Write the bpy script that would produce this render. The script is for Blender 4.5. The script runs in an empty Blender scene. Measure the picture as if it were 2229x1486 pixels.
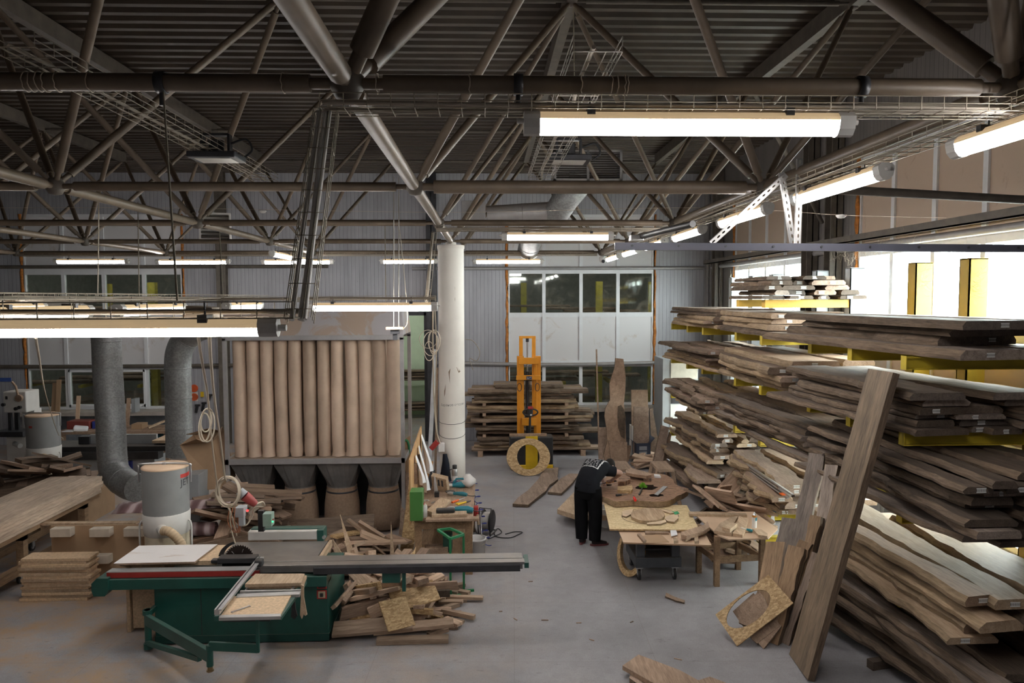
import bpy, bmesh, math, random
from mathutils import Vector, Matrix, Euler, Quaternion, noise
from mathutils.bvhtree import BVHTree
R = math.radians
sc = bpy.context.scene
C = sc.collection
# ---------------------------------------------------------------- camera
FPX, PITCH, YAW, ROLL, HC = 1586.94, .0603, .0330, -.0032, 3.85
_fw = Vector((math.sin(YAW)*math.cos(PITCH), math.cos(YAW)*math.cos(PITCH), -math.sin(PITCH)))
_r0 = Vector((math.cos(YAW), -math.sin(YAW), 0))
_d0 = _fw.cross(_r0)
_rt = math.cos(ROLL)*_r0 - math.sin(ROLL)*_d0
_dn = math.sin(ROLL)*_r0 + math.cos(ROLL)*_d0
EYE = Vector((0, 0, HC))
cam = bpy.data.objects.new('camera', bpy.data.cameras.new('camera'))
C.objects.link(cam)
cam.data.sensor_width = 36
cam.data.lens = FPX*36/2229
cam.data.clip_start = .05
mw = Matrix((_rt, -_dn, -_fw)).transposed().to_4x4()
mw.translation = EYE
cam.matrix_world = mw
sc.camera = cam
# ---------------------------------------------------------------- view, sky, daylight
sc.view_settings.view_transform = 'Standard'
sc.view_settings.look = 'None'
sc.view_settings.gamma = 1
sc.view_settings.use_curve_mapping = False
sc.view_settings.exposure = 0.3
SKY = 46.
TUBE = 44.
wd = bpy.data.worlds.new('overcast_sky')
sc.world = wd
wd.use_nodes = True
wd.node_tree.nodes['Background'].inputs[0].default_value = (.93, .96, 1, 1)
wd.node_tree.nodes['Background'].inputs[1].default_value = SKY
def portal(x, y0, y1, z0, z1):
    l = bpy.data.lights.new('daylight_portal', 'AREA')
    l.shape = 'RECTANGLE'
    l.size, l.size_y = z1-z0, y1-y0
    l.cycles.is_portal = True
    o = bpy.data.objects.new('daylight_portal', l)
    C.objects.link(o)
    o.location = (x, (y0+y1)/2, (z0+z1)/2)
    o.rotation_euler = (0, R(90), 0)
WIN_Y = [(13.55, 17.55), (7.65, 11.65)]
for a, b in WIN_Y:
    portal(6.2, a, b, 3.36, 4.5)
    portal(6.2, a, b, .9, 2.0)
# ---------------------------------------------------------------- pixel to place on a plane of the room
def ray(px, py): return _fw + _rt*((px-1114.5)/FPX) + _dn*((py-743)/FPX)
def az(px, py, z=0.): d = ray(px, py); return EYE + d*((z-HC)/d.z)
def ay(px, py, Y): d = ray(px, py); return EYE + d*(Y/d.y)
def ax(px, py, X): d = ray(px, py); return EYE + d*(X/d.x)
def pr(p):
    v = Vector(p)-EYE
    w = v.dot(_fw)
    return (1114.5+FPX*v.dot(_rt)/w, 743+FPX*v.dot(_dn)/w, w)
rnd = random.Random(7)
U = rnd.uniform
# ---------------------------------------------------------------- materials
class NT:
    def __init__(s, name):
        s.m = bpy.data.materials.new(name)
        s.m.use_nodes = True
        s.t = s.m.node_tree
        s.b = s.t.nodes['Principled BSDF']
        s.out = s.t.nodes['Material Output']
    def n(s, typ, **kw):
        nd = s.t.nodes.new('ShaderNode'+typ)
        for k, v in kw.items():
            if k[0] == '_': setattr(nd, k[1:], v)
        for k, v in kw.items():
            if k[0] != '_': s.set(nd, k, v)
        return nd
    def set(s, nd, k, v):
        i = nd.inputs[int(k[1:])] if k[0] == 'i' and k[1:].isdigit() else nd.inputs[k]
        if hasattr(v, 'is_output'): s.t.links.new(v, i)
        else: i.default_value = v
    def coord(s, scale, kind='Object', rot=(0, 0, 0), rand=True):
        c = s.n('TexCoord').outputs[kind]
        if rand:
            oi = s.n('ObjectInfo').outputs['Random']
            mul = s.n('Math', _operation='MULTIPLY', i0=oi, i1=37.)
            c = s.n('VectorMath', _operation='ADD', i0=c, i1=mul.outputs[0]).outputs[0]
        return s.n('Mapping', Vector=c, Scale=scale, Rotation=rot).outputs[0]
    def noise(s, vec, scale=5., detail=3., rough=.55, dist=0.):
        return s.n('TexNoise', Vector=vec, Scale=scale, Detail=detail, Roughness=rough, Distortion=dist).outputs[0]
    def ramp(s, fac, stops):
        nd = s.n('ValToRGB', Fac=fac)
        e = nd.color_ramp.elements
        while len(e) < len(stops): e.new(.5)
        for q, (p, c) in zip(e, stops):
            q.position = p
            q.color = (*c, 1) if len(c) == 3 else c
        return nd.outputs[0]
    def mix(s, fac, a, b, mode='MIX'):
        nd = s.n('MixRGB', _blend_type=mode)
        for i, v in ((0, fac), (1, a), (2, b)):
            if hasattr(v, 'is_output'): s.t.links.new(v, nd.inputs[i])
            else: nd.inputs[i].default_value = v if i == 0 else (*v[:3], 1)
        return nd.outputs[0]
    def vary(s, col, amt):
        oi = s.n('ObjectInfo').outputs['Random']
        mr = s.n('MapRange', Value=oi)
        mr.inputs[3].default_value = 1-amt
        mr.inputs[4].default_value = 1+amt
        return s.n('HueSaturation', Value=mr.outputs[0], Color=col).outputs[0]
    def bump(s, h, strength=.3, dist=.01):
        s.set(s.b, 'Normal', s.n('Bump', Height=h, Strength=strength, Distance=dist).outputs[0])
    def fin(s, col=None, rough=.6, metal=0.):
        if col is not None:
            if hasattr(col, 'is_output'): s.t.links.new(col, s.b.inputs['Base Color'])
            else: s.b.inputs['Base Color'].default_value = (*col, 1)
        if hasattr(rough, 'is_output'): s.t.links.new(rough, s.b.inputs['Roughness'])
        else: s.b.inputs['Roughness'].default_value = rough
        s.b.inputs['Metallic'].default_value = metal
        return s.m
MATTE = ('black_cotton_tee', 'black_trousers', 'navy_black_cloth', 'dark_hair')
def plain(name, col, rough=.6, metal=0., var=.18, scale=6., ov=0., dust=0., dcol=(.30, .22, .15)):
    k = NT(name)
    v = k.coord((1, 1, 1))
    f = k.noise(v, scale, 4)
    c = k.ramp(f, [(.25, [x*(1-var) for x in col]), (.75, [min(1, x*(1+var)) for x in col])])
    if dust:
        g = k.n('NewGeometry').outputs['Normal']
        up = k.n('SeparateXYZ', Vector=g).outputs[2]
        d = k.n('MapRange', Value=up)
        d.inputs[1].default_value = .2
        d.inputs[2].default_value = .95
        d.inputs[4].default_value = dust
        c = k.mix(k.n('Math', _operation='MULTIPLY', i0=d.outputs[0], i1=k.ramp(k.noise(v, 9, 3), [(.3, (.5,)*3), (.6, (1,)*3)])).outputs[0], c, dcol)
    if ov: c = k.vary(c, ov)
    if name in MATTE: k.b.inputs['Specular IOR Level'].default_value = .12
    return k.fin(c, rough, metal)
def wood(name, dark, light, scale=1., ov=.25, axis=1, rough=.7, knots=True):
    k = NT(name)
    st = [14., 14., 14.]
    st[axis] = 1.3
    v = k.coord([x*scale for x in st])
    f = k.noise(v, 1., 5, .6, .6)
    fine = k.noise(k.coord([x*scale*6 for x in st]), 1., 3, .6)
    big = k.noise(k.coord((1.2, 1.2, 1.2)), 1.6, 2)
    c = k.ramp(f, [(.28, dark), (.5, [(a+b)/2 for a, b in zip(dark, light)]), (.72, light)])
    c = k.mix(.35, c, k.ramp(fine, [(.35, [x*.6 for x in dark]), (.65, light)]))
    c = k.mix(.55, c, k.ramp(big, [(.3, (.55, .55, .55)), (.7, (1, 1, 1))]), 'MULTIPLY')
    c = k.vary(c, ov)
    k.bump(fine, .25, .004)
    return k.fin(c, rough)
def osb(name, a, b, scale=1.):
    k = NT(name)
    v = k.coord((scale*9, scale*22, scale*15))
    w = k.n('VectorMath', _operation='ADD', i0=v, i1=k.n('TexNoise', Vector=v, Scale=.6, Detail=2).outputs[1]).outputs[0]
    vo = k.n('TexVoronoi', Vector=w, Scale=1.4)
    c = k.ramp(k.n('SeparateColor', Color=vo.outputs['Color']).outputs[0], [(.05, a), (.5, [(x+y)/2 for x, y in zip(a, b)]), (.95, b)])
    ed = k.n('TexVoronoi', Vector=w, Scale=1.4, _feature='DISTANCE_TO_EDGE')
    c = k.mix(.5, c, k.ramp(ed.outputs[0], [(0., (.45, .4, .35)), (.09, (1, 1, 1))]), 'MULTIPLY')
    return k.fin(c, .65)
def emis(name, col, s):
    k = NT(name)
    k.b.inputs['Base Color'].default_value = (*col, 1)
    k.b.inputs['Emission Color'].default_value = (*col, 1)
    k.b.inputs['Emission Strength'].default_value = s
    return k.m
W_DUSTY = wood('dusty_sawn_wood', (.17, .114, .083), (.46, .335, .255), ov=.5)
W_GREY = wood('weathered_grey_wood', (.12, .092, .077), (.365, .29, .24), ov=.5)
W_PLANK = wood('weathered_plank_wood', (.075, .052, .034), (.33, .235, .155), scale=.7, ov=.1)
W_DARK = wood('dark_walnut_wood', (.06, .042, .032), (.19, .14, .105))
W_FRESH = wood('fresh_sawn_wood', (.38, .25, .15), (.68, .51, .35), ov=.18)
W_TAN = wood('tan_oak_wood', (.24, .15, .098), (.52, .36, .25), ov=.2)
W_ALONGX = wood('tan_offcut_wood', (.25, .16, .108), (.60, .42, .30), axis=0, ov=.38)
W_HEAP = wood('light_offcut_wood', (.33, .215, .14), (.72, .53, .385), axis=0, ov=.35)
W_BROWN = wood('brown_carpentry_wood', (.19, .11, .058), (.46, .30, .175), ov=.15)
W_GREENY = wood('pale_carpentry_wood', (.36, .25, .13), (.62, .47, .29), axis=2, ov=.12)
W_SLAB = None
def burl():
    k = NT('swirled_burl_wood')
    v = k.coord((1, 1, 1), rand=False)
    w = k.n('TexWave', Vector=v, Scale=5.5, Distortion=9., Detail=3., _wave_type='RINGS')
    w.inputs['Detail Scale'].default_value = .8
    c = k.ramp(w.outputs['Fac'], [(.1, (.13, .062, .034)), (.45, (.30, .165, .095)), (.9, (.50, .30, .185))])
    c = k.mix(.5, c, k.ramp(k.noise(v, 3, 5, .6, 1.), [(.35, (.55, .5, .48)), (.65, (1, 1, 1))]), 'MULTIPLY')
    return k.fin(c, .6)
W_SLAB = burl()
BARK = wood('rough_bark', (.055, .038, .027), (.26, .18, .12), scale=.8, rough=.9)
BARK_PALE = wood('pale_wane_edge', (.2, .13, .075), (.5, .36, .22), scale=.8, rough=.85)
OSB = osb('oriented_strand_board', (.38, .235, .105), (.64, .45, .24), 2.2)
OSB_PALE = osb('pale_strand_board', (.60, .44, .22), (.82, .66, .40), 2.)
CHIP = plain('chipboard', (.60, .43, .275), .75, var=.25, scale=40)
MDF = plain('brown_fibreboard', (.40, .26, .155), .7, var=.08, scale=3)
MDF_PALE = plain('pale_fibreboard', (.58, .41, .28), .7, var=.08, scale=3)
PIPE = plain('dusty_truss_paint', (.168, .127, .09), .42, var=.25, scale=5, dust=.8, dcol=(.075, .048, .03))
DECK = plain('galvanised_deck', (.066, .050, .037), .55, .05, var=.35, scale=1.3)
PIPE_DK = plain('dark_channel_paint', (.115, .096, .078), .55, var=.3)
COLPAINT = plain('cream_column_paint', (.70, .655, .60), .6, var=.06, scale=3)
CARD = plain('brown_cardboard', (.33, .21, .125), .85, var=.1)
CONC_BAG = plain('dusty_filter_cloth', (.50, .375, .285), .95, var=.16, scale=3, ov=.16)
BAG2 = plain('brown_sack_cloth', (.30, .205, .14), .95, var=.16, scale=25)
SHEETM = plain('grey_sheet_metal', (.36, .345, .345), .45, .3, var=.12, dust=.5)
HOPM = plain('dusty_zinc_hopper', (.22, .21, .205), .5, .5, var=.2)
GALV = None
def galv():
    k = NT('galvanised_spangle')
    v = k.coord((1, 1, 1))
    vo = k.n('TexVoronoi', Vector=v, Scale=42.)
    c = k.ramp(k.n('SeparateColor', Color=vo.outputs['Color']).outputs[0], [(.1, (.29, .30, .305)), (.9, (.40, .41, .415))])
    c = k.mix(.6, c, k.ramp(k.noise(v, 3, 4), [(.35, (.6, .56, .52)), (.65, (1, 1, 1))]), 'MULTIPLY')
    return k.fin(c, .5, .35)
GALV = galv()
YEL = plain('yellow_rack_paint', (.52, .39, .03), .5, var=.1)
YELDIM = plain('ochre_rack_paint', (.46, .30, .025), .5, var=.12)
RACKG = plain('pale_blue_grey_paint', (.48, .52, .55), .5, var=.06)
ORANGE = plain('orange_machine_paint', (.68, .27, .015), .4, var=.12, dust=.3)
SYEL = plain('signal_yellow_paint', (.72, .47, .015), .45, var=.12)
BLACK = plain('black_plastic', (.022, .022, .024), .5, var=.3, dust=.35, dcol=(.14, .11, .09))
DARK = plain('dark_steel', (.05, .05, .055), .4, .4, var=.3)
STEEL = plain('bright_steel', (.55, .55, .56), .3, .9, var=.12)
CASTI = plain('worn_cast_iron', (.22, .21, .21), .36, .6, var=.3, scale=3, dust=.45, dcol=(.36, .30, .245))
ALU = plain('brushed_aluminium', (.52, .51, .50), .4, .7, var=.1)
GREEN = plain('teal_green_enamel', (.012, .082, .066), .42, var=.25, scale=3, dust=.3, dcol=(.16, .15, .12))
GREEN2 = plain('bright_green_paint', (.015, .19, .075), .45, var=.15)
GREENP = plain('grass_green_plastic', (.055, .18, .04), .5, var=.1)
RED = plain('red_paint', (.36, .03, .025), .45, var=.2)
ORPL = plain('orange_plastic', (.8, .14, .02), .4)
BLUE = plain('blue_plastic', (.025, .04, .24), .45)
TEAL = plain('teal_tool_plastic', (.015, .17, .22), .4)
WHITE = plain('white_plastic', (.72, .70, .68), .45, var=.06)
WPAINT = plain('white_machine_paint', (.62, .60, .57), .45, var=.07, dust=.4, dcol=(.42, .34, .27))
MELA = None
def mela():
    k = NT('scuffed_white_melamine')
    f = k.ramp(k.noise(k.coord((.8, 3.2, 1), rand=False), 2.6, 5, .65, .5), [(.56, (0,)*3), (.70, (.75,)*3)])
    return k.fin(k.mix(f, (.72, .68, .66), (.42, .27, .17)), .4)
MELA = mela()
GREYM = plain('grey_machine_panel', (.33, .34, .35), .5, var=.08)
CLOTH = plain('white_cloth', (.72, .71, .72), .9, var=.08)
CORD = plain('cream_cable', (.52, .44, .34), .55, var=.1)
CABLE = plain('dusty_grey_cable', (.36, .31, .25), .6, var=.15)
WIRE = plain('zinc_wire', (.33, .285, .22), .45, .3, var=.15)
WIRE_N = plain('clean_zinc_wire', (.36, .33, .29), .45, .4, var=.1)
BLKC = plain('black_cable', (.02, .02, .022), .5)
DRUM = plain('grey_filter_pleats', (.25, .25, .25), .7, .1, var=.08)
FOAM = plain('orange_foam_sealant', (.42, .15, .03), .9, var=.5, scale=14)
GUNM = plain('dark_gun_metal_cart', (.06, .065, .075), .5, var=.2, dust=.2)
VINYL = None
def vinyl():
    k = NT('mauve_striped_vinyl')
    v = k.coord((1, 1, 1))
    f = k.n('TexWave', Vector=v, Scale=1.6, Distortion=2.5, Detail=3.)
    return k.fin(k.ramp(f.outputs['Fac'], [(.2, (.14, .075, .075)), (.6, (.24, .15, .15)), (.9, (.46, .36, .36))]), .6)
VINYL = vinyl()
TUBE_M = emis('lit_tube_diffuser', (1, .97, .94), TUBE)
HOUS = emis('translucent_lamp_body', (.75, .55, .32), .35)
LED_OFF = plain('unlit_floodlight_lens', (.62, .60, .54), .3)
def mat_tag():
    k = NT('printed_paper_tag')
    v = k.coord((1, 1, 1), rand=False)
    f = k.n('TexWave', Vector=v, Scale=42., Distortion=0.)
    z = k.n('SeparateXYZ', Vector=v).outputs[2]
    band = k.ramp(k.n('Math', _operation='ABSOLUTE', i0=z).outputs[0], [(.011, (1,)*3), (.013, (0,)*3)])
    bars = k.ramp(f.outputs['Fac'], [(.45, (0,)*3), (.55, (1,)*3)])
    m = k.n('Math', _operation='MULTIPLY', i0=band, i1=bars)
    return k.fin(k.mix(m.outputs[0], (.8, .79, .77), (.06, .06, .06)), .6)
TAG = mat_tag()
def mat_floor():
    k = NT('worn_concrete_floor')
    v = k.coord((1, 1, 1), rand=False)
    n1 = k.noise(v, .8, 6, .6)
    n2 = k.noise(v, 7, 6, .65)
    n3 = k.noise(v, 60, 2)
    c = k.ramp(n1, [(.3, (.25, .238, .25)), (.55, (.33, .318, .33)), (.75, (.385, .37, .375))])
    c = k.mix(.5, c, k.ramp(n2, [(.3, (.62, .6, .6)), (.6, (1, 1, 1))]), 'MULTIPLY')
    c = k.mix(.35, c, k.ramp(n3, [(.3, (.6, .6, .6)), (.55, (1, 1, 1))]), 'MULTIPLY')
    # sawdust film, thickest around the saw
    xy = k.n('SeparateXYZ', Vector=v)
    px = k.n('MapRange', Value=xy.outputs[0])
    px.inputs[1].default_value = 1.2
    px.inputs[2].default_value = -4.5
    d = k.ramp(k.noise(v, 1.7, 6, .7), [(.40, (0,)*3), (.66, (1,)*3)])
    d = k.n('Math', _operation='MULTIPLY', i0=d, i1=px.outputs[0]).outputs[0]
    c = k.mix(k.n('Math', _operation='MULTIPLY', i0=d, i1=.9).outputs[0], c, (.40, .25, .13))
    # dark scuffs and spots
    s = k.ramp(k.noise(k.coord((1, 2.4, 1), rand=False), 4.5, 5, .75), [(.60, (0,)*3), (.70, (1,)*3)])
    c = k.mix(k.n('Math', _operation='MULTIPLY', i0=s, i1=.55).outputs[0], c, (.11, .10, .10))
    # saw-cut joints
    for sl, off in ((1.0, 0.0),):
        br = k.n('TexBrick', Vector=k.coord((1, 1, 1), rand=False, rot=(0, 0, R(2))), Scale=1., i4=1.)
        br.offset = 0
        br.inputs['Mortar Size'].default_value = .004
        br.inputs['Brick Width'].default_value = 1.5
        br.inputs['Row Height'].default_value = 1.5
        c = k.mix(k.n('Math', _operation='MULTIPLY', i0=br.outputs['Fac'], i1=.28).outputs[0], c, (.15, .12, .10))
    k.bump(n2, .08, .01)
    return k.fin(c, k.ramp(n2, [(.3, (.45,)*3), (.7, (.75,)*3)]))
FLOOR = mat_floor()
def mat_clad(name, col, axis, per=.1):
    k = NT(name)
    v = k.coord((1, 1, 1), rand=False)
    x = k.n('SeparateXYZ', Vector=v).outputs[axis]
    fr = k.n('Math', _operation='FRACT', i0=k.n('Math', _operation='DIVIDE', i0=x, i1=per).outputs[0]).outputs[0]
    ln = k.ramp(fr, [(0., (0,)*3), (.07, (0,)*3), (.10, (1,)*3), (.92, (1,)*3)])
    n = k.noise(k.coord((3, 3, .5), rand=False), 1.2, 6, .65)
    c = k.ramp(n, [(.3, [q*.72 for q in col]), (.7, col)])
    c = k.mix(.6, c, k.ramp(fr, [(0., (.35,)*3), (.08, (.35,)*3), (.12, (1,)*3), (.5, (.93,)*3), (.53, (.8,)*3), (.56, (.97,)*3), (1., (1,)*3)]), 'MULTIPLY')
    sp = k.ramp(k.noise(v, 26, 2), [(.70, (1,)*3), (.76, (.45, .42, .4))])
    c = k.mix(1., c, sp, 'MULTIPLY')
    k.bump(ln, .5, .012)
    return k.fin(c, .5, .05)
CLAD_B = mat_clad('grey_cladding', (.44, .435, .47), 0)
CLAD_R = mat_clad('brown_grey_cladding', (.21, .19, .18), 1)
def mat_infill(name, col, st):
    k = NT(name)
    v = k.coord((1, 1, 1), rand=False)
    f = k.ramp(k.noise(v, 1.6, 6, .7, 1.2), [(.58, (0,)*3), (.75, (1,)*3)])
    c = k.mix(k.n('Math', _operation='MULTIPLY', i0=f, i1=.7).outputs[0], col, st)
    return k.fin(c, .5)
INFILL = mat_infill('dusty_white_infill', (.68, .66, .67), (.42, .30, .2))
INFILL_R = mat_infill('dusty_tan_infill', (.52, .395, .30), (.24, .145, .085))  # tan all over, with random brown dust blotches
PVC = plain('white_window_frame', (.72, .72, .74), .35, var=.05)
def mat_glass():
    k = NT('window_glass')
    tr = k.n('BsdfTransparent', Color=(.86, .9, .87, 1))
    gl = k.n('BsdfGlossy', Roughness=.04, Color=(.9, .95, .92, 1))
    lw = k.n('LayerWeight', Blend=.5).outputs['Facing']
    pw = k.n('Math', _operation='POWER', i0=lw, i1=4.).outputs[0]
    fr = k.n('Math', _operation='MULTIPLY_ADD', i0=pw, i1=.8, i2=.05)
    mx = k.n('MixShader', i0=fr.outputs[0], i1=tr.outputs[0], i2=gl.outputs[0])
    df = k.n('BsdfDiffuse', Color=(.4, .34, .27, 1))
    d = k.ramp(k.noise(k.coord((1, 1, 1), rand=False), 2.2, 7, .7, 1.5), [(.5, (.01,)*3), (.78, (.25,)*3)])
    m2 = k.n('MixShader', i0=d, i1=mx.outputs[0], i2=df.outputs[0])
    k.t.links.new(m2.outputs[0], k.out.inputs[0])
    return k.m
GLASS = mat_glass()
# ---------------------------------------------------------------- mesh helpers
MW = {}
class MB:
    def __init__(s): s.v, s.f, s.m, s.sm = [], [], [], []
    def add(s, vs, fs, m=0, smooth=False):
        o = len(s.v)
        s.v += [Vector(p) for p in vs]
        s.f += [tuple(i+o for i in f) for f in fs]
        s.m += [m]*len(fs)
        s.sm += [smooth]*len(fs)
        return s
    def box(s, a, b, m=0, M=None):
        x0, y0, z0 = a
        x1, y1, z1 = b
        vs = [Vector(p) for p in ((x0,y0,z0),(x1,y0,z0),(x1,y1,z0),(x0,y1,z0),(x0,y0,z1),(x1,y0,z1),(x1,y1,z1),(x0,y1,z1))]
        if M is not None: vs = [M @ p for p in vs]
        return s.add(vs, [(0,3,2,1),(4,5,6,7),(0,1,5,4),(1,2,6,5),(2,3,7,6),(3,0,4,7)], m)
    def cbox(s, c, size, m=0, rot=(0, 0, 0)):
        M = Matrix.Translation(c) @ Euler(rot).to_matrix().to_4x4()
        h = Vector(size)/2
        return s.box(-h, h, m, M)
    def beam(s, p0, p1, w, h, m=0, up=(0, 0, 1)):
        p0, p1 = Vector(p0), Vector(p1)
        d = (p1-p0).normalized()
        x = d.cross(Vector(up))
        if x.length < 1e-3: x = d.cross(Vector((0, 1, 0)))
        x.normalize()
        z = x.cross(d)
        vs = [q + x*(a*w/2) + z*(b*h/2) for q in (p0, p1) for a, b in ((-1,-1),(1,-1),(1,1),(-1,1))]
        return s.add(vs, [(0,3,2,1),(4,5,6,7),(0,1,5,4),(1,2,6,5),(2,3,7,6),(3,0,4,7)], m)
    def path(s, pts, r, n=8, m=0, caps=True, closed=False):
        pts = [Vector(p) for p in pts]
        rs = r if isinstance(r, (list, tuple)) else [r]*len(pts)
        prev = None
        vs, fs = [], []
        N = len(pts)
        for i, p in enumerate(pts):
            if closed: d = (pts[(i+1) % N]-pts[i-1])
            else: d = (pts[min(i+1, N-1)]-pts[max(i-1, 0)])
            d.normalize()
            if prev is None:
                x = d.orthogonal().normalized()
            else:
                x = (prev - d*prev.dot(d))
                if x.length < 1e-4: x = d.orthogonal()
                x.normalize()
            prev = x
            y = d.cross(x)
            vs += [p + (x*math.cos(2*math.pi*k/n) + y*math.sin(2*math.pi*k/n))*rs[i] for k in range(n)]
        for i in range(N if closed else N-1):
            j = (i+1) % N
            for k in range(n):
                k2 = (k+1) % n
                fs.append((i*n+k, i*n+k2, j*n+k2, j*n+k))
        s.add(vs, fs, m, True)
        if caps and not closed:
            s.add([vs[k] for k in range(n)], [tuple(range(n))[::-1]], m)
            s.add([vs[(N-1)*n+k] for k in range(n)], [tuple(range(n))], m)
        return s
    def cyl(s, p0, p1, r, n=16, m=0, r2=None):
        return s.path([p0, p1], [r, r if r2 is None else r2], n, m)
    def lathe(s, prof, c=(0, 0, 0), n=24, m=0, axis=None, smooth=True):
        M = Matrix.Translation(c)
        if axis is not None: M = M @ Vector((0, 0, 1)).rotation_difference(Vector(axis)).to_matrix().to_4x4()
        vs, fs = [], []
        for r, z in prof:
            vs += [M @ Vector((r*math.cos(2*math.pi*k/n), r*math.sin(2*math.pi*k/n), z)) for k in range(n)]
        for i in range(len(prof)-1):
            for k in range(n):
                k2 = (k+1) % n
                fs.append((i*n+k, i*n+k2, (i+1)*n+k2, (i+1)*n+k))
        s.add(vs, fs, m, smooth)
        if prof[0][0] > 1e-4: s.add(vs[:n], [tuple(range(n))[::-1]], m)
        if prof[-1][0] > 1e-4: s.add(vs[-n:], [tuple(range(n))], m)
        return s
    def prism(s, poly, d, m=0, mside=None):
        """poly: 3d points of one face, d: extrusion vector"""
        a = [Vector(p) for p in poly]
        b = [p+Vector(d) for p in a]
        n = len(a)
        s.add(a, [tuple(range(n))], m)
        s.add(b, [tuple(range(n))[::-1]], m)
        s.add(a+b, [(i, n+i, n+(i+1) % n, (i+1) % n) for i in range(n)], m if mside is None else mside)
        return s
    def ringplate(s, outer, inner, d, m=0, mside=None):
        n = len(outer)
        o0 = [Vector(p) for p in outer]
        i0 = [Vector(p) for p in inner]
        d = Vector(d)
        o1 = [p+d for p in o0]
        i1 = [p+d for p in i0]
        ms = m if mside is None else mside
        q = [(k, (k+1) % n, n+(k+1) % n, n+k) for k in range(n)]
        s.add(o0+i0, q, m)
        s.add(o1+i1, [f[::-1] for f in q], m)
        s.add(o0+o1, [f[::-1] for f in q], ms)
        s.add(i0+i1, q, ms)
        return s
    def build(s, name, mat, parent=None, local=False, bev=0., flip=True, origin=None):
        me = bpy.data.meshes.new(name)
        vs = s.v
        loc = Vector((0, 0, 0))
        if parent is not None and not local:
            inv = MW[parent.name].inverted()
            vs = [inv @ p for p in vs]
        elif parent is None and not local:
            if origin is None:
                xs = [p.x for p in vs]; ys = [p.y for p in vs]; zs = [p.z for p in vs]
                loc = Vector(((min(xs)+max(xs))/2, (min(ys)+max(ys))/2, min(zs)))
            else: loc = Vector(origin)
            vs = [p-loc for p in vs]
        me.from_pydata(vs, [], s.f)
        for m in (mat if isinstance(mat, (list, tuple)) else [mat]): me.materials.append(m)
        me.polygons.foreach_set('material_index', s.m)
        me.polygons.foreach_set('use_smooth', s.sm)
        if flip:
            bm = bmesh.new()
            bm.from_mesh(me)
            bmesh.ops.recalc_face_normals(bm, faces=bm.faces)
            bm.to_mesh(me)
            bm.free()
        me.update()
        o = bpy.data.objects.new(name, me)
        C.objects.link(o)
        o.location = loc
        if parent is not None:
            o.parent = parent
            MW[o.name] = MW[parent.name].copy()
        else: MW[o.name] = Matrix.Translation(loc)
        if bev:
            b = o.modifiers.new('bevel', 'BEVEL')
            b.width = bev
            b.segments = 2
            b.limit_method = 'ANGLE'
        return o
def tag(o, label, cat, group=None):
    o['label'] = label
    o['category'] = cat
    if group: o['group'] = group
    return o
def stuff(o): o['kind'] = 'stuff'; return o
def struct(o): o['kind'] = 'structure'; return o
def thing(name, label, cat, loc=(0, 0, 0), rz=0., group=None):
    o = bpy.data.objects.new(name, None)
    o.empty_display_size = .1
    C.objects.link(o)
    o.location = loc
    o.rotation_euler = (0, 0, rz)
    MW[o.name] = Matrix.Translation(loc) @ Matrix.Rotation(rz, 4, 'Z')
    return tag(o, label, cat, group)
def clone(o, loc, rz, label=None, group=None, rot=None):
    def cp(s, par):
        c = s.copy()
        C.objects.link(c)
        if par is not None: c.parent = par
        for ch in list(s.children): cp(ch, c)
        return c
    c = cp(o, None)
    c.location = loc
    c.rotation_euler = rot if rot else (0, 0, rz)
    if label: c['label'] = label
    if group: c['group'] = group
    return c
def bez(p0, p1, p2, n=10):
    p0, p1, p2 = Vector(p0), Vector(p1), Vector(p2)
    return [p0*(1-t)**2 + p1*(2*t*(1-t)) + p2*t*t for t in [i/n for i in range(n+1)]]
def smooth_path(pts, n=6):
    """catmull-rom through the points"""
    P = [Vector(p) for p in pts]
    P = [P[0]*2-P[1]] + P + [P[-1]*2-P[-2]]
    out = []
    for i in range(1, len(P)-2):
        a, b, c, d = P[i-1:i+3]
        for k in range(n):
            t = k/n
            out.append(.5*((2*b)+(c-a)*t+(2*a-5*b+4*c-d)*t*t+(3*b-a-3*c+d)*t**3))
    out.append(P[-2])
    return out
def text_mesh(s, size):
    cu = bpy.data.curves.new('t', 'FONT')
    cu.body = s
    cu.size = size
    o = bpy.data.objects.new('t', cu)
    C.objects.link(o)
    dg = bpy.context.evaluated_depsgraph_get()
    me = bpy.data.meshes.new_from_object(o.evaluated_get(dg))
    vs = [v.co.copy() for v in me.vertices]
    fs = [tuple(p.vertices) for p in me.polygons]
    bpy.data.objects.remove(o)
    bpy.data.meshes.remove(me)
    return vs, fs
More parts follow.
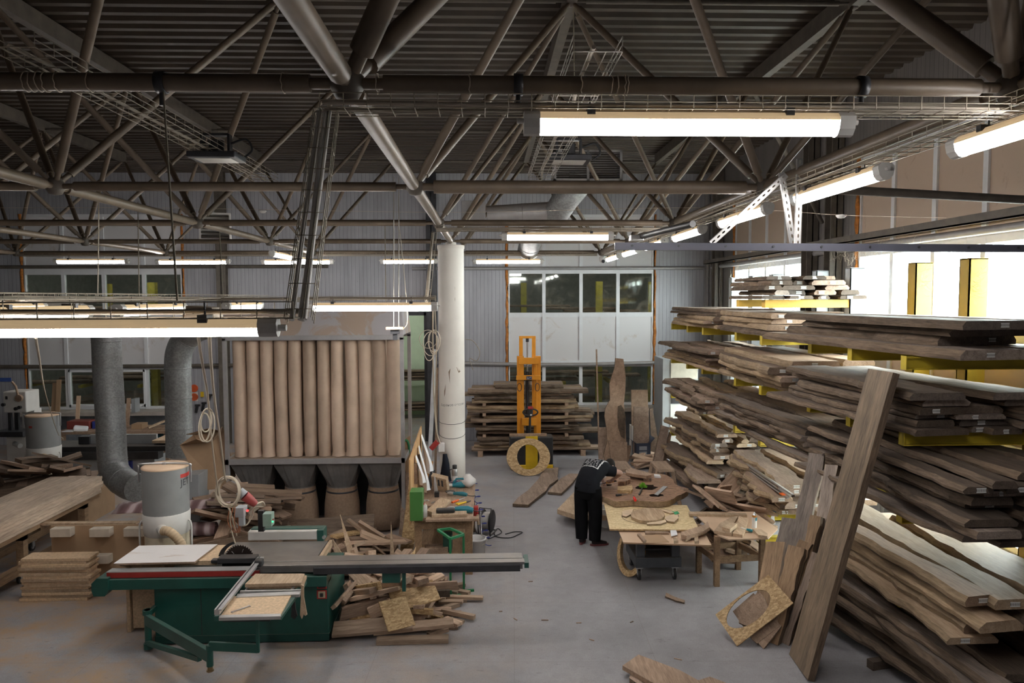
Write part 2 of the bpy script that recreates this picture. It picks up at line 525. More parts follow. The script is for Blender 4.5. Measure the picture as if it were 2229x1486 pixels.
def slab(L, W, T, seed, live=.035, wane=.03, n=24, bow=.0, taper=0., cut=(0, 0), z0=0.):
    """live edge board along local Y, slots: 0 sawn face, 1 bark edge"""
    r = random.Random(seed)
    ph = [r.uniform(0, 6.28) for _ in range(12)]
    am = [r.uniform(.4, 1) for _ in range(6)]
    def ed(t, o): return live*(am[o]*math.sin(2.2*t*3+ph[o])+.5*am[o+1]*math.sin(5.3*t*3+ph[o+1])+.28*math.sin(11*t*3+ph[o+2])+r.uniform(-.22, .22))
    b = MB()
    vs = []
    for i in range(n+1):
        t = i/n
        y = (t-.5)*L
        w = W*(1-taper*t)
        xl = -w/2+ed(t, 0)
        xr = w/2+ed(t, 3)
        zz = z0+bow*math.sin(math.pi*t)
        j = lambda: r.uniform(-.15, .15)*wane
        yl = cut[0]*(xl/W) if i == 0 else (cut[1]*(xl/W) if i == n else 0)
        yr = cut[0]*(xr/W) if i == 0 else (cut[1]*(xr/W) if i == n else 0)
        vs += [(xl+j(), y+yl, zz), (xl-wane*.25+j(), y+yl, zz+T*.45), (xl+wane+j(), y+yl, zz+T), (xr-wane+j(), y+yr, zz+T), (xr+wane*.25+j(), y+yr, zz+T*.45), (xr+j(), y+yr, zz)]
    fb, fw = [], []
    for i in range(n):
        for k in range(6):
            q = (i*6+k, (i+1)*6+k, (i+1)*6+(k+1) % 6, i*6+(k+1) % 6)
            (fb if k in (0, 1, 3, 4) else fw).append(q)
    b.add(vs, fw+[tuple(range(6)), tuple(range(n*6, n*6+6))[::-1]], 0)
    k = len(b.f)
    b.f += fb
    b.m += [1]*len(fb)
    b.sm += [False]*len(fb)
    return b
# ================================================================ ROOM SHELL
XW, YB, XL, YF, ZT = 5.95, 19.5, -16., -3., 7.12
b = MB().box((XL-.3, YF-.3, -.2), (XW+.2, 31, 0))
struct(b.build('floor', FLOOR, origin=(0, 0, 0)))
b = MB().box((XW+.2, -20, -.6), (40, 40, -.25))
struct(b.build('trim_yard', plain('yard_paving', (.42, .41, .39), .9), origin=(0, 0, 0)))
# corrugated roof deck, ribs along X
b = MB()
per, y = .25, YF-.3
prof = []
while y < 31:
    prof += [(y, ZT), (y+.09, ZT), (y+.12, ZT+.05), (y+.22, ZT+.05)]
    y += per
vs = [(x, y, z) for y, z in prof for x in (XL-.3, XW+.2)]
b.add(vs, [(2*i, 2*i+1, 2*i+3, 2*i+2) for i in range(len(prof)-1)])
b.box((XL-.3, YF-.3, ZT+.08), (XW+.2, 31, ZT+.2))
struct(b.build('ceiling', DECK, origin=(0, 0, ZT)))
WB = [(ay(1103, 640, YB).x, ay(1426, 640, YB).x), (ay(49, 640, YB).x, ay(400, 640, YB).x)]
DX0, DX1 = -4.0, ay(929, 800, YB).x
b = MB()
t0, t1 = YB, YB+.2
for x0, x1 in ((XL-.3, WB[1][0]), (WB[1][1], DX0), (DX1, WB[0][0]), (WB[0][1], XW+.2)):
    b.box((x0, t0, 0), (x1, t1, ZT+.08))
for x0, x1 in WB: b.box((x0, t0, 6.05), (x1, t1, ZT+.08))
b.box((DX0, t0, 3.45), (DX1, t1, ZT+.08))
struct(b.build('wall_back', CLAD_B, origin=(0, YB, 0)))
b = MB()
for x0, x1 in WB: b.box((x0, t0, 0), (x1, t1, .93))
struct(b.build('trim_sill_wall', plain('blue_grey_plaster', (.20, .215, .24), .9, var=.35, scale=3), origin=(0, YB, 0)))
b = MB()
for x0, x1 in WB: b.box((x0-.02, t0-.55, .84), (x1+.02, t0+.02, .93))
struct(b.build('trim_window_sill', plain('dusty_sill', (.42, .37, .33), .8, var=.2), origin=(0, YB, .84)))
b = MB()
ys = [YB+.2]
for a, c in WIN_Y:
    b.box((XW, c, 0), (XW+.2, ys[-1], ZT+.08))
    ys.append(a)
    b.box((XW, a, 0), (XW+.2, c, .93))
    b.box((XW, a, 6.05), (XW+.2, c, ZT+.08))
b.box((XW, YF-.3, 0), (XW+.2, ys[-1], ZT+.08))
struct(b.build('wall_right', CLAD_R, origin=(XW, 10, 0)))
b = MB().box((XL-.3, YF-.3, 0), (XL, YB+.2, ZT+.08))
struct(b.build('wall_left', CLAD_R, origin=(XL, 8, 0)))
b = MB().box((XL, YF-.3, 0), (XW, YF, ZT+.08))
struct(b.build('wall_front', CLAD_B, origin=(0, YF, 0)))
# neighbouring hall behind the back wall, dark; and a small pale green room behind the doorway
b = MB().box((XL-.3, 30.8, 0), (XW+.2, 31, ZT+.08)).box((XL-.3, YB+.2, 0), (XL-.1, 30.8, ZT+.08)).box((XW, YB+.2, 0), (XW+.2, 30.8, ZT+.08))
struct(b.build('wall_far', plain('far_hall_wall', (.30, .31, .28), .8), origin=(0, 30.8, 0)))
GW = plain('pale_green_paint', (.55, .66, .50), .8, var=.04)
b = MB().box((-4.9, 24, 0), (-.6, 24.15, 4)).box((-5.05, YB+.2, 0), (-4.9, 24.15, 4)).box((-.75, YB+.2, 0), (-.6, 24.15, 4)).box((-5.05, YB+.2, 4), (-.6, 24.15, 4.1))
struct(b.build('wall_green', GW, origin=(-2, 24, 0)))
def facade(name, ax_, u0, u1, w, infill):
    """four-bay unit: window, infill, window, infill; ax_ 0 runs along X at Y=w, 1 along Y at X=w"""
    P = lambda u, d, z: (u, w+d, z) if ax_ == 0 else (w+d, u, z)
    def bx(B, ua, ub, da, db, za, zb):
        a, c = P(ua, da, za), P(ub, db, zb)
        B.box([min(i, j) for i, j in zip(a, c)], [max(i, j) for i, j in zip(a, c)])
    f = MB()
    Z = [.93, 2.0, 2.12, 3.36, 3.40, 4.52, 4.62, 6.05]
    n = 4
    st = (u1-u0)/n
    for i in range(n+1):
        u = u0+st*i
        bx(f, u-.045 if i else u, u+.045 if i < n else u, 0, .09, .93, 6.05)
        if i == 0: bx(f, u, u+.08, 0, .09, .93, 6.05)
        if i == n: bx(f, u-.08, u, 0, .09, .93, 6.05)
    for za, zb in ((.93, 1.0), (1.98, 2.14), (3.32, 3.44), (4.48, 4.64), (5.98, 6.05)):
        bx(f, u0, u1, .003, .087, za, zb)
    if name in ('window_2',):   # opening casements of the lower band
        for i in (1, 2):
            for za, zb in ((1.0, 1.06), (1.92, 1.98)): bx(f, u0+st*i+.045, u0+st*(i+1)-.045, -.02, .08, za, zb)
            for e in (0, 1):
                uu = u0+st*(i+e)
                bx(f, uu+(.03 if e == 0 else -.09), uu+(.09 if e == 0 else -.03), -.02, .08, 1.0, 1.98)
    fr = struct(f.build(name, PVC))
    for za, zb in ((1.0, 1.98), (3.44, 4.48)):
        g = MB()
        for i in range(n): bx(g, u0+st*i+.045, u0+st*(i+1)-.045, .04, .046, za, zb)
        g.build('window_glass', GLASS, fr)
    for za, zb in ((2.14, 3.32), (4.64, 5.98)):
        g = MB()
        for i in range(n): bx(g, u0+st*i+.045, u0+st*(i+1)-.045, .03, .09, za, zb)
        g.build('infill_panel', infill, fr)
    # foam beads down both edges
    for u in (u0, u1):
        pts = [Vector(P(u+U(-.012, .012), -.005, z)) for z in [.95+i*.15 for i in range(35)]]
        MB().path(pts, [U(.02, .05) for _ in pts], 6).build('foam_bead', FOAM, fr)
    return fr
facade('window_1', 0, WB[0][0], WB[0][1], YB+.02, INFILL)
facade('window_2', 0, WB[1][0], WB[1][1], YB+.02, INFILL)
for i, (a, c) in enumerate(WIN_Y): facade('window_%d' % (3+i), 1, a, c, XW+.02, INFILL_R)
# wall rails
def rail(name, pts, r, m=PIPE_DK): return struct(MB().path(smooth_path(pts, 4), r, 8).build(name, m))
rail('trim_rail_upper', [(x, YB-.07, 4.62-.0*abs(x)) for x in (-2.0, 0, 2, 4, 5.8)], .045, SHEETM)
rail('trim_rail_upper', [(x, YB-.07, 4.68) for x in (-15, -12, -9, -6, -4.2)], .045, PIPE_DK)
rail('trim_rail_lower', [(-1.4, YB-.07, 2.12), (.5, YB-.07, 2.07), (2.5, YB-.07, 2.05), (5.2, YB-.07, 2.1)], .05, SHEETM)
rail('trim_rail_lower', [(-15, YB-.07, 2.1), (-12, YB-.07, 2.08), (-8, YB-.07, 2.08), (-4.2, YB-.07, 2.1)], .05, PIPE_DK)
rail('trim_rail_side', [(XW-.08, y, 4.62) for y in (1, 6, 10, 14, 19)], .05, SHEETM)
struct(MB().box((XW-.30, 0, 4.70), (XW-.22, 19, 4.80)).box((XW-.30, 0, 4.70), (XW-.20, 19, 4.712)).build('trim_channel_side', PIPE_DK))
# steel posts against the walls
def post(p, s, h, m=PIPE_DK, nm='trim_wall_post'):
    B = MB()
    w, d = s
    B.box((p[0]-w/2, p[1]-d/2, 0), (p[0]+w/2, p[1]-d/2+.02, h)).box((p[0]-w/2, p[1]+d/2-.02, 0), (p[0]+w/2, p[1]+d/2, h)).box((p[0]-.01, p[1]-d/2, 0), (p[0]+.01, p[1]+d/2, h))
    return struct(B.build(nm, m))
for y in (12.2, 13.1, 18.4): post((XW-.12, y), (.2, .24), ZT)
post((ay(487, 600, YB).x, YB-.12), (.24, .2), ZT)
post((ay(940, 800, YB).x+.03, YB-.14), (.26, .24), ZT, DARK)
post((ay(1543, 600, YB).x-.05, YB-.1), (.16, .18), ZT, SHEETM)
# door jambs
struct(MB().box((DX1-.06, YB-.03, 0), (DX1+.02, YB+.22, 3.45)).box((DX0, YB-.03, 3.38), (DX1, YB+.22, 3.47)).build('door_1', DARK))
# ================================================================ SPACE FRAME
X0, Y0, ZC, ZTOP = -3.614, 3.293, HC+.941, HC+.941+2.148
def bn(i, j): return Vector((X0+3*i, Y0+3*j, ZC))
def tn(i, j): return Vector((X0+1.5+3*i, Y0+1.5+3*j, ZTOP))
bars = []
def seen(p, q):
    best = 0
    last = None
    for t in [k/12 for k in range(13)]:
        v = p.lerp(q, t)
        x, y, w = pr(v)
        if w > .4 and -150 < x < 2380 and -150 < y < 1500:
            if last is not None: best += math.hypot(x-last[0], y-last[1])
            last = (x, y)
        else: last = None
    return best
IR = range(-4, 3)
JR = range(-1, 5)
for i in IR:
    for j in JR:
        p = bn(i, j)
        if i < 2: bars.append(('chord_pipe', p, bn(i+1, j), .056 if (j == 1 and i >= 1) else .039))
        if j < 4: bars.append(('chord_pipe', p, bn(i, j+1), .05 if i in (1, 2) else .044))
        for di, dj in ((0, 0), (-1, 0), (0, -1), (-1, -1)):
            if j+dj > 4: continue
            big = (i == 1 and j in (0,)) or (i == 2 and j == 0)
            bars.append(('brace_pipe', p, tn(i+di, j+dj), .055 if big else (.036 if (i+j+di) % 3 else .029)))
for i in range(-5, 3):
    for j in range(-2, 5):
        if i < 2: bars.append(('top_pipe', tn(i, j), tn(i+1, j), .028))
        if j < 4: bars.append(('top_beam', tn(i, j), tn(i, j+1), .1))
fr = thing('roof_space_frame', 'dusty grey-brown tubular steel space frame hanging under the corrugated roof', 'roof truss', (X0+6, Y0+6, ZC))
vis = []
for nm, p, q, r in bars:
    s = seen(p, q)
    vis.append((s, nm, p, q, r))
vis.sort(key=lambda t: -t[0])
def bar_into(B, nm, p, q, r):
    d = (q-p).normalized()
    if nm == 'top_beam':
        B.beam(p+Vector((0, 0, .06)), q+Vector((0, 0, .06)), .11, .2)
        return
    a, c = p+d*.16, q-d*.16
    B.cyl(a, c, r, 14)
    B.cyl(p+d*.03, a, r*.62, 10).cyl(c, q-d*.03, r*.62, 10)
cnt, rest = {}, {}
for s, nm, p, q, r in vis:
    if s <= 0 and not (p.y < 4 and nm != 'brace_pipe'): continue
    cnt[nm] = cnt.get(nm, 0)+1
    B = MB() if cnt[nm] <= 98 else rest.setdefault(nm, MB())
    bar_into(B, nm, p, q, r)
    if cnt[nm] <= 98: B.build(nm, PIPE_DK if nm in ('top_beam', 'top_pipe') else PIPE, fr)
for nm, B in rest.items(): stuff(B.build(nm, PIPE, fr))
for i in IR:
    for j in JR:
        x, y, w = pr(bn(i, j))
        if w > 0 and -200 < x < 2400:
            B = MB().lathe([(.0, -.075), (.05, -.065), (.075, -.02), (.075, .03), (.05, .065), (0, .075)], bn(i, j), 12)
            B.build('node', PIPE_DK, fr)
for i in range(-5, 3):
    for j in range(-2, 5):
        x, y, w = pr(tn(i, j))
        if w > 0 and -100 < x < 2330 and y > -100:
            MB().lathe([(.0, -.06), (.05, -.05), (.065, 0), (.05, .05), (0, .06)], tn(i, j), 10).build('node', PIPE_DK, fr)
# struts from the frame to the right wall
B = MB().cyl((2.55, 6.25, ZC), (XW-.05, 6.9, ZC-.06), .04)
tag(B.build('tie_pipe', PIPE_DK), 'dark horizontal tie pipe running from the truss to the right wall', 'pipe')
B = MB().cyl((3.886, 10.8, ZTOP), (XW-.06, 12.75, 5.15), .035)
tag(B.build('tie_pipe', PIPE_DK), 'dark slanting brace pipe ending on the right wall pier', 'pipe')
# ================================================================ COLUMN
cx, cy = X0+3, Y0+9
col = thing('round_column', 'cream round column under the roof truss beside the cluttered workbench', 'column', (cx, cy, 0))
B = MB().lathe([(.217, 0), (.217, ZC-.12)], (cx, cy, 0), 40)
B.build('shaft', COLPAINT, col)
B = MB().lathe([(.225, 0), (.23, .02), (.23, .045), (.225, .06)], (cx, cy, ZC-.13), 40).cyl((cx, cy, ZC-.08), (cx, cy, ZC-.02), .09)
B.build('cap_plate', COLPAINT, col)
for z, t in ((1.77, .03), (1.55, .05)):
    MB().path([(cx+.22*math.cos(a), cy+.22*math.sin(a), z+t*math.sin(a)) for a in [k*math.pi/16 for k in range(32)]], .004, 5, closed=True).build('tie_wire', BLKC, col)
vs, fs = text_mesh('Баранов сессии', .075)
ang0 = math.atan2(-cy, -cx)
tw = max(v.x for v in vs)
nv = []
for v in vs:
    a = ang0 + (v.x-tw/2)/.218*.78 + .05
    nv.append((cx+.2185*math.cos(a), cy+.2185*math.sin(a), 2.04+v.y*.8+v.x*.03))
MB().add(nv, fs).build('pencil_writing', plain('pencil_grey', (.16, .15, .15)), col, flip=False)
# stains on the column: two curled brown marks and small drips
def patch(pts, dr=.219):
    return [(cx+dr*math.cos(ang0+u), cy+dr*math.sin(ang0+u), z) for u, z in pts]
B = MB()
for poly in ([(-.25, 2.62), (-.1, 2.68), (-.16, 2.58), (-.15, 2.42), (-.22, 2.56)], [(.35, 2.70), (.62, 2.65), (.72, 2.62), (.55, 2.60)], [(-.62, 2.30), (-.48, 2.42), (-.55, 2.25), (-.62, 2.2)],
             [(.28, 4.02), (.3, 4.02), (.3, 3.97)], [(.28, 3.83), (.31, 3.86), (.3, 3.78)]):
    B.add(patch(poly), [tuple(range(len(poly)))])
B.build('stain', plain('brown_stain', (.20, .13, .08)), col, flip=False)
# ================================================================ LIGHT FITTINGS
def light(p0, p1, label, group, w=.095, h=.062):
    """p0->p1: axis along the underside middle"""
    p0, p1 = Vector(p0), Vector(p1)
    d = (p1-p0).normalized()
    L = (p1-p0).length
    mid = (p0+p1)/2
    o = thing('tube_light', label, 'light', mid, math.atan2(d.y, d.x), group)
    def sec(B, prof, a, c, m=0):
        n = len(prof)
        vs = [(x, y, z) for x in (a, c) for y, z in prof]
        B.add(vs, [(k, (k+1) % n, n+(k+1) % n, n+k) for k in range(n)]+[tuple(range(n))[::-1], tuple(range(n, 2*n))], m)
    e = .07
    dif = [(-w/2, .0), (-w*.42, -h*.55), (-w*.22, -h*.92), (0, -h), (w*.22, -h*.92), (w*.42, -h*.55), (w/2, 0)]
    B = MB(); sec(B, dif, -L/2+e, L/2-e); B.build('diffuser', TUBE_M, o, local=True)
    hou = [(-w/2, .001), (-w*.5, .015), (-w*.3, .035), (w*.3, .035), (w*.5, .015), (w/2, .001)]
    B = MB(); sec(B, hou, -L/2+e, L/2-e); B.build('housing', HOUS, o, local=True)
    cap = [(p[0]*1.06, p[1]*1.06) for p in dif]+[(w*.53, .018), (w*.32, .038), (-w*.32, .038), (-w*.53, .018)]
    for s in (-1, 1):
        B = MB(); sec(B, cap, s*(L/2-e), s*L/2)
        B.cyl((s*L/2, 0, .0), (s*(L/2+.03), 0, .0), .012, 8)
        B.build('end_cap', WPAINT, o, local=True)
    for s in (-1, 1):
        B = MB().cbox((s*L*.3, 0, .035), (.035, w*1.05, .03)).cyl((s*L*.3, 0, .04), (s*L*.3, 0, .1), .004, 6)
        B.build('clip', DARK, o, local=True)
    return o
zu = HC+.80
light(az(1140, 268, zu+.0) if False else ay(1140, 262, 3.25), ay(1852, 268, 3.25), 'long lit tube light nearest the camera, under the front truss pipe', None)
XR = 2.40
zr = lambda px: None
ends = [(2.45, 3.72), (4.36, 5.66), (6.2, 7.5), (8.1, 9.37), (9.85, 11.1), (11.6, 12.85), (13.3, 14.6)]
names = ['cut off by the right edge of the photo', 'with two slotted hanging rails crossing its far end', 'crossed by the diagonal slotted brace', 'just beyond the black corrugated conduit end', 'hidden behind the conduit box', 'just below the hanging rail end', 'above the white dome camera, farthest of its row']
for (a, c), s in zip(ends, names):
    light((XR, a, HC+.765), (XR, c, HC+.765), 'lit tube light in the right-hand row, '+s, 'tube lights along the right cable tray')
def xlight(pxa, pxb, py, Y, label, g=None, w=.095, h=.062):
    a, c = ay(pxa, py, Y), ay(pxb, py, Y)
    z = (a.z+c.z)/2
    light((a.x, Y, z), (c.x, Y, z), label, g, w, h)
xlight(1092, 1335, 512, 9.3, 'lit tube light above the top of the column, right of it')
G5 = 'tube lights in the far cross row'
xlight(1030, 1182, 567, 15.3, 'far lit tube light just right of the column', G5)
xlight(828, 952, 567, 15.3, 'far lit tube light just left of the column', G5)
xlight(570, 725, 568, 15.3, 'far lit tube light behind the slanted vertical cable tray', G5)
xlight(340, 500, 568, 15.3, 'far lit tube light in front of the right part of the left window', G5)
xlight(118, 280, 567, 15.3, 'far lit tube light over the middle of the left window, leftmost of its row', G5)
G6 = 'tube lights in the far lengthwise row'
light((X0, 12.4, HC+.76), (X0, 13.6, HC+.76), 'small lit tube light pointing away, left one of the pair above the vertical cable tray', 'far pair of lights')
light((X0, 13.9, HC+.76), (X0, 15.1, HC+.76), 'small lit tube light pointing away, right one of the pair above the vertical cable tray', 'far pair of lights')
ZLOW = HC-.085
xlight(-200, 606, 715, 2.75, 'big lit tube light on the left, lowest in the picture and nearest', None, .06, .032)
xlight(668, 952, 665, 8.3, 'lit low tube light in front of the bag filter top')
G7 = 'low tube lights in the left lengthwise row'
light((-3.05, 4.45, ZLOW), (-3.05, 5.68, ZLOW), 'low lit tube light seen end-on through the wire tray, nearest of its row', G7)
light((-3.05, 6.1, ZLOW), (-3.05, 7.4, ZLOW), 'low lit tube light left of the grey junction box', G7)
light((-3.05, 8.6, ZLOW), (-3.05, 9.9, ZLOW), 'low lit tube light just right of the grey junction box', G7)
light((-5.3, 7.6, ZLOW), (-5.3, 8.9, ZLOW), 'short lit tube light behind the low wire tray at far left', None)
# unseen lamp added to light the green room behind the doorway
light((-3.3, 22, 3.7), (-1.9, 22, 3.7), 'unseen tube light added to brighten the pale green room', None)
# ================================================================ CABLE TRAYS
def tray(p0, p1, label, w=.2, h=.06, step=.13, cables=3, mat=WIRE, up=(0, 0, 1), name='wire_cable_tray', r=.0024, straight=False):
    p0, p1 = Vector(p0), Vector(p1)
    d = (p1-p0)
    L = d.length
    d.normalize()
    x = d.cross(Vector(up)).normalized()
    z = x.cross(d)
    o = thing(name, label, 'cable tray', (p0+p1)/2)
    B = MB()
    for a, c in ((-.5, 0), (-.17, 0), (.17, 0), (.5, 0), (-.5, .5), (.5, .5), (-.5, 1), (.5, 1)):
        q = x*(a*w)+z*(c*h)
        B.path([p0+q, p1+q], r, 4)
    k = int(L/step)
    for i in range(k+1):
        q = p0+d*(i*step)
        B.path([q-x*w*.5+z*h, q-x*w*.5, q+x*w*.5, q+x*w*.5+z*h], r, 4)
    B.build('wire_mesh', mat, o)
    for i in range(cables):
        off = U(-.4, .4)*w
        n = max(3, int(L/.5))
        jt = .004 if straight else .02
        pts = [p0+d*(L*t/n)+x*(off+U(-jt, jt))+z*(.012+(.004 if straight else .012)*i+U(0, jt/2)) for t in range(n+1)]
        MB().path(smooth_path(pts, 3), U(.007, .011) if straight else U(.006, .011), 6).build('cable', WPAINT if straight else CABLE, o)
    return o
p = ay(705, 243, 3.25); q = ay(2205, 243, 3.25)
tray((p.x, 3.25, p.z-.0), (q.x, 3.25, p.z), 'wire cable tray along the front truss pipe above the long near light', w=.16, step=.1)
tray((XR, 1.2, HC+.83), (XR, 14.8, HC+.83), 'long wire cable tray carrying the right-hand row of lights', w=.2)
p = ay(950, 503, 9.3)
tray((p.x, 9.3, p.z), (XR-.1, 9.3, p.z), 'wire cable tray above the light beside the column top', w=.12)
p = ay(40, 558, 15.3)
tray((p.x, 15.3, p.z), (XR-.1, 15.3, p.z), 'far wire cable tray above the far cross row of lights', w=.12)
tray((-1.88, 3.0, ZC+.05), (-1.88, 6.35, ZC+.05), 'bare wire tray lying on the truss pipes at upper left, holding a floodlight', w=.2, cables=1)
tray((.45, 3.0, ZC+.05), (.45, 6.35, ZC+.05), 'bare wire tray lying on the truss pipes near the middle, holding a floodlight', w=.2, cables=1, mat=WIRE_N)
pa = ay(708, 235, 3.25); pb = ay(648, 690, 2.75)
tray(pa, pb, 'slanted vertical wire tray with white conduits dropping from the truss', w=.10, h=.05, step=.11, cables=5, up=(0, 1, 0), mat=WIRE, straight=True)
pc = ay(655, 691, 2.78)
tray((pc.x, 2.78, pc.z), (-4.5, 2.78, pc.z), 'dusty low wire tray directly above the nearest left light', w=.22, h=.06, cables=2)
tray((-3.05, 3.0, HC-.02), (-3.05, 10, HC-.02), 'low lengthwise wire tray carrying the left row of lights', w=.2, cables=2)
p = ay(948, 655, 8.3)
tray((p.x, 8.3, p.z), (-6.5, 8.3, p.z), 'low cross wire tray above the light in front of the bag filter', w=.16, cables=3)
pa = ay(945, 505, 9.0); pb = ay(930, 655, 8.6)
tray(pa, pb, 'narrow vertical wire tray left of the column top', w=.06, h=.04, cables=3, up=(0, 1, 0))
tray((-5.3, 7.0, HC-.0), (-5.3, 12, HC-.0), 'low wire tray at far left above the short light', w=.2, cables=2)
# hanging rods
def rod(a, c, r, label, m=CABLE, extra=None):
    B = MB().path([a, c], r, 6)
    if extra: extra(B)
    return tag(B.build('hanger_rod', m), label, 'hanger')
rod(ay(355, 190, 3.29), ay(386, 655, 2.8), .0045, 'thin hanger rod from the front truss pipe to the nearest low tray', WIRE)
rod(ay(215, 435, 8.0), ay(213, 660, 8.3), .006, 'thin hanger rod at left in front of the window with two upper floodlights behind', WIRE)
rod(ay(300, 440, 9.3), ay(303, 655, 8.4), .006, 'thin hanger rod in front of the left window, left of the junction box', WIRE)
rod(ay(478, 505, 9.3), ay(486, 650, 8.5), .006, 'thin hanger rod above the grey junction box', WIRE)
rod(ay(838, 485, 9.3), ay(840, 655, 8.4), .006, 'thin hanger rod left of the twin rods', WIRE)
rod(ay(1248, 8, 7.8), ay(1250, 170, 7.8), .006, 'thin hanger wire dropping from the middle top truss node', WIRE)
hb = thing('hanging_terminal_board', 'small board on two long rods hanging before the filter corner', 'junction board', ay(860, 712, 8.6))
MB().path([ay(857, 385, 8.6), ay(857, 712, 8.6)], .006, 6).build('rod', WIRE_N, hb)
MB().path([ay(868, 385, 8.6), ay(868, 712, 8.6)], .006, 6).build('rod', WIRE_N, hb)
q = ay(860, 714, 8.6)
MB().cbox(q, (.2, .12, .028)).build('board', W_FRESH, hb)
MB().cbox(q-Vector((0, 0, .04)), (.1, .08, .05)).cbox(q-Vector((0, 0, .1)), (.05, .05, .08)).build('socket_block', DARK, hb)
MB().path(smooth_path([ay(870, 500, 8.6), ay(880, 600, 8.6), ay(887, 690, 8.6), ay(882, 712, 8.6), ay(870, 718, 8.6)]), .005, 6).build('cable', CABLE, hb)
# floodlights
def flood(p, label):
    o = thing('floodlight', label, 'floodlight', p, 0, 'unlit floodlights on the truss trays')
    B = MB().box((-.16, -.12, -.012), (.16, .12, .03)); B.build('housing', DARK, o, local=True, bev=.008)
    MB().box((-.12, -.085, -.016), (.12, .085, -.0125)).build('lens', LED_OFF, o, local=True)
    B = MB()
    for x in (-.09, .09): B.box((x-.008, -.03, .03), (x+.008, .03, .16))
    B.box((-.09, -.03, .15), (.09, .03, .165)); B.build('bracket', BLACK, o, local=True)
    MB().cyl((0, 0, .03), (0, 0, .12), .05, 12).build('driver', BLACK, o, local=True)
    MB().path(smooth_path([(.1, 0, .1), (.2, 0, .13), (.24, 0, .06), (.19, 0, .01)]), .008, 6).build('cable', BLKC, o, local=True)
flood(ay(472, 345, 5.1), 'black floodlight under the upper left wire tray')
flood(ay(1238, 350, 5.6), 'black floodlight in front of the ceiling air grille')
# wraps of cable ties around the pipes
B = MB()
for px, Y in ((60, 3.293), (72, 3.293), (88, 3.293), (102, 3.293), (128, 3.293), (198, 3.293), (617, 3.293), (822, 3.293), (1022, 3.293), (1264, 3.293), (1330, 3.293), (1342, 3.293), (1358, 3.293), (1364, 3.293)):
    q = ay(px, 188, Y)
    MBq = MB().path([(q.x+U(-.004, .004), Y+.043*math.cos(a), ZC+.043*math.sin(a)) for a in [k*math.pi/8 for k in range(16)]], .0025, 4, closed=True)
    o = MBq.build('tie_wrap', CORD)
    tag(o, 'thin pale tie looped around the front truss pipe', 'cable tie', 'ties around the front truss pipe')
def clamp(q, r, label):
    o = MB().lathe([(r, -.02), (r+.008, -.02), (r+.008, .02), (r, .02), (r, -.02)], q, 16, axis=(1, 0, 0)).cyl(q+Vector((0, 0, -r-.06)), q+Vector((0, 0, -r)), .012, 8).build('pipe_clamp', DARK)
    tag(o, label, 'pipe clamp')
clamp(Vector((ay(352, 190, 3.293).x, 3.293, ZC)), .04, 'dark pipe clamp on the front truss pipe left of the main node')
clamp(Vector((ay(1128, 190, 3.293).x, 3.293, ZC)), .04, 'dark pipe clamp on the front truss pipe left of the long light')
clamp(Vector((ay(1875, 190, 3.293).x, 3.293, ZC)), .04, 'dark pipe clamp on the front truss pipe right of the long light')
# ================================================================ HANGING RAIL WITH SLOTTED STRUTS
Yr = 5.55
ra, rb = ay(1338, 536, Yr), ay(2290, 541, Yr-.35)
hr = thing('hanging_channel_rail', 'blue-grey steel channel rail hung across the right side on slotted struts', 'rail', (ra+rb)/2)
M_RAIL = plain('blue_grey_channel_steel', (.085, .085, .11), .4, .3, var=.1)
B = MB().beam(ra, rb, .05, .055)
B.build('rail', M_RAIL, hr)
B = MB()
for i in range(9):
    q = ra.lerp(rb, .04+i*.11)
    B.cyl(q+Vector((0, -.027, .004)), q+Vector((0, -.032, .004)), .009, 8)
B.build('bolt', DARK, hr)
def slotted(a, c, nm):
    a, c = Vector(a), Vector(c)
    d = (c-a).normalized()
    L = (c-a).length
    x = d.cross(Vector((0, 1, 0))).normalized()
    y = x.cross(d)
    B = MB()
    w, t_ = .04, .004
    n = int(L/.05)
    st = L/n
    for i in range(n):
        c0 = a+d*(i*st)
        out, inn = [], []
        for k in range(12):
            t = 2*math.pi*k/12+.26
            u_, v_ = math.cos(t), math.sin(t)
            m = max(abs(u_), abs(v_))
            out.append(c0+x*(w/2*u_/m)+d*(st/2+st/2*v_/m))
            inn.append(c0+x*(w*.17*u_)+d*(st/2+st*.30*v_))
        B.ringplate(out, inn, y*t_)
    for s in (-1, 1): B.beam(a+x*(s*w*.5)+y*.012, c+x*(s*w*.5)+y*.012, t_, .024, up=y)
    B.build(nm, ALU, hr)
slotted(ay(1742, 345, 5.5), ay(1737, 535, 5.5), 'strut')
slotted(ay(1702, 375, 5.62), ay(1728, 535, 5.62), 'strut')
slotted(ay(1712, 380, 5.58), ay(1548, 530, 5.58), 'strut')
B = MB().path(smooth_path([ay(1395, 515, 9.0), ay(1440, 503, 8.2), ay(1508, 487, 7.4)]), .035, 10)
pts = smooth_path([ay(1395, 515, 9.0), ay(1440, 503, 8.2), ay(1508, 487, 7.4)])
o = B.build('corrugated_conduit', BLACK); tag(o, 'black corrugated conduit lying beside the right-hand light row', 'conduit')
o = MB().cbox(ay(1385, 518, 9.0), (.16, .14, .07)).build('conduit_box', ALU, bev=.005); tag(o, 'small metal box on the far end of the black corrugated conduit', 'junction box')
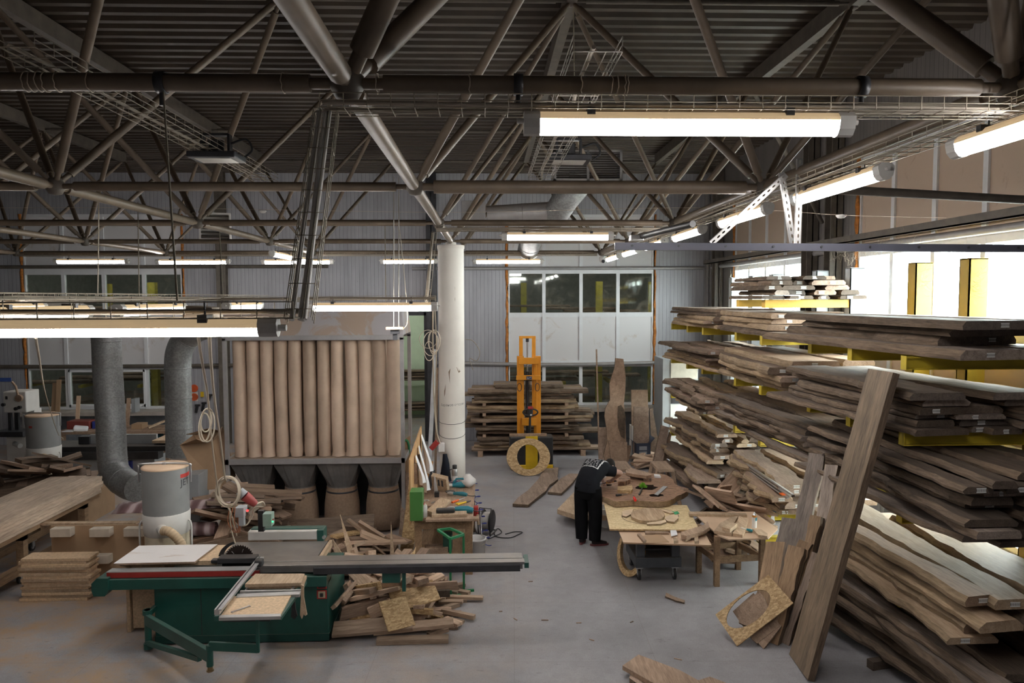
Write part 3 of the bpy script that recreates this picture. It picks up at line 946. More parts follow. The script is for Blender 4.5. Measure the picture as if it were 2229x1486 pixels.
# dome camera and smoke detectors
q = ay(1312, 560, 14.9)
dc = thing('dome_camera', 'white dome camera hanging under the far truss pipe near the window', 'camera', q)
MB().lathe([(.05, .03), (.075, 0), (.075, -.05), (.05, -.1), (0, -.12)], q, 14).build('shell', WHITE, dc)
MB().cyl(q+Vector((0, -.055, -.08)), q+Vector((0, -.08, -.085)), .035, 10).build('lens', BLACK, dc)
for px, py, Y, l in ((1831, 470, 7.0, 'small white smoke detector on a wire in front of the right wall panels'), (572, 460, 10, 'small white smoke detector on a wire in front of the upper back wall at left')):
    q = ay(px, py, Y)
    tag(MB().lathe([(.0, .012), (.05, .01), (.05, 0), (.03, -.02), (0, -.025)], q, 12).build('smoke_detector', WHITE), l, 'smoke detector')
B = MB().path(smooth_path([ay(0, 452, 10), ay(300, 452, 10), ay(575, 456, 10), ay(1000, 462, 10), ay(1460, 452, 9), ay(1680, 458, 8), ay(1831, 468, 7), ay(2060, 474, 6)]), .003, 4)
tag(B.build('detector_wire', CORD), 'thin sagging wire strung across the hall carrying the smoke detectors', 'wire')
# junction box on the low tray, with its cables
q = ay(450, 690, 2.85)
jb = thing('cable_junction_box', 'dusty grey square junction box standing in the nearest low wire tray', 'junction box', q)
B = MB().lathe([(.075, -.03), (.075, .0), (.055, .03)], (q.x, q.y, q.z+.0), 4)
B = MB().prism([(q.x-.052, q.y-.05, q.z-.03), (q.x+.052, q.y-.05, q.z-.03), (q.x+.038, q.y-.05, q.z+.038), (q.x-.058, q.y-.05, q.z+.045), (q.x-.06, q.y-.05, q.z+.01)], (0, .1, 0))
B.build('box_body', CABLE, jb, bev=.006)
MB().cyl((q.x-.03, q.y-.049, q.z+.02), (q.x-.03, q.y-.054, q.z+.02), .006, 10).build('knockout', DARK, jb)
# ================================================================ AIR DUCTS AT THE CEILING
q = ay(1280, 360, 12.2)
g = thing('air_grille', 'brown-grey louvred air grille box hanging under the roof in the middle', 'air grille', q)
B = MB()
w, h = .57, .25
for a, c in (((-w, -.02, h-.03), (w, .3, h)), ((-w, -.02, -h), (w, .3, -h+.03)), ((-w, -.02, -h), (-w+.04, .3, h)), ((w-.04, -.02, -h), (w, .3, h)), ((-.02, -.02, -h), (.02, .02, h))): B.box(a, c)
B = MB().box((-w, -.02, h-.03), (w, .3, h)).box((-w, -.02, -h), (w, .3, -h+.03)).box((-w, -.02, -h), (-w+.04, .3, h)).box((w-.04, -.02, -h), (w, .3, h)).box((-.02, -.02, -h), (.02, .02, h)).box((-w, .27, -h), (w, .3, h))
B.build('frame', SHEETM, g, local=True)
B = MB()
for i in range(12): B.cbox((0, .02, -h+.05+i*.038), (2*w-.08, .05, .006), rot=(R(25), 0, 0))
B.build('louvre', PIPE_DK, g, local=True)
q = ay(468, 493, 13)
g = thing('air_grille', 'tilted white air grille box at left above the far lights', 'air grille', q, R(18))
B = MB()
w, h = .26, .24
B.box((-w, -.02, h-.03), (w, .3, h)).box((-w, -.02, -h), (w, .3, -h+.03)).box((-w, -.02, -h), (-w+.03, .3, h)).box((w-.03, -.02, -h), (w, .3, h)).box((-w, .27, -h), (w, .3, h))
B.build('frame', WPAINT, g, local=True)
B = MB()
for i in range(6): B.cbox((0, .02, -h+.07+i*.07), (2*w-.06, .06, .008), rot=(R(30), 0, 0))
B.build('louvre', PIPE_DK, g, local=True)
def duct(pts, r, label, m=GALV, seams=.55, name='round_air_duct', n=20):
    P = smooth_path(pts, 6)
    B = MB().path(P, r, n)
    o = B.build(name, m)
    tag(o, label, 'duct')
    acc = 0
    last = 0
    s = []
    for i in range(1, len(P)-1):
        acc += (P[i]-P[i-1]).length
        if acc-last > seams:
            last = acc
            MB().lathe([(r, -.008), (r+.006, -.006), (r+.006, .006), (r, .008)], P[i], n, axis=(P[i+1]-P[i-1])).build('seam_ring', m, o)
    return o
duct([ay(1262, 380, 12.6), ay(1255, 405, 12.6), ay(1232, 432, 12.6), ay(1205, 470, 13.2), ay(1165, 500, 14.5), ay(1150, 545, 15.5)], .23, 'silvery round duct dropping below the middle air grille', GALV)
duct([ay(1215, 458, 13), ay(1150, 462, 13), ay(1060, 468, 13)], .16, 'horizontal brown-grey duct left of the silvery round duct', SHEETM)
o = MB().cbox(ay(1031, 470, 13), (.42, .3, .5)).build('duct_plenum_box', SHEETM, bev=.01); tag(o, 'square sheet-metal box on the left end of the horizontal ceiling duct', 'duct box')
# ================================================================ CANTILEVER RACK ON THE RIGHT
LV = [3.24, 2.47, 1.67, .80, .12]
XA, XC = 4.2, 5.62
AY = [16.5, 15.2, 14.1, 12.2, 11.05, 9.35, 8.3, 7.2]
rk = thing('cantilever_rack', 'tall yellow and grey cantilever rack along the right windows, loaded with boards', 'rack', (XC, 11, 0))
for y in AY:
    m = YELDIM if y < 10 else RACKG
    B = MB().box((XC-.1, y-.09, 0), (XC+.12, y-.075, 4.28)).box((XC-.1, y+.075, 0), (XC+.12, y+.09, 4.28)).box((XC-.1, y-.09, 0), (XC-.085, y+.09, 4.28)).box((XC+.0, y-.075, 0), (XC+.015, y+.075, 4.28))
    B.box((XC-.1, y-.09, 4.27), (XC+.12, y+.09, 4.285))
    B.build('upright', m, rk)
    for k, z in enumerate(LV):
        h = .13 if k < 4 else .10
        B = MB()
        B.box((XA, y-.012, z-h), (XC-.1, y+.012, z)).box((XA, y-.05, z-.012), (XC-.1, y+.05, z)).box((XA, y-.05, z-h), (XC-.1, y+.05, z-h+.012)).box((XA-.008, y-.05, z-h), (XA, y+.05, z+.01))
        if k == 4: B.box((XA+.02, y-.05, 0), (XA+.12, y+.05, z-h))
        B.build('arm', YEL, rk)
for y in (12.2, 11.05):
    MB().box((XA+.02, y-.07, 3.68), (XC, y+.07, 3.80)).build('upper_beam', plain('orange_yellow_beam', (.72, .43, .06), .5), rk)
for a, c in ((16.5, 15.2), (15.2, 14.1), (14.1, 12.2), (12.2, 11.05)):
    for z in (.5, 1.9, 2.9):
        MB().path([(XC, a, z), (XC, c, z+.5)], .014, 6).build('brace', RACKG, rk)
        MB().path([(XC, a, z+.5), (XC, c, z+.5)], .014, 6).build('brace', RACKG, rk)
ORD = ['bottom', 'second', 'third', 'fourth', 'fifth', 'sixth', 'seventh', 'eighth', 'ninth', 'tenth', 'eleventh', 'twelfth', 'thirteenth', 'fourteenth', 'fifteenth', 'sixteenth', 'seventeenth', 'eighteenth']
TONES = {'dusty': (W_DUSTY, BARK), 'grey': (W_GREY, BARK), 'dark': (W_DARK, BARK), 'pale': (W_TAN, BARK_PALE), 'burly': (W_DUSTY, BARK_PALE), 'fresh': (W_FRESH, BARK_PALE)}
nslab = [0]
def add_tag(o, L, W, T, end=-1, off=0.):
    B = MB().cbox((0, 0, 0), (.085, .0024, .042))
    t = B.build('paper_tag', TAG, o, local=True)
    t.location = (off, end*(L/2+.003), T*.5)
def rack_pile(name, z, y0, y1, x0, x1, n, th, tones, wide=.45, live=.035, rot=4.0, tags=.6, group=None, jag=.12, over=0., rot0=0.):
    r = random.Random(hash(name) % 9999 if False else sum(map(ord, name)))
    for k in range(n):
        t = th*r.uniform(.75, 1.25)
        xs = []
        x = x0 + r.uniform(-jag, jag*.7) - over*(1-k/max(1, n-1))
        while x < x1-.15:
            w = min(wide*r.uniform(.6, 1.35), x1-x+.15)
            if w < .14: break
            xs.append((x, w))
            x += w + r.uniform(.01, .09)
        sides = ['aisle side', 'wall side'] if len(xs) == 2 else (['aisle side', 'second from aisle', 'third from aisle', 'fourth from aisle', 'fifth from aisle'][:len(xs)] if len(xs) > 1 else ['full width'])
        for (xx, w), sd in zip(xs, sides):
            tn_ = r.choice(tones)
            m0, m1 = TONES[tn_]
            L = (y1-y0)*r.uniform(.78, 1.04)
            yc = (y0+y1)/2 + r.uniform(-.5, .5)*((y1-y0)-L) + r.uniform(-.15, .15)
            nslab[0] += 1
            ww = max(.10, w-live)
            B = slab(L, ww, t, nslab[0], live=live*r.uniform(.5, 1.4), wane=t*r.uniform(.2, .6), n=26, cut=(r.uniform(-.04, .04), r.uniform(-.04, .04)), taper=r.uniform(-.12, .18))
            o = B.build('live_edge_board', (m0, m1), None, local=True, flip=True)
            o.location = (xx+w/2, yc, z)
            o.rotation_euler = (0, r.uniform(-.012, .012), R(rot0+r.uniform(-rot, rot)))
            tag(o, '%s live-edge board, %s layer up, %s, %s' % ({'burly': 'rough-edged'}.get(tn_, tn_), ORD[k] if k else 'lowest', sd, name), 'board', group or ('boards in the '+name))
            if r.random() < tags: add_tag(o, L, ww, t, -1, r.uniform(-.2, .2)*ww)
        z += t + r.uniform(.002, .014)
    return z
PILES = [
 ('far pile, top rack tier', 0, 13.4, 16.6, 4.16, 5.5, 5, .07, ('dusty', 'burly'), .5, .05, 0),
 ('middle pile, top rack tier', 0, 10.7, 13.3, 4.16, 5.5, 4, .075, ('dusty', 'pale'), .6, .03, 0),
 ('near pile, top rack tier', 0, 6.5, 10.1, 4.25, 5.35, 4, .095, ('grey', 'dusty', 'grey'), 1.0, .03, 5),
 ('far pile, second rack tier', 1, 13.0, 16.6, 4.05, 5.5, 6, .06, ('burly', 'dusty'), .42, .07, 0),
 ('middle pile, second rack tier', 1, 10.0, 12.9, 4.10, 5.4, 5, .09, ('pale', 'burly', 'pale'), .62, .035, 0),
 ('near pile, second rack tier', 1, 6.9, 9.9, 4.12, 5.55, 6, .062, ('grey', 'grey', 'dark'), .5, .04, 3),
 ('far pile, third rack tier', 2, 13.0, 16.5, 4.05, 5.5, 5, .062, ('burly', 'dusty'), .45, .07, 0),
 ('middle pile, third rack tier', 2, 9.0, 12.7, 4.16, 5.3, 7, .062, ('dusty', 'grey', 'grey'), .42, .05, 3),
 ('near pile, third rack tier', 2, 6.0, 9.0, 4.18, 5.55, 9, .058, ('grey', 'dark', 'dark'), .42, .045, 1),
 ('far pile, fourth rack tier', 3, 12.9, 16.3, 3.98, 5.4, 7, .068, ('burly', 'fresh', 'pale', 'dusty'), .42, .07, 0),
 ('middle pile, fourth rack tier', 3, 9.7, 11.9, 4.0, 5.2, 6, .07, ('burly', 'pale', 'burly'), .38, .08, 0),
 ('near pile, fourth rack tier', 3, 6.0, 8.9, 4.1, 5.5, 5, .08, ('pale', 'dusty', 'pale', 'fresh'), .45, .035, 2),
 ('far pile, bottom rack tier', 4, 12.7, 16.0, 3.92, 5.4, 7, .07, ('burly', 'dusty'), .45, .08, 2),
 ('near pile, bottom rack tier', 4, 5.6, 8.8, 4.1, 5.5, 6, .08, ('grey', 'dusty', 'dark'), .42, .05, 3),
]
for nm, lv, y0, y1, x0, x1, n, th, tones, wide, live, r0 in PILES:
    ov = .2 if 'far pile, bottom' in nm or 'far pile, fourth' in nm else 0
    rack_pile(nm, LV[lv]+.012, y0, y1, x0, x1, n, th, tones, wide, live, jag=.24 if 'far' in nm else .17, rot0=r0)
rack_pile('stack on the raised orange beams', 3.81, 10.8, 12.5, 4.2, 5.55, 5, .065, ('dark', 'grey', 'dusty'), .42, .035, tags=.9)
# red-brown block in the raised stack is one of the few sawn pieces
# ================================================================ BOARD STACK BEHIND THE STACKER
r = random.Random(3)
z = .14
for k in range(16):
    t = .075*r.uniform(.7, 1.35)
    gap = k in (3, 6, 8, 10)
    rows = [(17.75, .45), (18.25, .5)]
    x0 = -.65+r.uniform(-.1, .35)
    x1 = {0: 2.85, 1: 2.5, 2: 2.3}.get(k, r.uniform(2.1, 2.85) if k < 9 else r.uniform(1.9, 2.5))
    if k == 15: x0, x1 = .1, 1.9
    for q, (yc, w) in enumerate(rows):
        L = x1-x0+(0 if q == 0 else r.uniform(-.2, .1))
        nslab[0] += 1
        m0, m1 = TONES[r.choice(('dusty', 'pale', 'burly', 'dusty'))]
        o = slab(L*r.uniform(.82, 1.02), w*r.uniform(.8, 1.05), t, nslab[0], live=.055, wane=t*.7, n=30).build('live_edge_board', (m0, m1), None, local=True)
        o.location = ((x0+x1)/2, yc+r.uniform(-.04, .04), z)
        o.rotation_euler = (0, 0, R(90+r.uniform(-1.2, 1.2)))
        tag(o, 'brown live-edge board, %s layer up, %s row of the stack behind the yellow stacker' % (ORD[k] if k else 'lowest', 'front' if q == 0 else 'back'), 'board', 'boards stacked behind the yellow stacker')
    z += t+.004
    if gap:
        for xx in (-.1, .75, 1.9):
            s = MB().box((xx-.04, 17.5, z), (xx+.04, 18.5, z+.07)).build('spacer_block', W_TAN)
            tag(s, 'short wooden spacer stick %s layer in the stack behind the stacker' % ('above the '+ORD[k]), 'spacer', 'spacers in the stack behind the stacker')
        z += .072
for xx in (-.2, .9, 2.3):
    s = MB().box((xx-.06, 17.45, 0), (xx+.06, 18.5, .138)).build('bearer_block', W_TAN)
    tag(s, 'wooden bearer under the stack behind the yellow stacker', 'bearer', 'bearers under the stack behind the stacker')
# ================================================================ YELLOW STACKER
Ys = 16.35
def sx(px): return ay(px, 850, Ys).x
def sz(py): return ay(1150, py, Ys).z
st = thing('pallet_stacker', 'yellow-orange hand pallet stacker with tall mast and black base', 'stacker', (sx(1152), Ys, 0))
for a in (1126, 1163):
    B = MB().box((sx(a), Ys+.1, .25), (sx(a+15), Ys+.26, sz(776)))
    B.box((sx(a)+.04, Ys+.07, .3), (sx(a)+.07, Ys+.1, sz(780)))
    B.build('mast_rail', ORANGE, st, bev=.006)
for a in (1131, 1159):
    MB().box((sx(a), Ys+.14, 1.0), (sx(a+8), Ys+.22, sz(733))).build('inner_mast', ORANGE, st, bev=.004)
MB().box((sx(1131), Ys+.13, sz(737)), (sx(1167), Ys+.23, sz(732))).build('mast_top_bar', ORANGE, st, bev=.004)
MB().box((sx(1129), Ys+.06, sz(793)), (sx(1173), Ys+.13, sz(779))).build('cross_plate', ORANGE, st, bev=.006)
B = MB().box((sx(1124), Ys+.03, sz(827)), (sx(1177), Ys+.09, sz(817))); B.build('front_plate', ORANGE, st, bev=.005)
o = MB().box((sx(1146), Ys+.022, sz(826)), (sx(1158), Ys+.031, sz(819))).build('badge', plain('badge_blue', (.05, .07, .14)), st)
B = MB()
pz_ = [(1148, 820.5), (1150.5, 825), (1152, 822), (1156.5, 820.3)]
B.path([ay(px, py, Ys+.02) for px, py in pz_[:1]+pz_[1:]], .004, 4).path([ay(1148.5, 825, Ys+.02), ay(1148.5, 821, Ys+.02)], .003, 4)
B.build('badge_mark', WHITE, st)
MB().cyl((sx(1149), Ys+.18, .4), (sx(1149), Ys+.18, sz(810)), .035, 12).build('hydraulic_cylinder', DARK, st)
MB().cyl((sx(1149), Ys+.18, sz(815)), (sx(1149), Ys+.18, sz(738)), .018, 10).build('piston_rod', STEEL, st)
MB().cyl((sx(1149), Ys+.18, sz(745)), (sx(1149), Ys+.18, sz(735)), .035, 10).build('chain_head', DARK, st)
for a in (1144, 1154):
    pts = [(sx(a), Ys+.1, sz(800)-i*.06) for i in range(22)]
    MB().path(pts, [.012 if i % 2 else .007 for i in range(22)], 6).build('lift_chain', DARK, st)
for a in (1131, 1170):
    MB().path([(sx(a)+.05*math.cos(t), Ys+.06, sz(843)+.09*math.sin(t)) for t in [k*.52 for k in range(12)]], .008, 5, closed=True).build('tie_ring', DARK, st)
MB().box((sx(1136), Ys+.0, .95), (sx(1167), Ys+.1, 1.12)).build('lower_bracket', ORANGE, st, bev=.006)
B = MB().box((sx(1108), Ys-.35, .08), (sx(1201), Ys+.02, sz(944))); B.build('base_cover', BLACK, st, bev=.03)
B = MB().box((sx(1142), Ys-.365, .1), (sx(1168), Ys-.34, sz(943))); B.build('base_stripe', SYEL, st, bev=.004)
B = MB().box((sx(1110), Ys-.36, .03), (sx(1201), Ys+.1, .14)); B.build('base_skirt', SYEL, st, bev=.02)
for s in (1118, 1180):
    MB().box((sx(s), Ys+.05, .05), (sx(s+10), Ys+1.0, .10)).build('fork', ORANGE, st)
for s in (1120, 1190): MB().cyl((sx(s)-.04, Ys-.2, .07), (sx(s)+.04, Ys-.2, .07), .07, 14).build('wheel', BLACK, st)
B = MB().path([ay(1153, 940, Ys-.1), ay(1154, 905, Ys-.2), ay(1153, 893, Ys-.25)], [.03, .022, .03], 8); B.build('tiller_arm', BLACK, st)
B = MB().path([(sx(1153)+.165*math.cos(t), Ys-.27-.02*math.sin(t), sz(893)+.08*math.sin(t)) for t in [k*math.pi/9 for k in range(18)]], .018, 7, closed=True); B.build('handle_loop', BLACK, st)
B = MB().cbox((sx(1153), Ys-.28, sz(890)), (.11, .06, .16)); B.build('tiller_head', BLACK, st, bev=.02)
B = MB().cbox((sx(1153), Ys-.29, sz(883)), (.12, .065, .06)); B.build('red_button_cap', RED, st, bev=.015)
MB().cbox((sx(1154), Ys-.32, sz(898)), (.04, .004, .03)).build('label_plate', WHITE, st)
o = MB().box((sx(1108), Ys-.3, sz(944)+.002), (sx(1188), Ys-.2, sz(944)+.05)).build('offcut', W_TAN); tag(o, 'flat offcut lying on the black base of the yellow stacker', 'offcut')
def ell(c, a, b_, u, v, n=40, ph=0): return [Vector(c)+Vector(u)*(a*math.cos(2*math.pi*k/n+ph))+Vector(v)*(b_*math.sin(2*math.pi*k/n+ph)) for k in range(n)]
# strand board ring leaning on the stacker
v = Vector((0, math.sin(R(18)), math.cos(R(18))))
c = Vector((sx(1148)-.02, Ys-.72, .395))
B = MB().ringplate(ell(c, .475, .405, (1, 0, 0), v), ell(c+v*.0, .245, .27, (1, 0, 0), v), Vector((0, .05, -.016)))
tag(B.build('strand_board_ring', OSB), 'big oval strand board ring leaning on the black stacker base', 'board ring')
# ================================================================ LEANING SLABS AT THE BACK RIGHT
def outline_board(pts_px, Yb, lean, T, name, label, cat, mats, bark=True):
    """outline traced on a leaning plane standing at floor line Y=Yb and tilting back by lean (dy/dz)"""
    def on(px, py):
        d = ray(px, py)
        # plane: y = Yb + lean*z
        t = (Yb + lean*HC)/(d.y-lean*d.z)
        return EYE+d*t
    poly = [on(*p) for p in pts_px]
    nrm = Vector((0, 1, -lean)).normalized()
    B = MB().prism(poly, nrm*T, 0, 1)
    return tag(B.build(name, mats), label, cat)
outline_board([(1340, 779), (1357, 781), (1362, 820), (1361, 850), (1358, 880), (1361, 905), (1363, 960), (1364, 1003), (1318, 1005), (1314, 990), (1322, 960), (1320, 930), (1316, 905), (1318, 888), (1328, 870), (1327, 835), (1333, 815), (1338, 800)], 16.3, .09, .06, 'leaning_slab', 'tall curvy walnut slab leaning beside the yellow stacker stack, bark patch inside', 'board', (W_TAN, BARK))
outline_board([(1345, 884), (1352, 881), (1358, 890), (1362, 905), (1360, 940), (1360, 955), (1352, 950), (1346, 930), (1344, 905)], 16.26, .09, .01, 'bark_patch', 'dark rough bark patch on the face of the tall leaning slab', 'bark', (BARK, BARK))
outline_board([(1325, 961), (1330, 960), (1365, 962), (1366, 1009), (1331, 1009), (1328, 985)], 15.9, .08, .05, 'leaning_slab', 'short wide oak slab leaning at the foot of the tall slab', 'board', (W_TAN, BARK))
outline_board([(1374, 848), (1410, 848), (1412, 940), (1412, 1009), (1376, 1009)], 16.8, .08, .03, 'leaning_board', 'rectangular brown board leaning below the far right window', 'board', (W_TAN, W_TAN))
outline_board([(1380, 885), (1412, 886), (1414, 1013), (1378, 1013)], 16.6, .05, .04, 'leaning_board', 'shorter dusty board leaning in front of the rectangular brown board', 'board', (W_DUSTY, BARK))
outline_board([(1414, 890), (1420, 888), (1428, 930), (1440, 1007), (1420, 1007)], 16.9, .06, .04, 'leaning_board', 'narrow dark board leaning right of the brown window boards', 'board', (W_DUSTY, BARK))
outline_board([(1297, 760), (1300, 760), (1306, 1001), (1303, 1001)], 17.2, .03, .03, 'wood_stick', 'tall thin stick standing beside the board stack before the window', 'stick', (W_TAN, W_TAN))
outline_board([(1303, 930), (1320, 930), (1322, 1005), (1303, 1005)], 17.0, .05, .03, 'leaning_board', 'small dark panel standing between the stick and the tall slab', 'board', (W_DUSTY, W_DUSTY))
outline_board([(1440, 925), (1457, 930), (1436, 1044), (1414, 1043)], 15.35, .18, .09, 'leaning_board', 'thick dark-barked board leaning at the end of the rack, near boxes', 'board', (W_DUSTY, BARK))
outline_board([(1457, 940), (1462, 945), (1443, 1041), (1434, 1042)], 15.45, .18, .05, 'leaning_board', 'thin board right behind the thick dark-barked leaning board', 'board', (W_TAN, BARK))
# grey locker-like cabinet behind the rack end
q0, q1 = ay(1441, 960, 17.6), ay(1520, 780, 17.6)
lk = thing('grey_cabinet', 'tall grey cabinet with louvred front behind the far rack end', 'cabinet', ((q0.x+q1.x)/2, 17.9, 0))
MB().box((q0.x, 17.6, .05), (q1.x, 18.5, q1.z)).build('body', GREYM, lk, bev=.01)
for zz in (.12, .34): MB().box((q0.x+.25, 17.585, q1.z-zz), (q1.x-.04, 17.6, q1.z-zz+.1)).build('vent_slot', BLACK, lk)
MB().box((q0.x+.2, 17.58, q1.z-.5), (q1.x-.02, 17.6, q1.z-.03)).build('front_panel', plain('cream_panel', (.6, .56, .47), .5), lk)
MB().box((q0.x+.22, 17.57, q1.z-1.1), (q1.x-.06, 17.59, q1.z-.55)).build('glass_door', DARK, lk)
MB().box((q0.x+.2, 17.585, .1), (q1.x-.02, 17.6, q1.z-1.12)).build('lower_door', WPAINT, lk)
# boxes
def open_box(c, s, h, rz, name, label, m=CARD, flaps=True, mark=None):
    o = thing(name, label, 'box', c, rz)
    w, d = s
    t = .006
    B = MB().box((-w/2, -d/2, 0), (w/2, -d/2+t, h)).box((-w/2, d/2-t, 0), (w/2, d/2, h)).box((-w/2, -d/2, 0), (-w/2+t, d/2, h)).box((w/2-t, -d/2, 0), (w/2, d/2, h)).box((-w/2, -d/2, 0), (w/2, d/2, t))
    B.build('body', m, o, local=True)
    if flaps:
        B = MB()
        for s_, ang in ((-1, 35), (1, 50)):
            B.cbox((s_*(w/2+.07*math.cos(R(ang))), 0, h+.07*math.sin(R(ang))), (.16, d, .005), rot=(0, -s_*R(ang), 0))
        B.build('flap', m, o, local=True)
    return o
q = az(1400, 1012)
o = open_box((q.x, q.y+.2, 0), (.34, .34), .50, R(4), 'printed_box', 'small dark-blue printed box on the floor beside the leaning slabs', plain('dark_blue_card', (.035, .045, .075), .6))
for i in range(3): MB().box((-.1, -.173, .1+i*.12), (.08, -.171, .19+i*.12)).build('printed_panel', plain('printed_grey', (.25, .27, .3)), o, local=True)
q = az(1425, 1000)
open_box((q.x+.05, q.y+.5, 0), (.5, .45), .42, R(-6), 'cardboard_box', 'brown cardboard box of offcuts behind the dark-blue printed box')
q = az(1372, 1010)
for i, (dx, h, l) in enumerate(((0, .38, 'left'), (.13, .34, 'right'))):
    o = MB().cbox((q.x+dx, q.y+.3, h/2), (.1, .04, h), rot=(.1, .15-.1*i, 0)).build('offcut', W_TAN); tag(o, 'short offcut standing against the back slabs, %s one of two by the printed box' % l, 'offcut')
o = open_box((az(1370, 985).x, 16.9, 0), (.3, .25), .85, 0, 'white_frame_box', 'small pale open crate standing between tall slab and offcut boxes', WPAINT, False)
# slabs lying on the floor in the middle
def floor_outline(pts, z, T, name, label, cat, mats):
    poly = [az(px, py, z+T) for px, py in pts]
    B = MB().prism(poly, (0, 0, -T), 0, 1)
    return tag(B.build(name, mats), label, cat)
def floorboard(pts, z, T, label, mats=(W_TAN, BARK)): return floor_outline(pts, z, T, 'floor_board', label, 'board', mats)
floorboard([(1186, 1015), (1216, 1017), (1213, 1037), (1215, 1042), (1207, 1048), (1196, 1055), (1188, 1068), (1172, 1080), (1150, 1098), (1116, 1096), (1128, 1082), (1150, 1066), (1172, 1042), (1180, 1028)], 0.01, .05, 'long curved slab lying on the floor before the stacker', (W_DUSTY, BARK))
floorboard([(1240, 1030), (1260, 1031), (1246, 1050), (1222, 1073), (1192, 1070), (1206, 1055), (1220, 1041)], 0.01, .045, 'short slab lying on the floor, right of the long curved slab', (W_DUSTY, BARK))
# ================================================================ BURL SLAB TABLE AND STRAND BOARD PANEL
zt = .78
op = [(600, 300), (640, 262), (730, 240), (830, 232), (1000, 242), (1130, 240), (1250, 258), (1320, 305), (1335, 345), (1400, 378), (1482, 402), (1430, 448), (1360, 475), (1330, 500), (1250, 528), (1100, 534), (990, 525), (900, 520), (790, 528), (720, 532), (650, 505), (560, 470), (530, 440), (555, 390), (575, 340)]
cr = lambda p: (1190+p[0]/4.795, 980+p[1]/4.795)
tb = thing('burl_slab_table', 'large round burl wood slab with holes on trestles, where the man works', 'table', az(*cr((950, 400)), zt)*1)
top = [az(*cr(p), zt) for p in op]
P = smooth_path(top+[top[0]], 3)[:-1]
bmh = bmesh.new()
def hole(cx_, cy_, a, b_, k=14, seed=1):
    r_ = random.Random(seed)
    return [az(*cr((cx_+a*math.cos(-2*math.pi*i/k)*r_.uniform(.8, 1.2), cy_+b_*math.sin(-2*math.pi*i/k)*r_.uniform(.75, 1.2))), zt) for i in range(k)]
holes = [hole(1040, 385, 105, 30, seed=2), hole(1150, 468, 75, 16, seed=3), hole(680, 318, 55, 14, seed=4), hole(640, 362, 40, 10, seed=5)]
from mathutils.geometry import delaunay_2d_cdt
def holed_plate(outer, holes, T, name, mats, parent, smooth=False):
    vs = [Vector((p.x, p.y)) for p in outer]
    loops = [list(range(len(outer)))]
    for h in holes:
        loops.append(list(range(len(vs), len(vs)+len(h))))
        vs += [Vector((p.x, p.y)) for p in h]
    edges = [(l[i], l[(i+1) % len(l)]) for l in loops for i in range(len(l))]
    ov, oe, of, _, _, _ = delaunay_2d_cdt(vs, edges, [], 0, 1e-6)
    def inside(p, poly):
        c_ = False
        for i in range(len(poly)):
            a, b2 = poly[i], poly[i-1]
            if (a.y > p.y) != (b2.y > p.y) and p.x < (b2.x-a.x)*(p.y-a.y)/(b2.y-a.y)+a.x: c_ = not c_
        return c_
    keep = []
    for f in of:
        c_ = sum((ov[i] for i in f), Vector((0, 0)))/len(f)
        if inside(c_, outer) and not any(inside(c_, h) for h in holes): keep.append(f)
    z = outer[0].z
    B = MB()
    B.add([(v.x, v.y, z) for v in ov], keep, 0)
    B.add([(v.x, v.y, z-T) for v in ov], [f[::-1] for f in keep], 0)
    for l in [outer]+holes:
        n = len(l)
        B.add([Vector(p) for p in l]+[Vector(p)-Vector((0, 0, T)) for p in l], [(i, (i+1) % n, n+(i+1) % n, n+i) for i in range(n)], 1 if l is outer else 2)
    return B.build(name, mats, parent)
holed_plate(P, holes, .085, 'slab_top', (W_SLAB, BARK_PALE, plain('painted_shade_hole_bark', (.035, .02, .013), .9)), tb)  # bark of the hole walls darkened to paint in the shade inside
for px in (780, 1200):
    q = az(*cr((px, 420)), .2)
    B = MB()
    for dx, dy in ((-.25, -.3), (.25, -.3), (-.25, .3), (.25, .3)): B.beam((q.x+dx*1.1, q.y+dy, 0), (q.x+dx*.5, q.y+dy*.8, zt-.1), .06, .06)
    B.beam((q.x, q.y-.35, zt-.115), (q.x, q.y+.35, zt-.115), .3, .05)
    B.build('trestle', W_TAN, tb)
# things on the slab
def on_slab(pts, T, name, label, cat, m, z=zt+.002): return floor_outline([cr(p) for p in pts], z, T, name, label, cat, (m, m))
o = on_slab([(825, 205), (880, 178), (950, 200), (1080, 235), (1095, 255), (1040, 265), (900, 245), (830, 230)], .05, 'curved_board', 'curved board piece raised at the back of the burl slab table', 'board', W_TAN, zt+.05)
o = on_slab([(1010, 275), (1070, 280), (1070, 292), (1010, 292)], .045, 'support_block', 'small wooden block under the curved board on the burl slab', 'block', W_TAN)
on_slab([(750, 295), (800, 268), (870, 275), (872, 300), (820, 325), (745, 325)], .07, 'burl_piece', 'knobbly raised burl piece behind the man\'s hands on the slab', 'wood piece', W_SLAB)
on_slab([(740, 375), (890, 362), (900, 395), (880, 420), (740, 410)], .05, 'golden_burl_piece', 'golden bark-edged piece lying on the slab by the man\'s hands', 'wood piece', OSB)
on_slab([(1125, 455), (1215, 370), (1262, 375), (1160, 465)], .012, 'metal_strip', 'grey metal strip lying across a hole of the burl slab', 'strip', ALU)
on_slab([(1120, 245), (1180, 252), (1192, 272), (1125, 268)], .03, 'white_rag', 'small white crumpled rag at the back edge of the slab', 'rag', CLOTH)
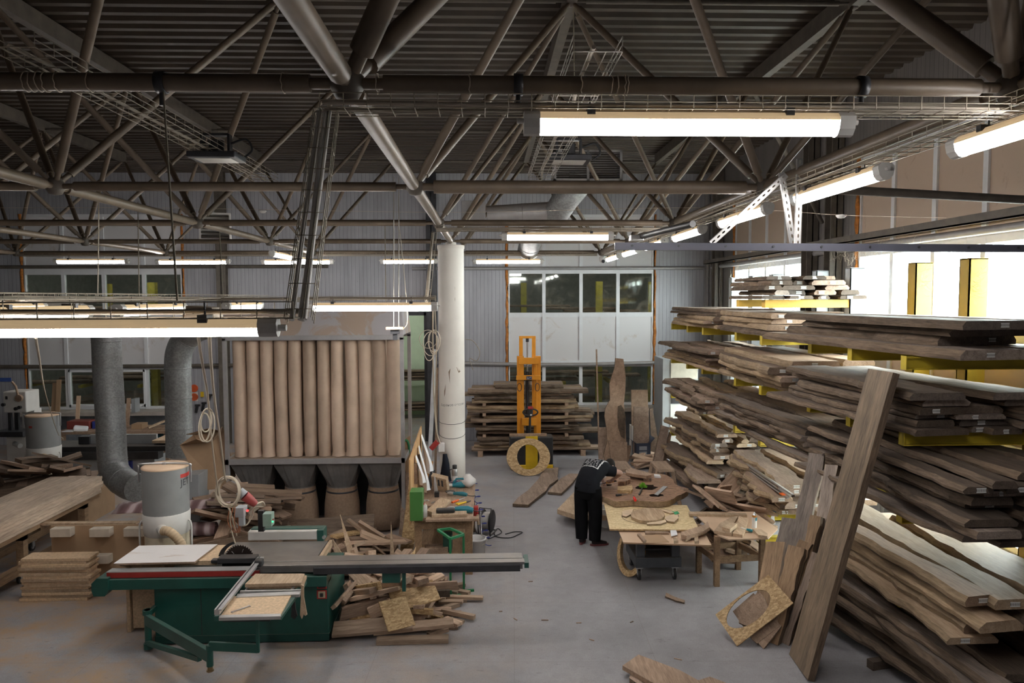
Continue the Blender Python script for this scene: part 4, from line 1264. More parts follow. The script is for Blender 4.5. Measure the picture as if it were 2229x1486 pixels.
# brush with green bristles
q = az(*cr((1000, 400)), zt)
br = thing('hand_brush', 'bright green bristle brush lying by the big hole in the slab', 'brush', q)
B = MB()
for i in range(120):
    a, e, l = U(0, 6.28), U(.1, 1.5), U(.05, .085)
    d = Vector((math.cos(a)*math.cos(e), math.sin(a)*math.cos(e), math.sin(e)))
    B.path([q+d*.01+Vector((0, 0, .02)), q+d*l+Vector((0, 0, .02))], .004, 4)
B.build('bristles', plain('bright_green_bristle', (.16, .42, .02), .7), br)
MB().path([q+Vector((0, 0, .02)), az(*cr((965, 460)), zt+.015)], .013, 8).build('handle', BLACK, br)
def tool(p0, p1, r, mats, frac, label, name='chisel', cat='chisel', g=None):
    o = thing(name, label, cat, p0)
    p0, p1 = Vector(p0), Vector(p1)
    m = p0.lerp(p1, frac)
    MB().path([p0, p0.lerp(m, .5), m], [r, r*1.15, r*.8], 10).build('handle', mats[0], o)
    MB().path([m, p1], [r*.45, r*.3], 6).build('blade', mats[1], o)
    return o
tool(az(*cr((725, 468)), zt+.02), az(*cr((845, 455)), zt+.012), .016, (BLACK, STEEL), .45, 'black and yellow handled screwdriver lying near the slab front edge', 'screwdriver', 'screwdriver')
tool(az(*cr((925, 520)), zt+.03), az(*cr((905, 470)), zt+.015), .02, (plain('bright_red_grip', (.8, .03, .02)), DARK), .6, 'red-handled scraper hanging over the slab front edge', 'scraper', 'scraper')
# low pale platform behind the man
floor_outline([(1213, 1108), (1255, 1065), (1330, 1068), (1345, 1100), (1330, 1122), (1258, 1122)], .14, .08, 'pale_slab', 'thick pale panel lying low on the floor behind the man\'s legs', 'panel', (W_FRESH, W_FRESH))
o = MB().cbox(az(1290, 1098, .07), (.9, .3, .13)).build('low_bearer', W_TAN); tag(o, 'low bearer under the thick pale panel', 'bearer')
q = az(1328, 1150)
bk = thing('white_bucket', 'white bucket on the floor under the strand board panel', 'bucket', (q.x, q.y+.15, 0))
MB().lathe([(.14, 0), (.165, .30), (.175, .30), (.175, .32), (.155, .32), (.13, .01)], (q.x, q.y+.15, 0), 24).build('pail', WHITE, bk)
MB().path([(q.x+.17*math.cos(t), q.y+.15-.05-.1*math.sin(t), .3-.12*math.sin(t)) for t in [k*math.pi/8 for k in range(9)]], .004, 5).build('bail', CABLE, bk)
# cart
q = az(1434, 1268)
cxx, cyy = 2.3, 9.85
ct = thing('tool_cart', 'dark grey steel cart on casters carrying the fibreboard sheet', 'cart', (cxx, cyy, 0))
a, c = ay(1384, 1200, 9.6).x, ay(1484, 1200, 9.6).x
B = MB().box((a, 9.6, .19), (c, 10.3, .33)); B.build('base_tray', GUNM, ct, bev=.008)
for x in (a+.02, c-.13):
    B = MB().box((x, 9.62, .33), (x+.11, 9.72, .60)).box((x, 10.18, .33), (x+.11, 10.28, .60)); B.build('corner_post', GUNM, ct, bev=.004)
for z in (.4, .5): MB().box((a+.12, 9.7, z), (c-.12, 10.25, z+.02)).build('drawer_shelf', BLACK, ct)
MB().box((a+.02, 9.62, .56), (c-.02, 10.28, .60)).build('top_frame', GUNM, ct)
def caster(p, par, r=.06, m=BLACK):
    o = MB().cyl((p[0]-.016, p[1], p[2]+r), (p[0]+.016, p[1], p[2]+r), r, 18).build('caster_wheel', m, par)
    MB().cyl((p[0]-.018, p[1], p[2]+r), (p[0]+.018, p[1], p[2]+r), r*.55, 12).build('hub', STEEL, o)
    B = MB().box((p[0]-.03, p[1]-.03, p[2]+r), (p[0]-.02, p[1]+.03, p[2]+2*r+.03)).box((p[0]+.02, p[1]-.03, p[2]+r), (p[0]+.03, p[1]+.03, p[2]+2*r+.03)).box((p[0]-.05, p[1]-.05, p[2]+2*r+.02), (p[0]+.05, p[1]+.05, p[2]+2*r+.03))
    B.build('fork', STEEL, o)
for x in (a+.06, c-.08):
    for y in (9.68, 10.22): caster((x, y, 0), ct, .075)
zs = .62
floor_outline([(1345, 1150), (1533, 1157), (1549, 1186), (1357, 1180)], zs, .02, 'fibreboard_sheet', 'pinkish brown fibreboard sheet lying on top of the dark cart', 'sheet', (MDF_PALE, MDF))
zo = .66
op = [(1315, 1096), (1495, 1099), (1523, 1153), (1327, 1151)]
o = floor_outline(op, zo, .022, 'strand_board_sheet', 'pale strand board panel with an oval inlay lying above the cart', 'panel', (OSB_PALE, OSB))
for px, py in ((1345, 1140), (1505, 1142), (1345, 1105), (1480, 1108)):
    pass
for yb_ in (10.02, 10.9):
    s = MB().box((a-.1, yb_, zs+.02), (c+.2, yb_+.08, zo)).build('support_batten', W_TAN); tag(s, 'batten between the fibreboard sheet and the pale strand board panel', 'batten', 'battens under the strand board panel')
oc, oa, ob = (1080, 685), 300, 85
M_INLAY = plain('pale_split_wood', (.66, .50, .34), .7, var=.2)
z1 = zo+.024
poly = [az(*cr((oc[0]+oa*math.cos(t), oc[1]+ob*math.sin(t))), z1) for t in [k*2*math.pi/40 for k in range(40)]]
inner = [az(*cr((oc[0]+(oa-8)*math.cos(t), oc[1]+(ob-3)*math.sin(t))), z1) for t in [k*2*math.pi/40 for k in range(40)]]
tag(MB().ringplate(poly, inner, (0, 0, -.001)).build('oval_saw_cut', plain('dark_kerf', (.2, .13, .08)), flip=False), 'thin dark oval saw line cut in the pale strand board panel', 'saw cut')
r_ = random.Random(8)
def blob(cx_, cy_, a_, b_, n=18, jit=.2, seed=1):
    rr = random.Random(seed)
    return [(cx_+a_*math.cos(2*math.pi*k/n)*(1+rr.uniform(-jit, jit)), cy_+b_*math.sin(2*math.pi*k/n)*(1+rr.uniform(-jit, jit))) for k in range(n)]
def on_osb(pts, T, name, label, m): 
    return floor_outline([cr(p) for p in pts], z1, T, name, label, 'wood piece', m)
on_osb(blob(1060, 668, 180, 68, seed=3, jit=.1), .04, 'root_disc', 'round rough-edged wood disc lying in the oval of the strand board', (wood('pale_root_wood', (.40, .25, .14), (.72, .54, .36), ov=0, scale=.5), BARK_PALE))
on_osb([(800, 625), (905, 612), (890, 660), (830, 690), (790, 680), (785, 645)], .02, 'root_piece', 'pale flat piece left of the rough wood disc in the oval', (M_INLAY, BARK_PALE))
on_osb([(1240, 690), (1300, 668), (1370, 670), (1375, 705), (1330, 745), (1260, 735), (1235, 712)], .03, 'root_piece', 'pale rounded piece right of the rough wood disc in the oval', (M_INLAY, BARK_PALE))
on_osb([(1045, 755), (1180, 735), (1240, 722), (1250, 745), (1190, 765), (1050, 768)], .025, 'root_piece', 'pale thin piece below the rough wood disc in the oval', (M_INLAY, BARK_PALE))
on_osb([(1190, 612), (1300, 628), (1330, 650), (1290, 655), (1200, 625)], .02, 'root_piece', 'pale thin piece above right of the rough wood disc in the oval', (M_INLAY, BARK_PALE))
on_osb([(1305, 628), (1330, 640), (1365, 632), (1385, 655), (1360, 660), (1350, 672), (1325, 655)], .006, 'green_scrap', 'green leafy scrap at the right end of the oval', (plain('leaf_green', (.05, .33, .14)),)*2)
# bits on the fibreboard sheet
z2 = zs+.022
def bit(pts, T, label, m=W_FRESH, name='wood_strip', cat='wood piece', z=z2): return floor_outline([cr(p) for p in pts], z, T, name, label, cat, (m, m))
bit([(945, 868), (975, 862), (1040, 935), (1010, 945)], .03, 'short wood strip at the left of the fibreboard sheet, angled to the viewer', W_TAN)
bit([(1025, 838), (1270, 845), (1275, 858), (1030, 862)], .025, 'long thin wood strip lying sideways on the fibreboard sheet', W_TAN)
bit([(960, 895), (1190, 870), (1280, 955), (1000, 965)], .004, 'thin brown board square lying at the front of the fibreboard sheet', MDF, 'thin_board')
bit([(1285, 810), (1340, 785), (1365, 880), (1300, 895)], .004, 'white paper sheet on the fibreboard sheet', CLOTH, 'paper_sheet', 'paper', z2+.03)
bit([(1325, 905), (1365, 898), (1372, 940), (1328, 946)], .035, 'small wood block right below the white paper', W_FRESH, 'wood_block')
bit([(1435, 915), (1505, 895), (1500, 915), (1450, 935)], .03, 'small wood block left of the pair at the sheet corner', W_FRESH, 'wood_block')
bit([(1540, 905), (1580, 895), (1585, 945), (1545, 950)], .035, 'small wood block at the right front corner of the sheet', W_FRESH, 'wood_block')
bit([(1400, 850), (1500, 820), (1640, 775), (1680, 738), (1700, 800), (1640, 840), (1560, 865), (1460, 890), (1405, 880)], .05, 'jagged live-edge piece spanning from the sheet to the stool table', W_TAN, 'jagged_piece', z=z2+.035)
# oval strand board hoop leaning against the cart
cc = ay(1356, 1207, 9.75)
u = Vector((.55, -.55, 0)).normalized()
v = Vector((.14, .14, 1)).normalized()
ctr = Vector((1.99, 9.86, .315))
B = MB().ringplate(ell(ctr, .21, .325, u, v), ell(ctr+v*.02, .16, .262, u, v), u.cross(v)*.07)
tag(B.build('strand_board_hoop', OSB), 'oval strand board hoop leaning on the left side of the cart', 'board ring')
# stool table
fl = az(1562, 1277)
zt2 = .70
tb2 = thing('work_stool_table', 'low wooden stool frame right of the cart topped with a fibreboard sheet', 'table', (3.3, 9.8, 0))
lg = [az(1563, 1277), az(1547, 1252), az(1625, 1238), az(1652, 1235)]
lg = [(3.03, 9.42), (2.93, 9.9), (3.52, 10.0), (3.66, 9.48)]
for x, y in lg: MB().box((x-.035, y-.035, 0), (x+.035, y+.035, zt2-.02)).build('leg', W_BROWN, tb2, bev=.003)
for (x0, y0), (x1, y1) in zip(lg, lg[1:]+lg[:1]): MB().beam((x0, y0, .36), (x1, y1, .36), .035, .08).build('stretcher', W_BROWN, tb2)
poly = [az(px, py, zt2) for px, py in ((1506, 1113), (1640, 1113), (1693, 1150), (1672, 1171), (1587, 1173), (1565, 1165))]
MB().prism(poly, (0, 0, -.018)).build('sheet_top', MDF_PALE, tb2)
c4 = lambda p: (1480+p[0]/6.966, 1000+p[1]/6.966)
def bit2(pts, T, label, m=W_FRESH, name='wood_piece', cat='wood piece', z=zt2+.001): return floor_outline([c4(p) for p in pts], z, T, name, label, cat, (m, m))
bit2([(130, 785), (1000, 810), (1020, 840), (140, 822)], .035, 'long square stick lying along the back edge of the stool table', W_FRESH, 'wood_stick', 'stick')
bit2([(520, 1075), (610, 960), (780, 870), (880, 855), (800, 1000), (790, 1120), (670, 1105)], .04, 'cracked oak slab, left half, on the stool table', W_FRESH, 'oak_slab')
bit2([(890, 850), (1040, 900), (990, 1060), (950, 1140), (800, 1115), (860, 1000)], .04, 'cracked oak slab, right half, on the stool table', W_FRESH, 'oak_slab')
bit2([(640, 1020), (760, 955), (870, 965), (760, 1055)], .05, 'small oak block lying on the cracked slab', W_FRESH, 'oak_block', z=zt2+.045)
bit2([(1100, 1045), (1230, 1055), (1330, 1120), (1325, 1160), (1190, 1140)], .035, 'small stepped offcut at the right front of the stool table', W_FRESH, 'offcut', 'offcut')
q = az(*c4((1128, 1028)), zt2+.002)
gc = thing('spray_can', 'white orange and teal glue can standing on the stool table', 'can', q)
MB().lathe([(.032, 0), (.032, .15)], q, 16).build('body', WHITE, gc)
MB().lathe([(.0322, .10), (.0322, .145)], q+Vector((.003, -.0, 0)), 16).build('teal_band', TEAL, gc)
MB().lathe([(.0325, .145), (.0325, .175)], q, 16).build('orange_band', plain('amber_can', (.5, .2, .03)), gc)
MB().lathe([(.032, .175), (.02, .19), (.01, .2), (.006, .215), (0, .216)], q, 14).build('nozzle', STEEL, gc)
tool(az(*c4((1100, 1085)), zt2+.02), az(*c4((920, 1030)), zt2+.055), .018, (TEAL, WHITE), .5, 'white and teal utility knife on the stool table', 'knife', 'knife')
# ================================================================ BOARDS LEANING AT THE RIGHT FRONT
def lean(bl, br_, tl, Xt, T, label, mats=(W_TAN, BARK), name='leaning_plank', zb=0.004, zt_=None, seed=1, live=.012):
    a = az(bl[0], bl[1], zb)
    c = az(br_[0], br_[1], zb)
    t = ax(tl[0], tl[1], Xt) if zt_ is None else az(tl[0], tl[1], zt_)
    up = t-a
    wv = c-a
    wv = wv - up*(wv.dot(up)/up.dot(up))
    nrm = up.cross(wv).normalized()
    if nrm.dot(EYE-a) > 0: nrm = -nrm
    rr = random.Random(seed)
    n = 14
    B = MB()
    vs = []
    for i in range(n+1):
        k = i/n
        el = rr.uniform(-1, 1)*live
        er = rr.uniform(-1, 1)*live
        base = a+up*k
        W = wv.length
        w = wv.normalized()
        vs += [base+w*el, base+w*(W+er), base+w*(W+er-.006)+nrm*T, base+w*(el+.006)+nrm*T]
    f0, f1 = [], []
    for i in range(n):
        q = i*4
        f0 += [(q, q+1, q+5, q+4), (q+2, q+3, q+7, q+6)]
        f1 += [(q+1, q+2, q+6, q+5), (q+3, q, q+4, q+7)]
    B.add(vs, f0+[(0, 1, 2, 3), (n*4+3, n*4+2, n*4+1, n*4)], 0)
    B.add([], [], 1)
    B.f += f1; B.m += [1]*len(f1); B.sm += [False]*len(f1)
    # align the grain with the plank: local Y along the length
    M = Matrix((w, up.normalized(), nrm)).transposed().to_4x4()
    M.translation = a
    inv = M.inverted()
    B.v = [inv @ p for p in B.v]
    o = B.build(name, mats, None, local=True)
    o.matrix_world = M
    return tag(o, label, 'plank')
lean((1718, 1424), (1757, 1483), (1890, 802), 4.02, .07, 'huge tall weathered plank leaning on the rack in the right foreground', (W_PLANK, BARK), live=.008)
lean((1676, 1380), (1712, 1392), (1762, 985), 4.0, .07, 'tall grey plank leaning left of the huge plank, leftmost of two tall ones', (W_GREY, BARK), seed=2)
lean((1735, 1372), (1762, 1388), (1795, 1010), 4.05, .07, 'tall grey plank leaning directly left of the huge plank', (W_GREY, BARK), seed=3)
lean((1640, 1360), (1672, 1372), (1702, 1125), 3.7, .08, 'grey-topped plank leaning behind the wide brown one', (W_GREY, BARK), seed=4)
lean((1700, 1382), (1722, 1394), (1765, 1120), 3.8, .08, 'brown plank with dark bark leaning between the two tall grey planks', (W_BROWN, BARK), seed=5)
lean((1632, 1372), (1672, 1392), (1668, 1178), 3.4, .05, 'wide smooth brown board leaning behind the square frame', (W_BROWN, W_TAN), seed=6, live=.002)
lean((1660, 1392), (1694, 1406), (1717, 1185), 3.5, .08, 'short thick brown plank leaning right behind the square frame', (W_BROWN, BARK), seed=7)
lean((1702, 1398), (1716, 1404), (1768, 1200), 3.65, .03, 'narrow dark strip leaning between short thick plank and huge plank', (W_DUSTY, BARK), seed=8)
lean((1672, 1370), (1700, 1382), (1738, 1172), 3.62, .05, 'short brown plank behind the short thick one, its top just showing', (W_BROWN, BARK), seed=12)
# square strand board frame with oval hole
A, Bq, Cq = az(1591, 1407, .005), None, None
cs = [(1672, 1250), (1727, 1312), (1604, 1406), (1557, 1337)]
bl = az(1604, 1406, .005)
dirs = Vector((.93, .36, 0)).normalized()
def on_plane(px, py, p0, nrm):
    d = ray(px, py)
    return EYE+d*((p0-EYE).dot(nrm)/d.dot(nrm))
nrm = Vector((-.45, -.62, .64)).normalized()
pl = [on_plane(px, py, bl, nrm) for px, py in cs]
n = 40
hole_ = [on_plane(1629+q[0], 1325+q[1], bl, nrm) for q in [(math.cos(R(-38))*56*math.cos(t)-math.sin(R(-38))*30*math.sin(t), math.sin(R(-38))*56*math.cos(t)+math.cos(R(-38))*30*math.sin(t)) for t in [2*math.pi*k/n for k in range(n)]]]
ctr = sum(hole_, Vector())/n
def edge_hit(q):
    """point of the quad border in the direction of q from ctr"""
    d = (q-ctr)
    best = 9
    for i in range(4):
        a, c = pl[i], pl[(i+1) % 4]
        e = c-a
        # solve ctr + d*s = a + e*t in the plane
        u_ = (pl[1]-pl[0]).normalized()
        w_ = nrm.cross(u_)
        ax2 = lambda vv: (vv.dot(u_), vv.dot(w_))
        dx, dy = ax2(d); ex, ey = ax2(e); rx, ry = ax2(a-ctr)
        det = dx*(-ey)+ex*dy
        if abs(det) < 1e-9: continue
        s_ = (rx*(-ey)+ex*ry)/det
        t_ = (dx*ry-dy*rx)/det
        if s_ > 0 and -.001 <= t_ <= 1.001: best = min(best, s_)
    return ctr+d*best
out = [edge_hit(q) for q in hole_]
# pull the samples next to a corner into the corner
for cpt in pl:
    k = min(range(n), key=lambda i: (out[i]-cpt).length)
    out[k] = cpt
B = MB().ringplate(out, hole_, -nrm*.018)
tag(B.build('strand_board_cutout', OSB), 'square strand board with big oval hole leaning before the leaning planks', 'cut board')
def plane_piece(pts, off, T, name, label, mats):
    p0 = bl-nrm*off
    poly = [on_plane(px, py, p0, nrm) for px, py in pts]
    B = MB().prism(poly, -nrm*T, 0, 1)
    return tag(B.build(name, mats), label, 'offcut')
plane_piece([(1612, 1322), (1652, 1286), (1664, 1300), (1672, 1322), (1680, 1335), (1655, 1352), (1626, 1362), (1608, 1355)], .03, .04, 'curvy_offcut', 'wavy-edged offcut seen through the oval hole of the square frame', (W_TAN, BARK))
plane_piece([(1595, 1330), (1640, 1290), (1690, 1345), (1697, 1362), (1648, 1400), (1634, 1388)], .08, .05, 'offcut_board', 'short board behind the square frame, its lower corner showing', (W_TAN, W_TAN))
plane_piece([(1650, 1398), (1690, 1352), (1701, 1362), (1662, 1412)], .085, .03, 'offcut_board', 'narrow board beside the lower right corner of the square frame', (W_TAN, W_TAN))
# loose things on the floor
floorboard([(1390, 1424), (1480, 1458), (1556, 1500), (1500, 1530), (1355, 1448)], .06, .045, 'thick board lying at the bottom edge of the photo, upper of two', (W_TAN, W_TAN))
floorboard([(1372, 1462), (1440, 1470), (1540, 1500), (1500, 1530), (1420, 1510), (1370, 1475)], .005, .05, 'dark-barked board lying under the thick board at the bottom edge', (W_DUSTY, BARK))
floorboard([(1520, 1480), (1545, 1472), (1620, 1500), (1600, 1530), (1540, 1510)], .06, .05, 'short board end at the bottom edge, right of the thick board', (W_TAN, W_TAN))
floorboard([(1450, 1289), (1468, 1298), (1491, 1306), (1490, 1311), (1470, 1306), (1448, 1297)], .003, .02, 'small dark splinter on the floor in front of the cart')
o = MB().cbox(az(1930, 1440, .05), (.42, .09, .09), rot=(0, 0, R(14))).build('dark_block', W_DARK); tag(o, 'dark square block on the floor under the rack at bottom right', 'block')
for i, (px, py) in enumerate(((1122, 1347), (1186, 1349), (1476, 1434), (1375, 1353), (1288, 1392), (1155, 1265), (1090, 1330), (1260, 1355))):
    q = az(px, py, .006)
    o = MB().cbox(q, (U(.04, .09), .012, .01), rot=(0, 0, U(-1, 1))).build('wood_chip', W_DUSTY)
    tag(o, 'tiny wood chip lying on the open concrete floor', 'wood chip', 'wood chips on the open floor')
# aluminium profiles and sheets over the boards at right, with white paper strips
o = thing('metal_profile_bundle', 'bundle of grey metal profiles slanting over the right floor heap', 'profiles', az(1650, 1040, .7))
for i in range(3):
    p0, p1 = ax(1605+i*7, 1005, 4.15-.03*i), ax(1715+i*5, 1084-i*4, 3.95-.03*i)
    MB().beam(p0, p1, .03, .02).build('profile', ALU, o)
q = ax(1703, 1075, 3.9)
MB().cbox(q, (.05, .09, .015)).build('end_cap', ORPL, o)
# ================================================================ PERSON
def skinmesh(name, verts, edges, mat, parent=None, sub=2, root=0):
    me = bpy.data.meshes.new(name)
    loc = Vector((0, 0, 0))
    inv = MW[parent.name].inverted() if parent is not None else Matrix.Identity(4)
    me.from_pydata([inv @ Vector(v[:3]) for v in verts], edges, [])
    o = bpy.data.objects.new(name, me)
    C.objects.link(o)
    me.materials.append(mat)
    sk = o.modifiers.new('skin', 'SKIN')
    sk.use_smooth_shade = True
    sv = me.skin_vertices[0].data
    for i, v in enumerate(verts):
        rr = v[3]
        sv[i].radius = rr if isinstance(rr, tuple) else (rr, rr)
        sv[i].use_root = (i == root)
    s = o.modifiers.new('sub', 'SUBSURF')
    s.levels = s.render_levels = sub
    dg = bpy.context.evaluated_depsgraph_get()
    ev = bpy.data.meshes.new_from_object(o.evaluated_get(dg))
    bpy.data.objects.remove(o)
    for p in ev.polygons: p.use_smooth = True
    o = bpy.data.objects.new(name, ev)
    C.objects.link(o)
    if parent is not None: o.parent = parent; MW[o.name] = MW[parent.name].copy()
    else: MW[o.name] = Matrix.Identity(4)
    return o
SKIN = plain('skin', (.52, .32, .25), .55, var=.05)
HAIR = plain('dark_hair', (.018, .014, .012), .6, var=.3)
TEE = plain('black_cotton_tee', (.012, .0125, .016), .85, var=.25)
TROU = plain('black_trousers', (.006, .006, .007), .9, var=.3)
fL, fR = Vector((1.46, 11.2, 0)), Vector((1.64, 11.08, 0))
pel = Vector((1.54, 11.16, .93))
hL, hR = Vector((1.46, 11.21, .88)), Vector((1.63, 11.10, .88))
kL, kR = Vector((1.45, 11.22, .47)), Vector((1.655, 11.10, .47))
aL, aR = Vector((1.45, 11.17, .09)), Vector((1.64, 11.07, .09))
wst = Vector((1.57, 11.22, 1.045))
che = Vector((1.71, 11.42, 1.13))
nkb = Vector((1.85, 11.56, 1.14))
hed = Vector((1.965, 11.68, 1.10))
sR, sL = Vector((1.89, 11.38, 1.10)), Vector((1.70, 11.65, 1.11))
eR, eL = Vector((2.13, 11.44, 1.05)), Vector((1.88, 11.83, .95))
wR, wL = Vector((1.99, 11.56, .90)), Vector((1.86, 11.70, .86))
V_ = lambda v, r: (v.x, v.y, v.z, r)
def fingers(verts, edges, wi, w, d, side, up):
    """palm end + 5 fingers grown from wrist vertex wi"""
    d = d.normalized(); side = side.normalized()
    up = d.cross(side)
    base = w+d*.075
    verts.append(V_(w+d*.04, (.03, .016))); p0 = len(verts)-1
    edges.append((wi, p0))
    for k, (off, L) in enumerate(((-.03, .07), (-.010, .08), (.010, .075), (.028, .06))):
        a = base+side*off
        verts.append(V_(a, .010)); i0 = len(verts)-1
        edges.append((p0, i0))
        m = a+d*L*.5-up*.008
        verts.append(V_(m, .009)); edges.append((i0, i0+1))
        e = m+d*L*.28-up*.03
        verts.append(V_(e, .008)); edges.append((i0+1, i0+2))
    t0 = w+d*.03-side*.04
    verts.append(V_(t0, .012)); i0 = len(verts)-1
    edges.append((p0, i0))
    verts.append(V_(t0+d*.035-side*.012-up*.015, .010)); edges.append((i0, i0+1))
    verts.append(V_(t0+d*.06+side*.008-up*.03, .008)); edges.append((i0+1, i0+2))
vv = [V_(pel, .13), V_(wst, .115), V_(che, .13), V_(nkb, .055), V_(hed-Vector((.045, .045, -.005)), .05),
      V_(sR, .055), V_(eR, .042), V_(wR, .028), V_(sL, .055), V_(eL, .042), V_(wL, .028),
      V_(hR, .085), V_(kR, .058), V_(aR, .04), V_(aR+Vector((.06, .01, -.06)), .035), V_(aR+Vector((.16, .02, -.065)), .025),
      V_(hL, .085), V_(kL, .058), V_(aL, .04), V_(aL+Vector((.01, .06, -.06)), .035), V_(aL+Vector((.04, .15, -.065)), .025)]
ee = [(0, 1), (1, 2), (2, 3), (3, 4), (2, 5), (5, 6), (6, 7), (2, 8), (8, 9), (9, 10), (0, 11), (11, 12), (12, 13), (13, 14), (14, 15), (0, 16), (16, 17), (17, 18), (18, 19), (19, 20)]
fingers(vv, ee, 7, wR, Vector((-.35, .55, -.55)), Vector((.8, .3, -.2)), None)
fingers(vv, ee, 10, wL, Vector((.35, -.15, -.5)), Vector((.3, .9, 0)), None)
man = skinmesh('person', vv, ee, SKIN)
tag(man, 'person in black tee and black trousers bending over the burl slab with a chisel', 'person')
# head: egg with face, tilted down towards the work
hd = thing('head_tmp', '', '')
fd = Vector((.62, .55, -.62)).normalized()          # facing direction
side = fd.cross(Vector((0, 0, 1))).normalized()
upv = side.cross(fd)
def H(x, y, z): return hed + side*x + fd*y + upv*z
B = MB()
nn, mm = 16, 20
vs = []
for i in range(nn+1):
    th = math.pi*i/nn
    for k in range(mm):
        ph = 2*math.pi*k/mm
        x, y, z = .076*math.sin(th)*math.cos(ph), .098*math.sin(th)*math.sin(ph), .118*math.cos(th)
        if z < 0: x *= 1+z*1.6; y *= 1+z*.6
        if y > 0:
            y += .022*math.exp(-((x/.014)**2)-((z+.02)/.025)**2)            # nose
            y += .008*math.exp(-((x/.028)**2)-((z+.065)/.010)**2)           # lips
            for sx_ in (-.032, .032): y -= .010*math.exp(-(((x-sx_)/.016)**2)-((z-.012)/.012)**2)
        vs.append(H(x, y, z))
fs = [(i*mm+k, i*mm+(k+1) % mm, (i+1)*mm+(k+1) % mm, (i+1)*mm+k) for i in range(nn) for k in range(mm)]
B.add(vs, fs, 0, True)
for s_ in (-1, 1): B.lathe([(0, -.008), (.028, -.006), (.032, .004), (.02, .01), (0, .004)], H(s_*.078, -.01, -.005), 10, axis=side*s_)
B.build('head', SKIN, man, flip=True)
B = MB()
for s_ in (-.032, .032): B.lathe([(0, .0), (.012, -.004), (.013, -.012)], H(s_, .086, .012), 10, axis=fd)
B.build('eye', WHITE, man)
vs = []
for i in range(nn+1):
    th = math.pi*i/nn*.62
    for k in range(mm):
        ph = 2*math.pi*k/mm
        fr_ = .5+.5*math.sin(ph)     # 1 at the face side
        th2 = th*(1-.42*fr_**2)
        g = 1+.03*math.sin(9*ph)*math.sin(7*th)
        vs.append(H(.086*g*math.sin(th2)*math.cos(ph), .108*g*math.sin(th2)*math.sin(ph)-.006, .127*g*math.cos(th2)))
MB().add(vs, fs, 0, True).build('hair', HAIR, man)
bpy.data.objects.remove(hd)
# clothes
def mid(a, c, t): return a.lerp(c, t)
FW = Vector((.75, .66, 0)).normalized()
RT = Vector((FW.y, -FW.x, 0))
def loft(B, secs, n=28, fold=.0, m=0):
    vs = []
    for i, (c, ax_, rx, ry) in enumerate(secs):
        ax_ = Vector(ax_).normalized()
        r_ = (RT - ax_*RT.dot(ax_)).normalized()
        f_ = ax_.cross(r_)
        for k in range(n):
            a_ = 2*math.pi*k/n
            w_ = 1+fold*math.sin(5*a_+i*1.3)
            ca, sa = math.cos(a_), math.sin(a_)
            p_ = .8
            ca, sa = math.copysign(abs(ca)**p_, ca), math.copysign(abs(sa)**p_, sa)
            vs.append(Vector(c)+r_*(rx*ca*w_)+f_*(ry*sa*w_))
    B.add(vs, [(i*n+k, i*n+(k+1) % n, (i+1)*n+(k+1) % n, (i+1)*n+k) for i in range(len(secs)-1) for k in range(n)], m, True)
    B.add(vs[:n], [tuple(range(n))[::-1]], m, True)
    B.add(vs[-n:], [tuple(range(n))], m, True)
up_ = Vector((0, 0, 1))
bdir = (nkb-wst).normalized()
B = MB()
loft(B, [(pel+Vector((0, 0, -.075)), up_, .205, .155), (pel+Vector((0, 0, .0)), up_, .200, .150), (mid(pel, wst, .6), up_+bdir*.5, .19, .145), (wst+bdir*.03, bdir+up_*.35, .19, .145), (mid(wst, che, .55)+up_*.015, bdir, .205, .15), (che+up_*.02, bdir, .22, .145), (mid(che, nkb, .55)+up_*.012, bdir, .20, .115), (nkb, bdir, .12, .085), (mid(nkb, hed, .25), (hed-nkb), .072, .068)], fold=.018)
for s_, e_ in ((sR, eR), (sL, eL)):
    B.path([mid(che, s_, .45), s_, mid(s_, e_, .25), mid(s_, e_, .48)], [.085, .092, .085, .084], 16)
tee = B.build('tshirt', TEE, man)
B = MB()
loft(B, [(pel+Vector((0, 0, .05)), up_, .175, .13), (pel+Vector((0, 0, -.06)), up_, .19, .145), (pel+Vector((0, 0, -.14)), up_, .185, .145), (pel+Vector((0, 0, -.20)), up_, .15, .12)], fold=.01)
for h_, k_, a_ in ((hR, kR, aR), (hL, kL, aL)):
    P_ = [h_+up_*.02, mid(h_, k_, .35), mid(h_, k_, .7), k_, mid(k_, a_, .4), mid(k_, a_, .8), a_+up_*-.005]
    B.path(P_, [.118, .122, .112, .106, .102, .094, .090], 18)
B.build('trousers', TROU, man)
SHOE = plain('black_maroon_shoe', (.016, .009, .010), .6)
for a, d in ((aR, Vector((1, .12, 0)).normalized()), (aL, Vector((.35, 1, 0)).normalized())):
    g = Vector((a.x, a.y, 0))
    sh = skinmesh('shoe', [V_(g-d*.05+Vector((0, 0, .06)), (.045, .05)), V_(g+d*.05+Vector((0, 0, .06)), (.045, .045)), V_(g+d*.13+Vector((0, 0, .045)), (.045, .03)), V_(g+d*.20+Vector((0, 0, .035)), (.036, .022))], [(0, 1), (1, 2), (2, 3)], SHOE, man)
    s2 = d.cross(Vector((0, 0, 1)))
    poly = [g+d*(.075+.15*math.cos(t))+s2*(.045*math.sin(t)) for t in [k*math.pi/10 for k in range(20)]]
    MB().prism([p+Vector((0, 0, .002)) for p in poly], (0, 0, .028)).build('shoe_sole', plain('dull_red_sole', (.16, .045, .045), .5), sh)
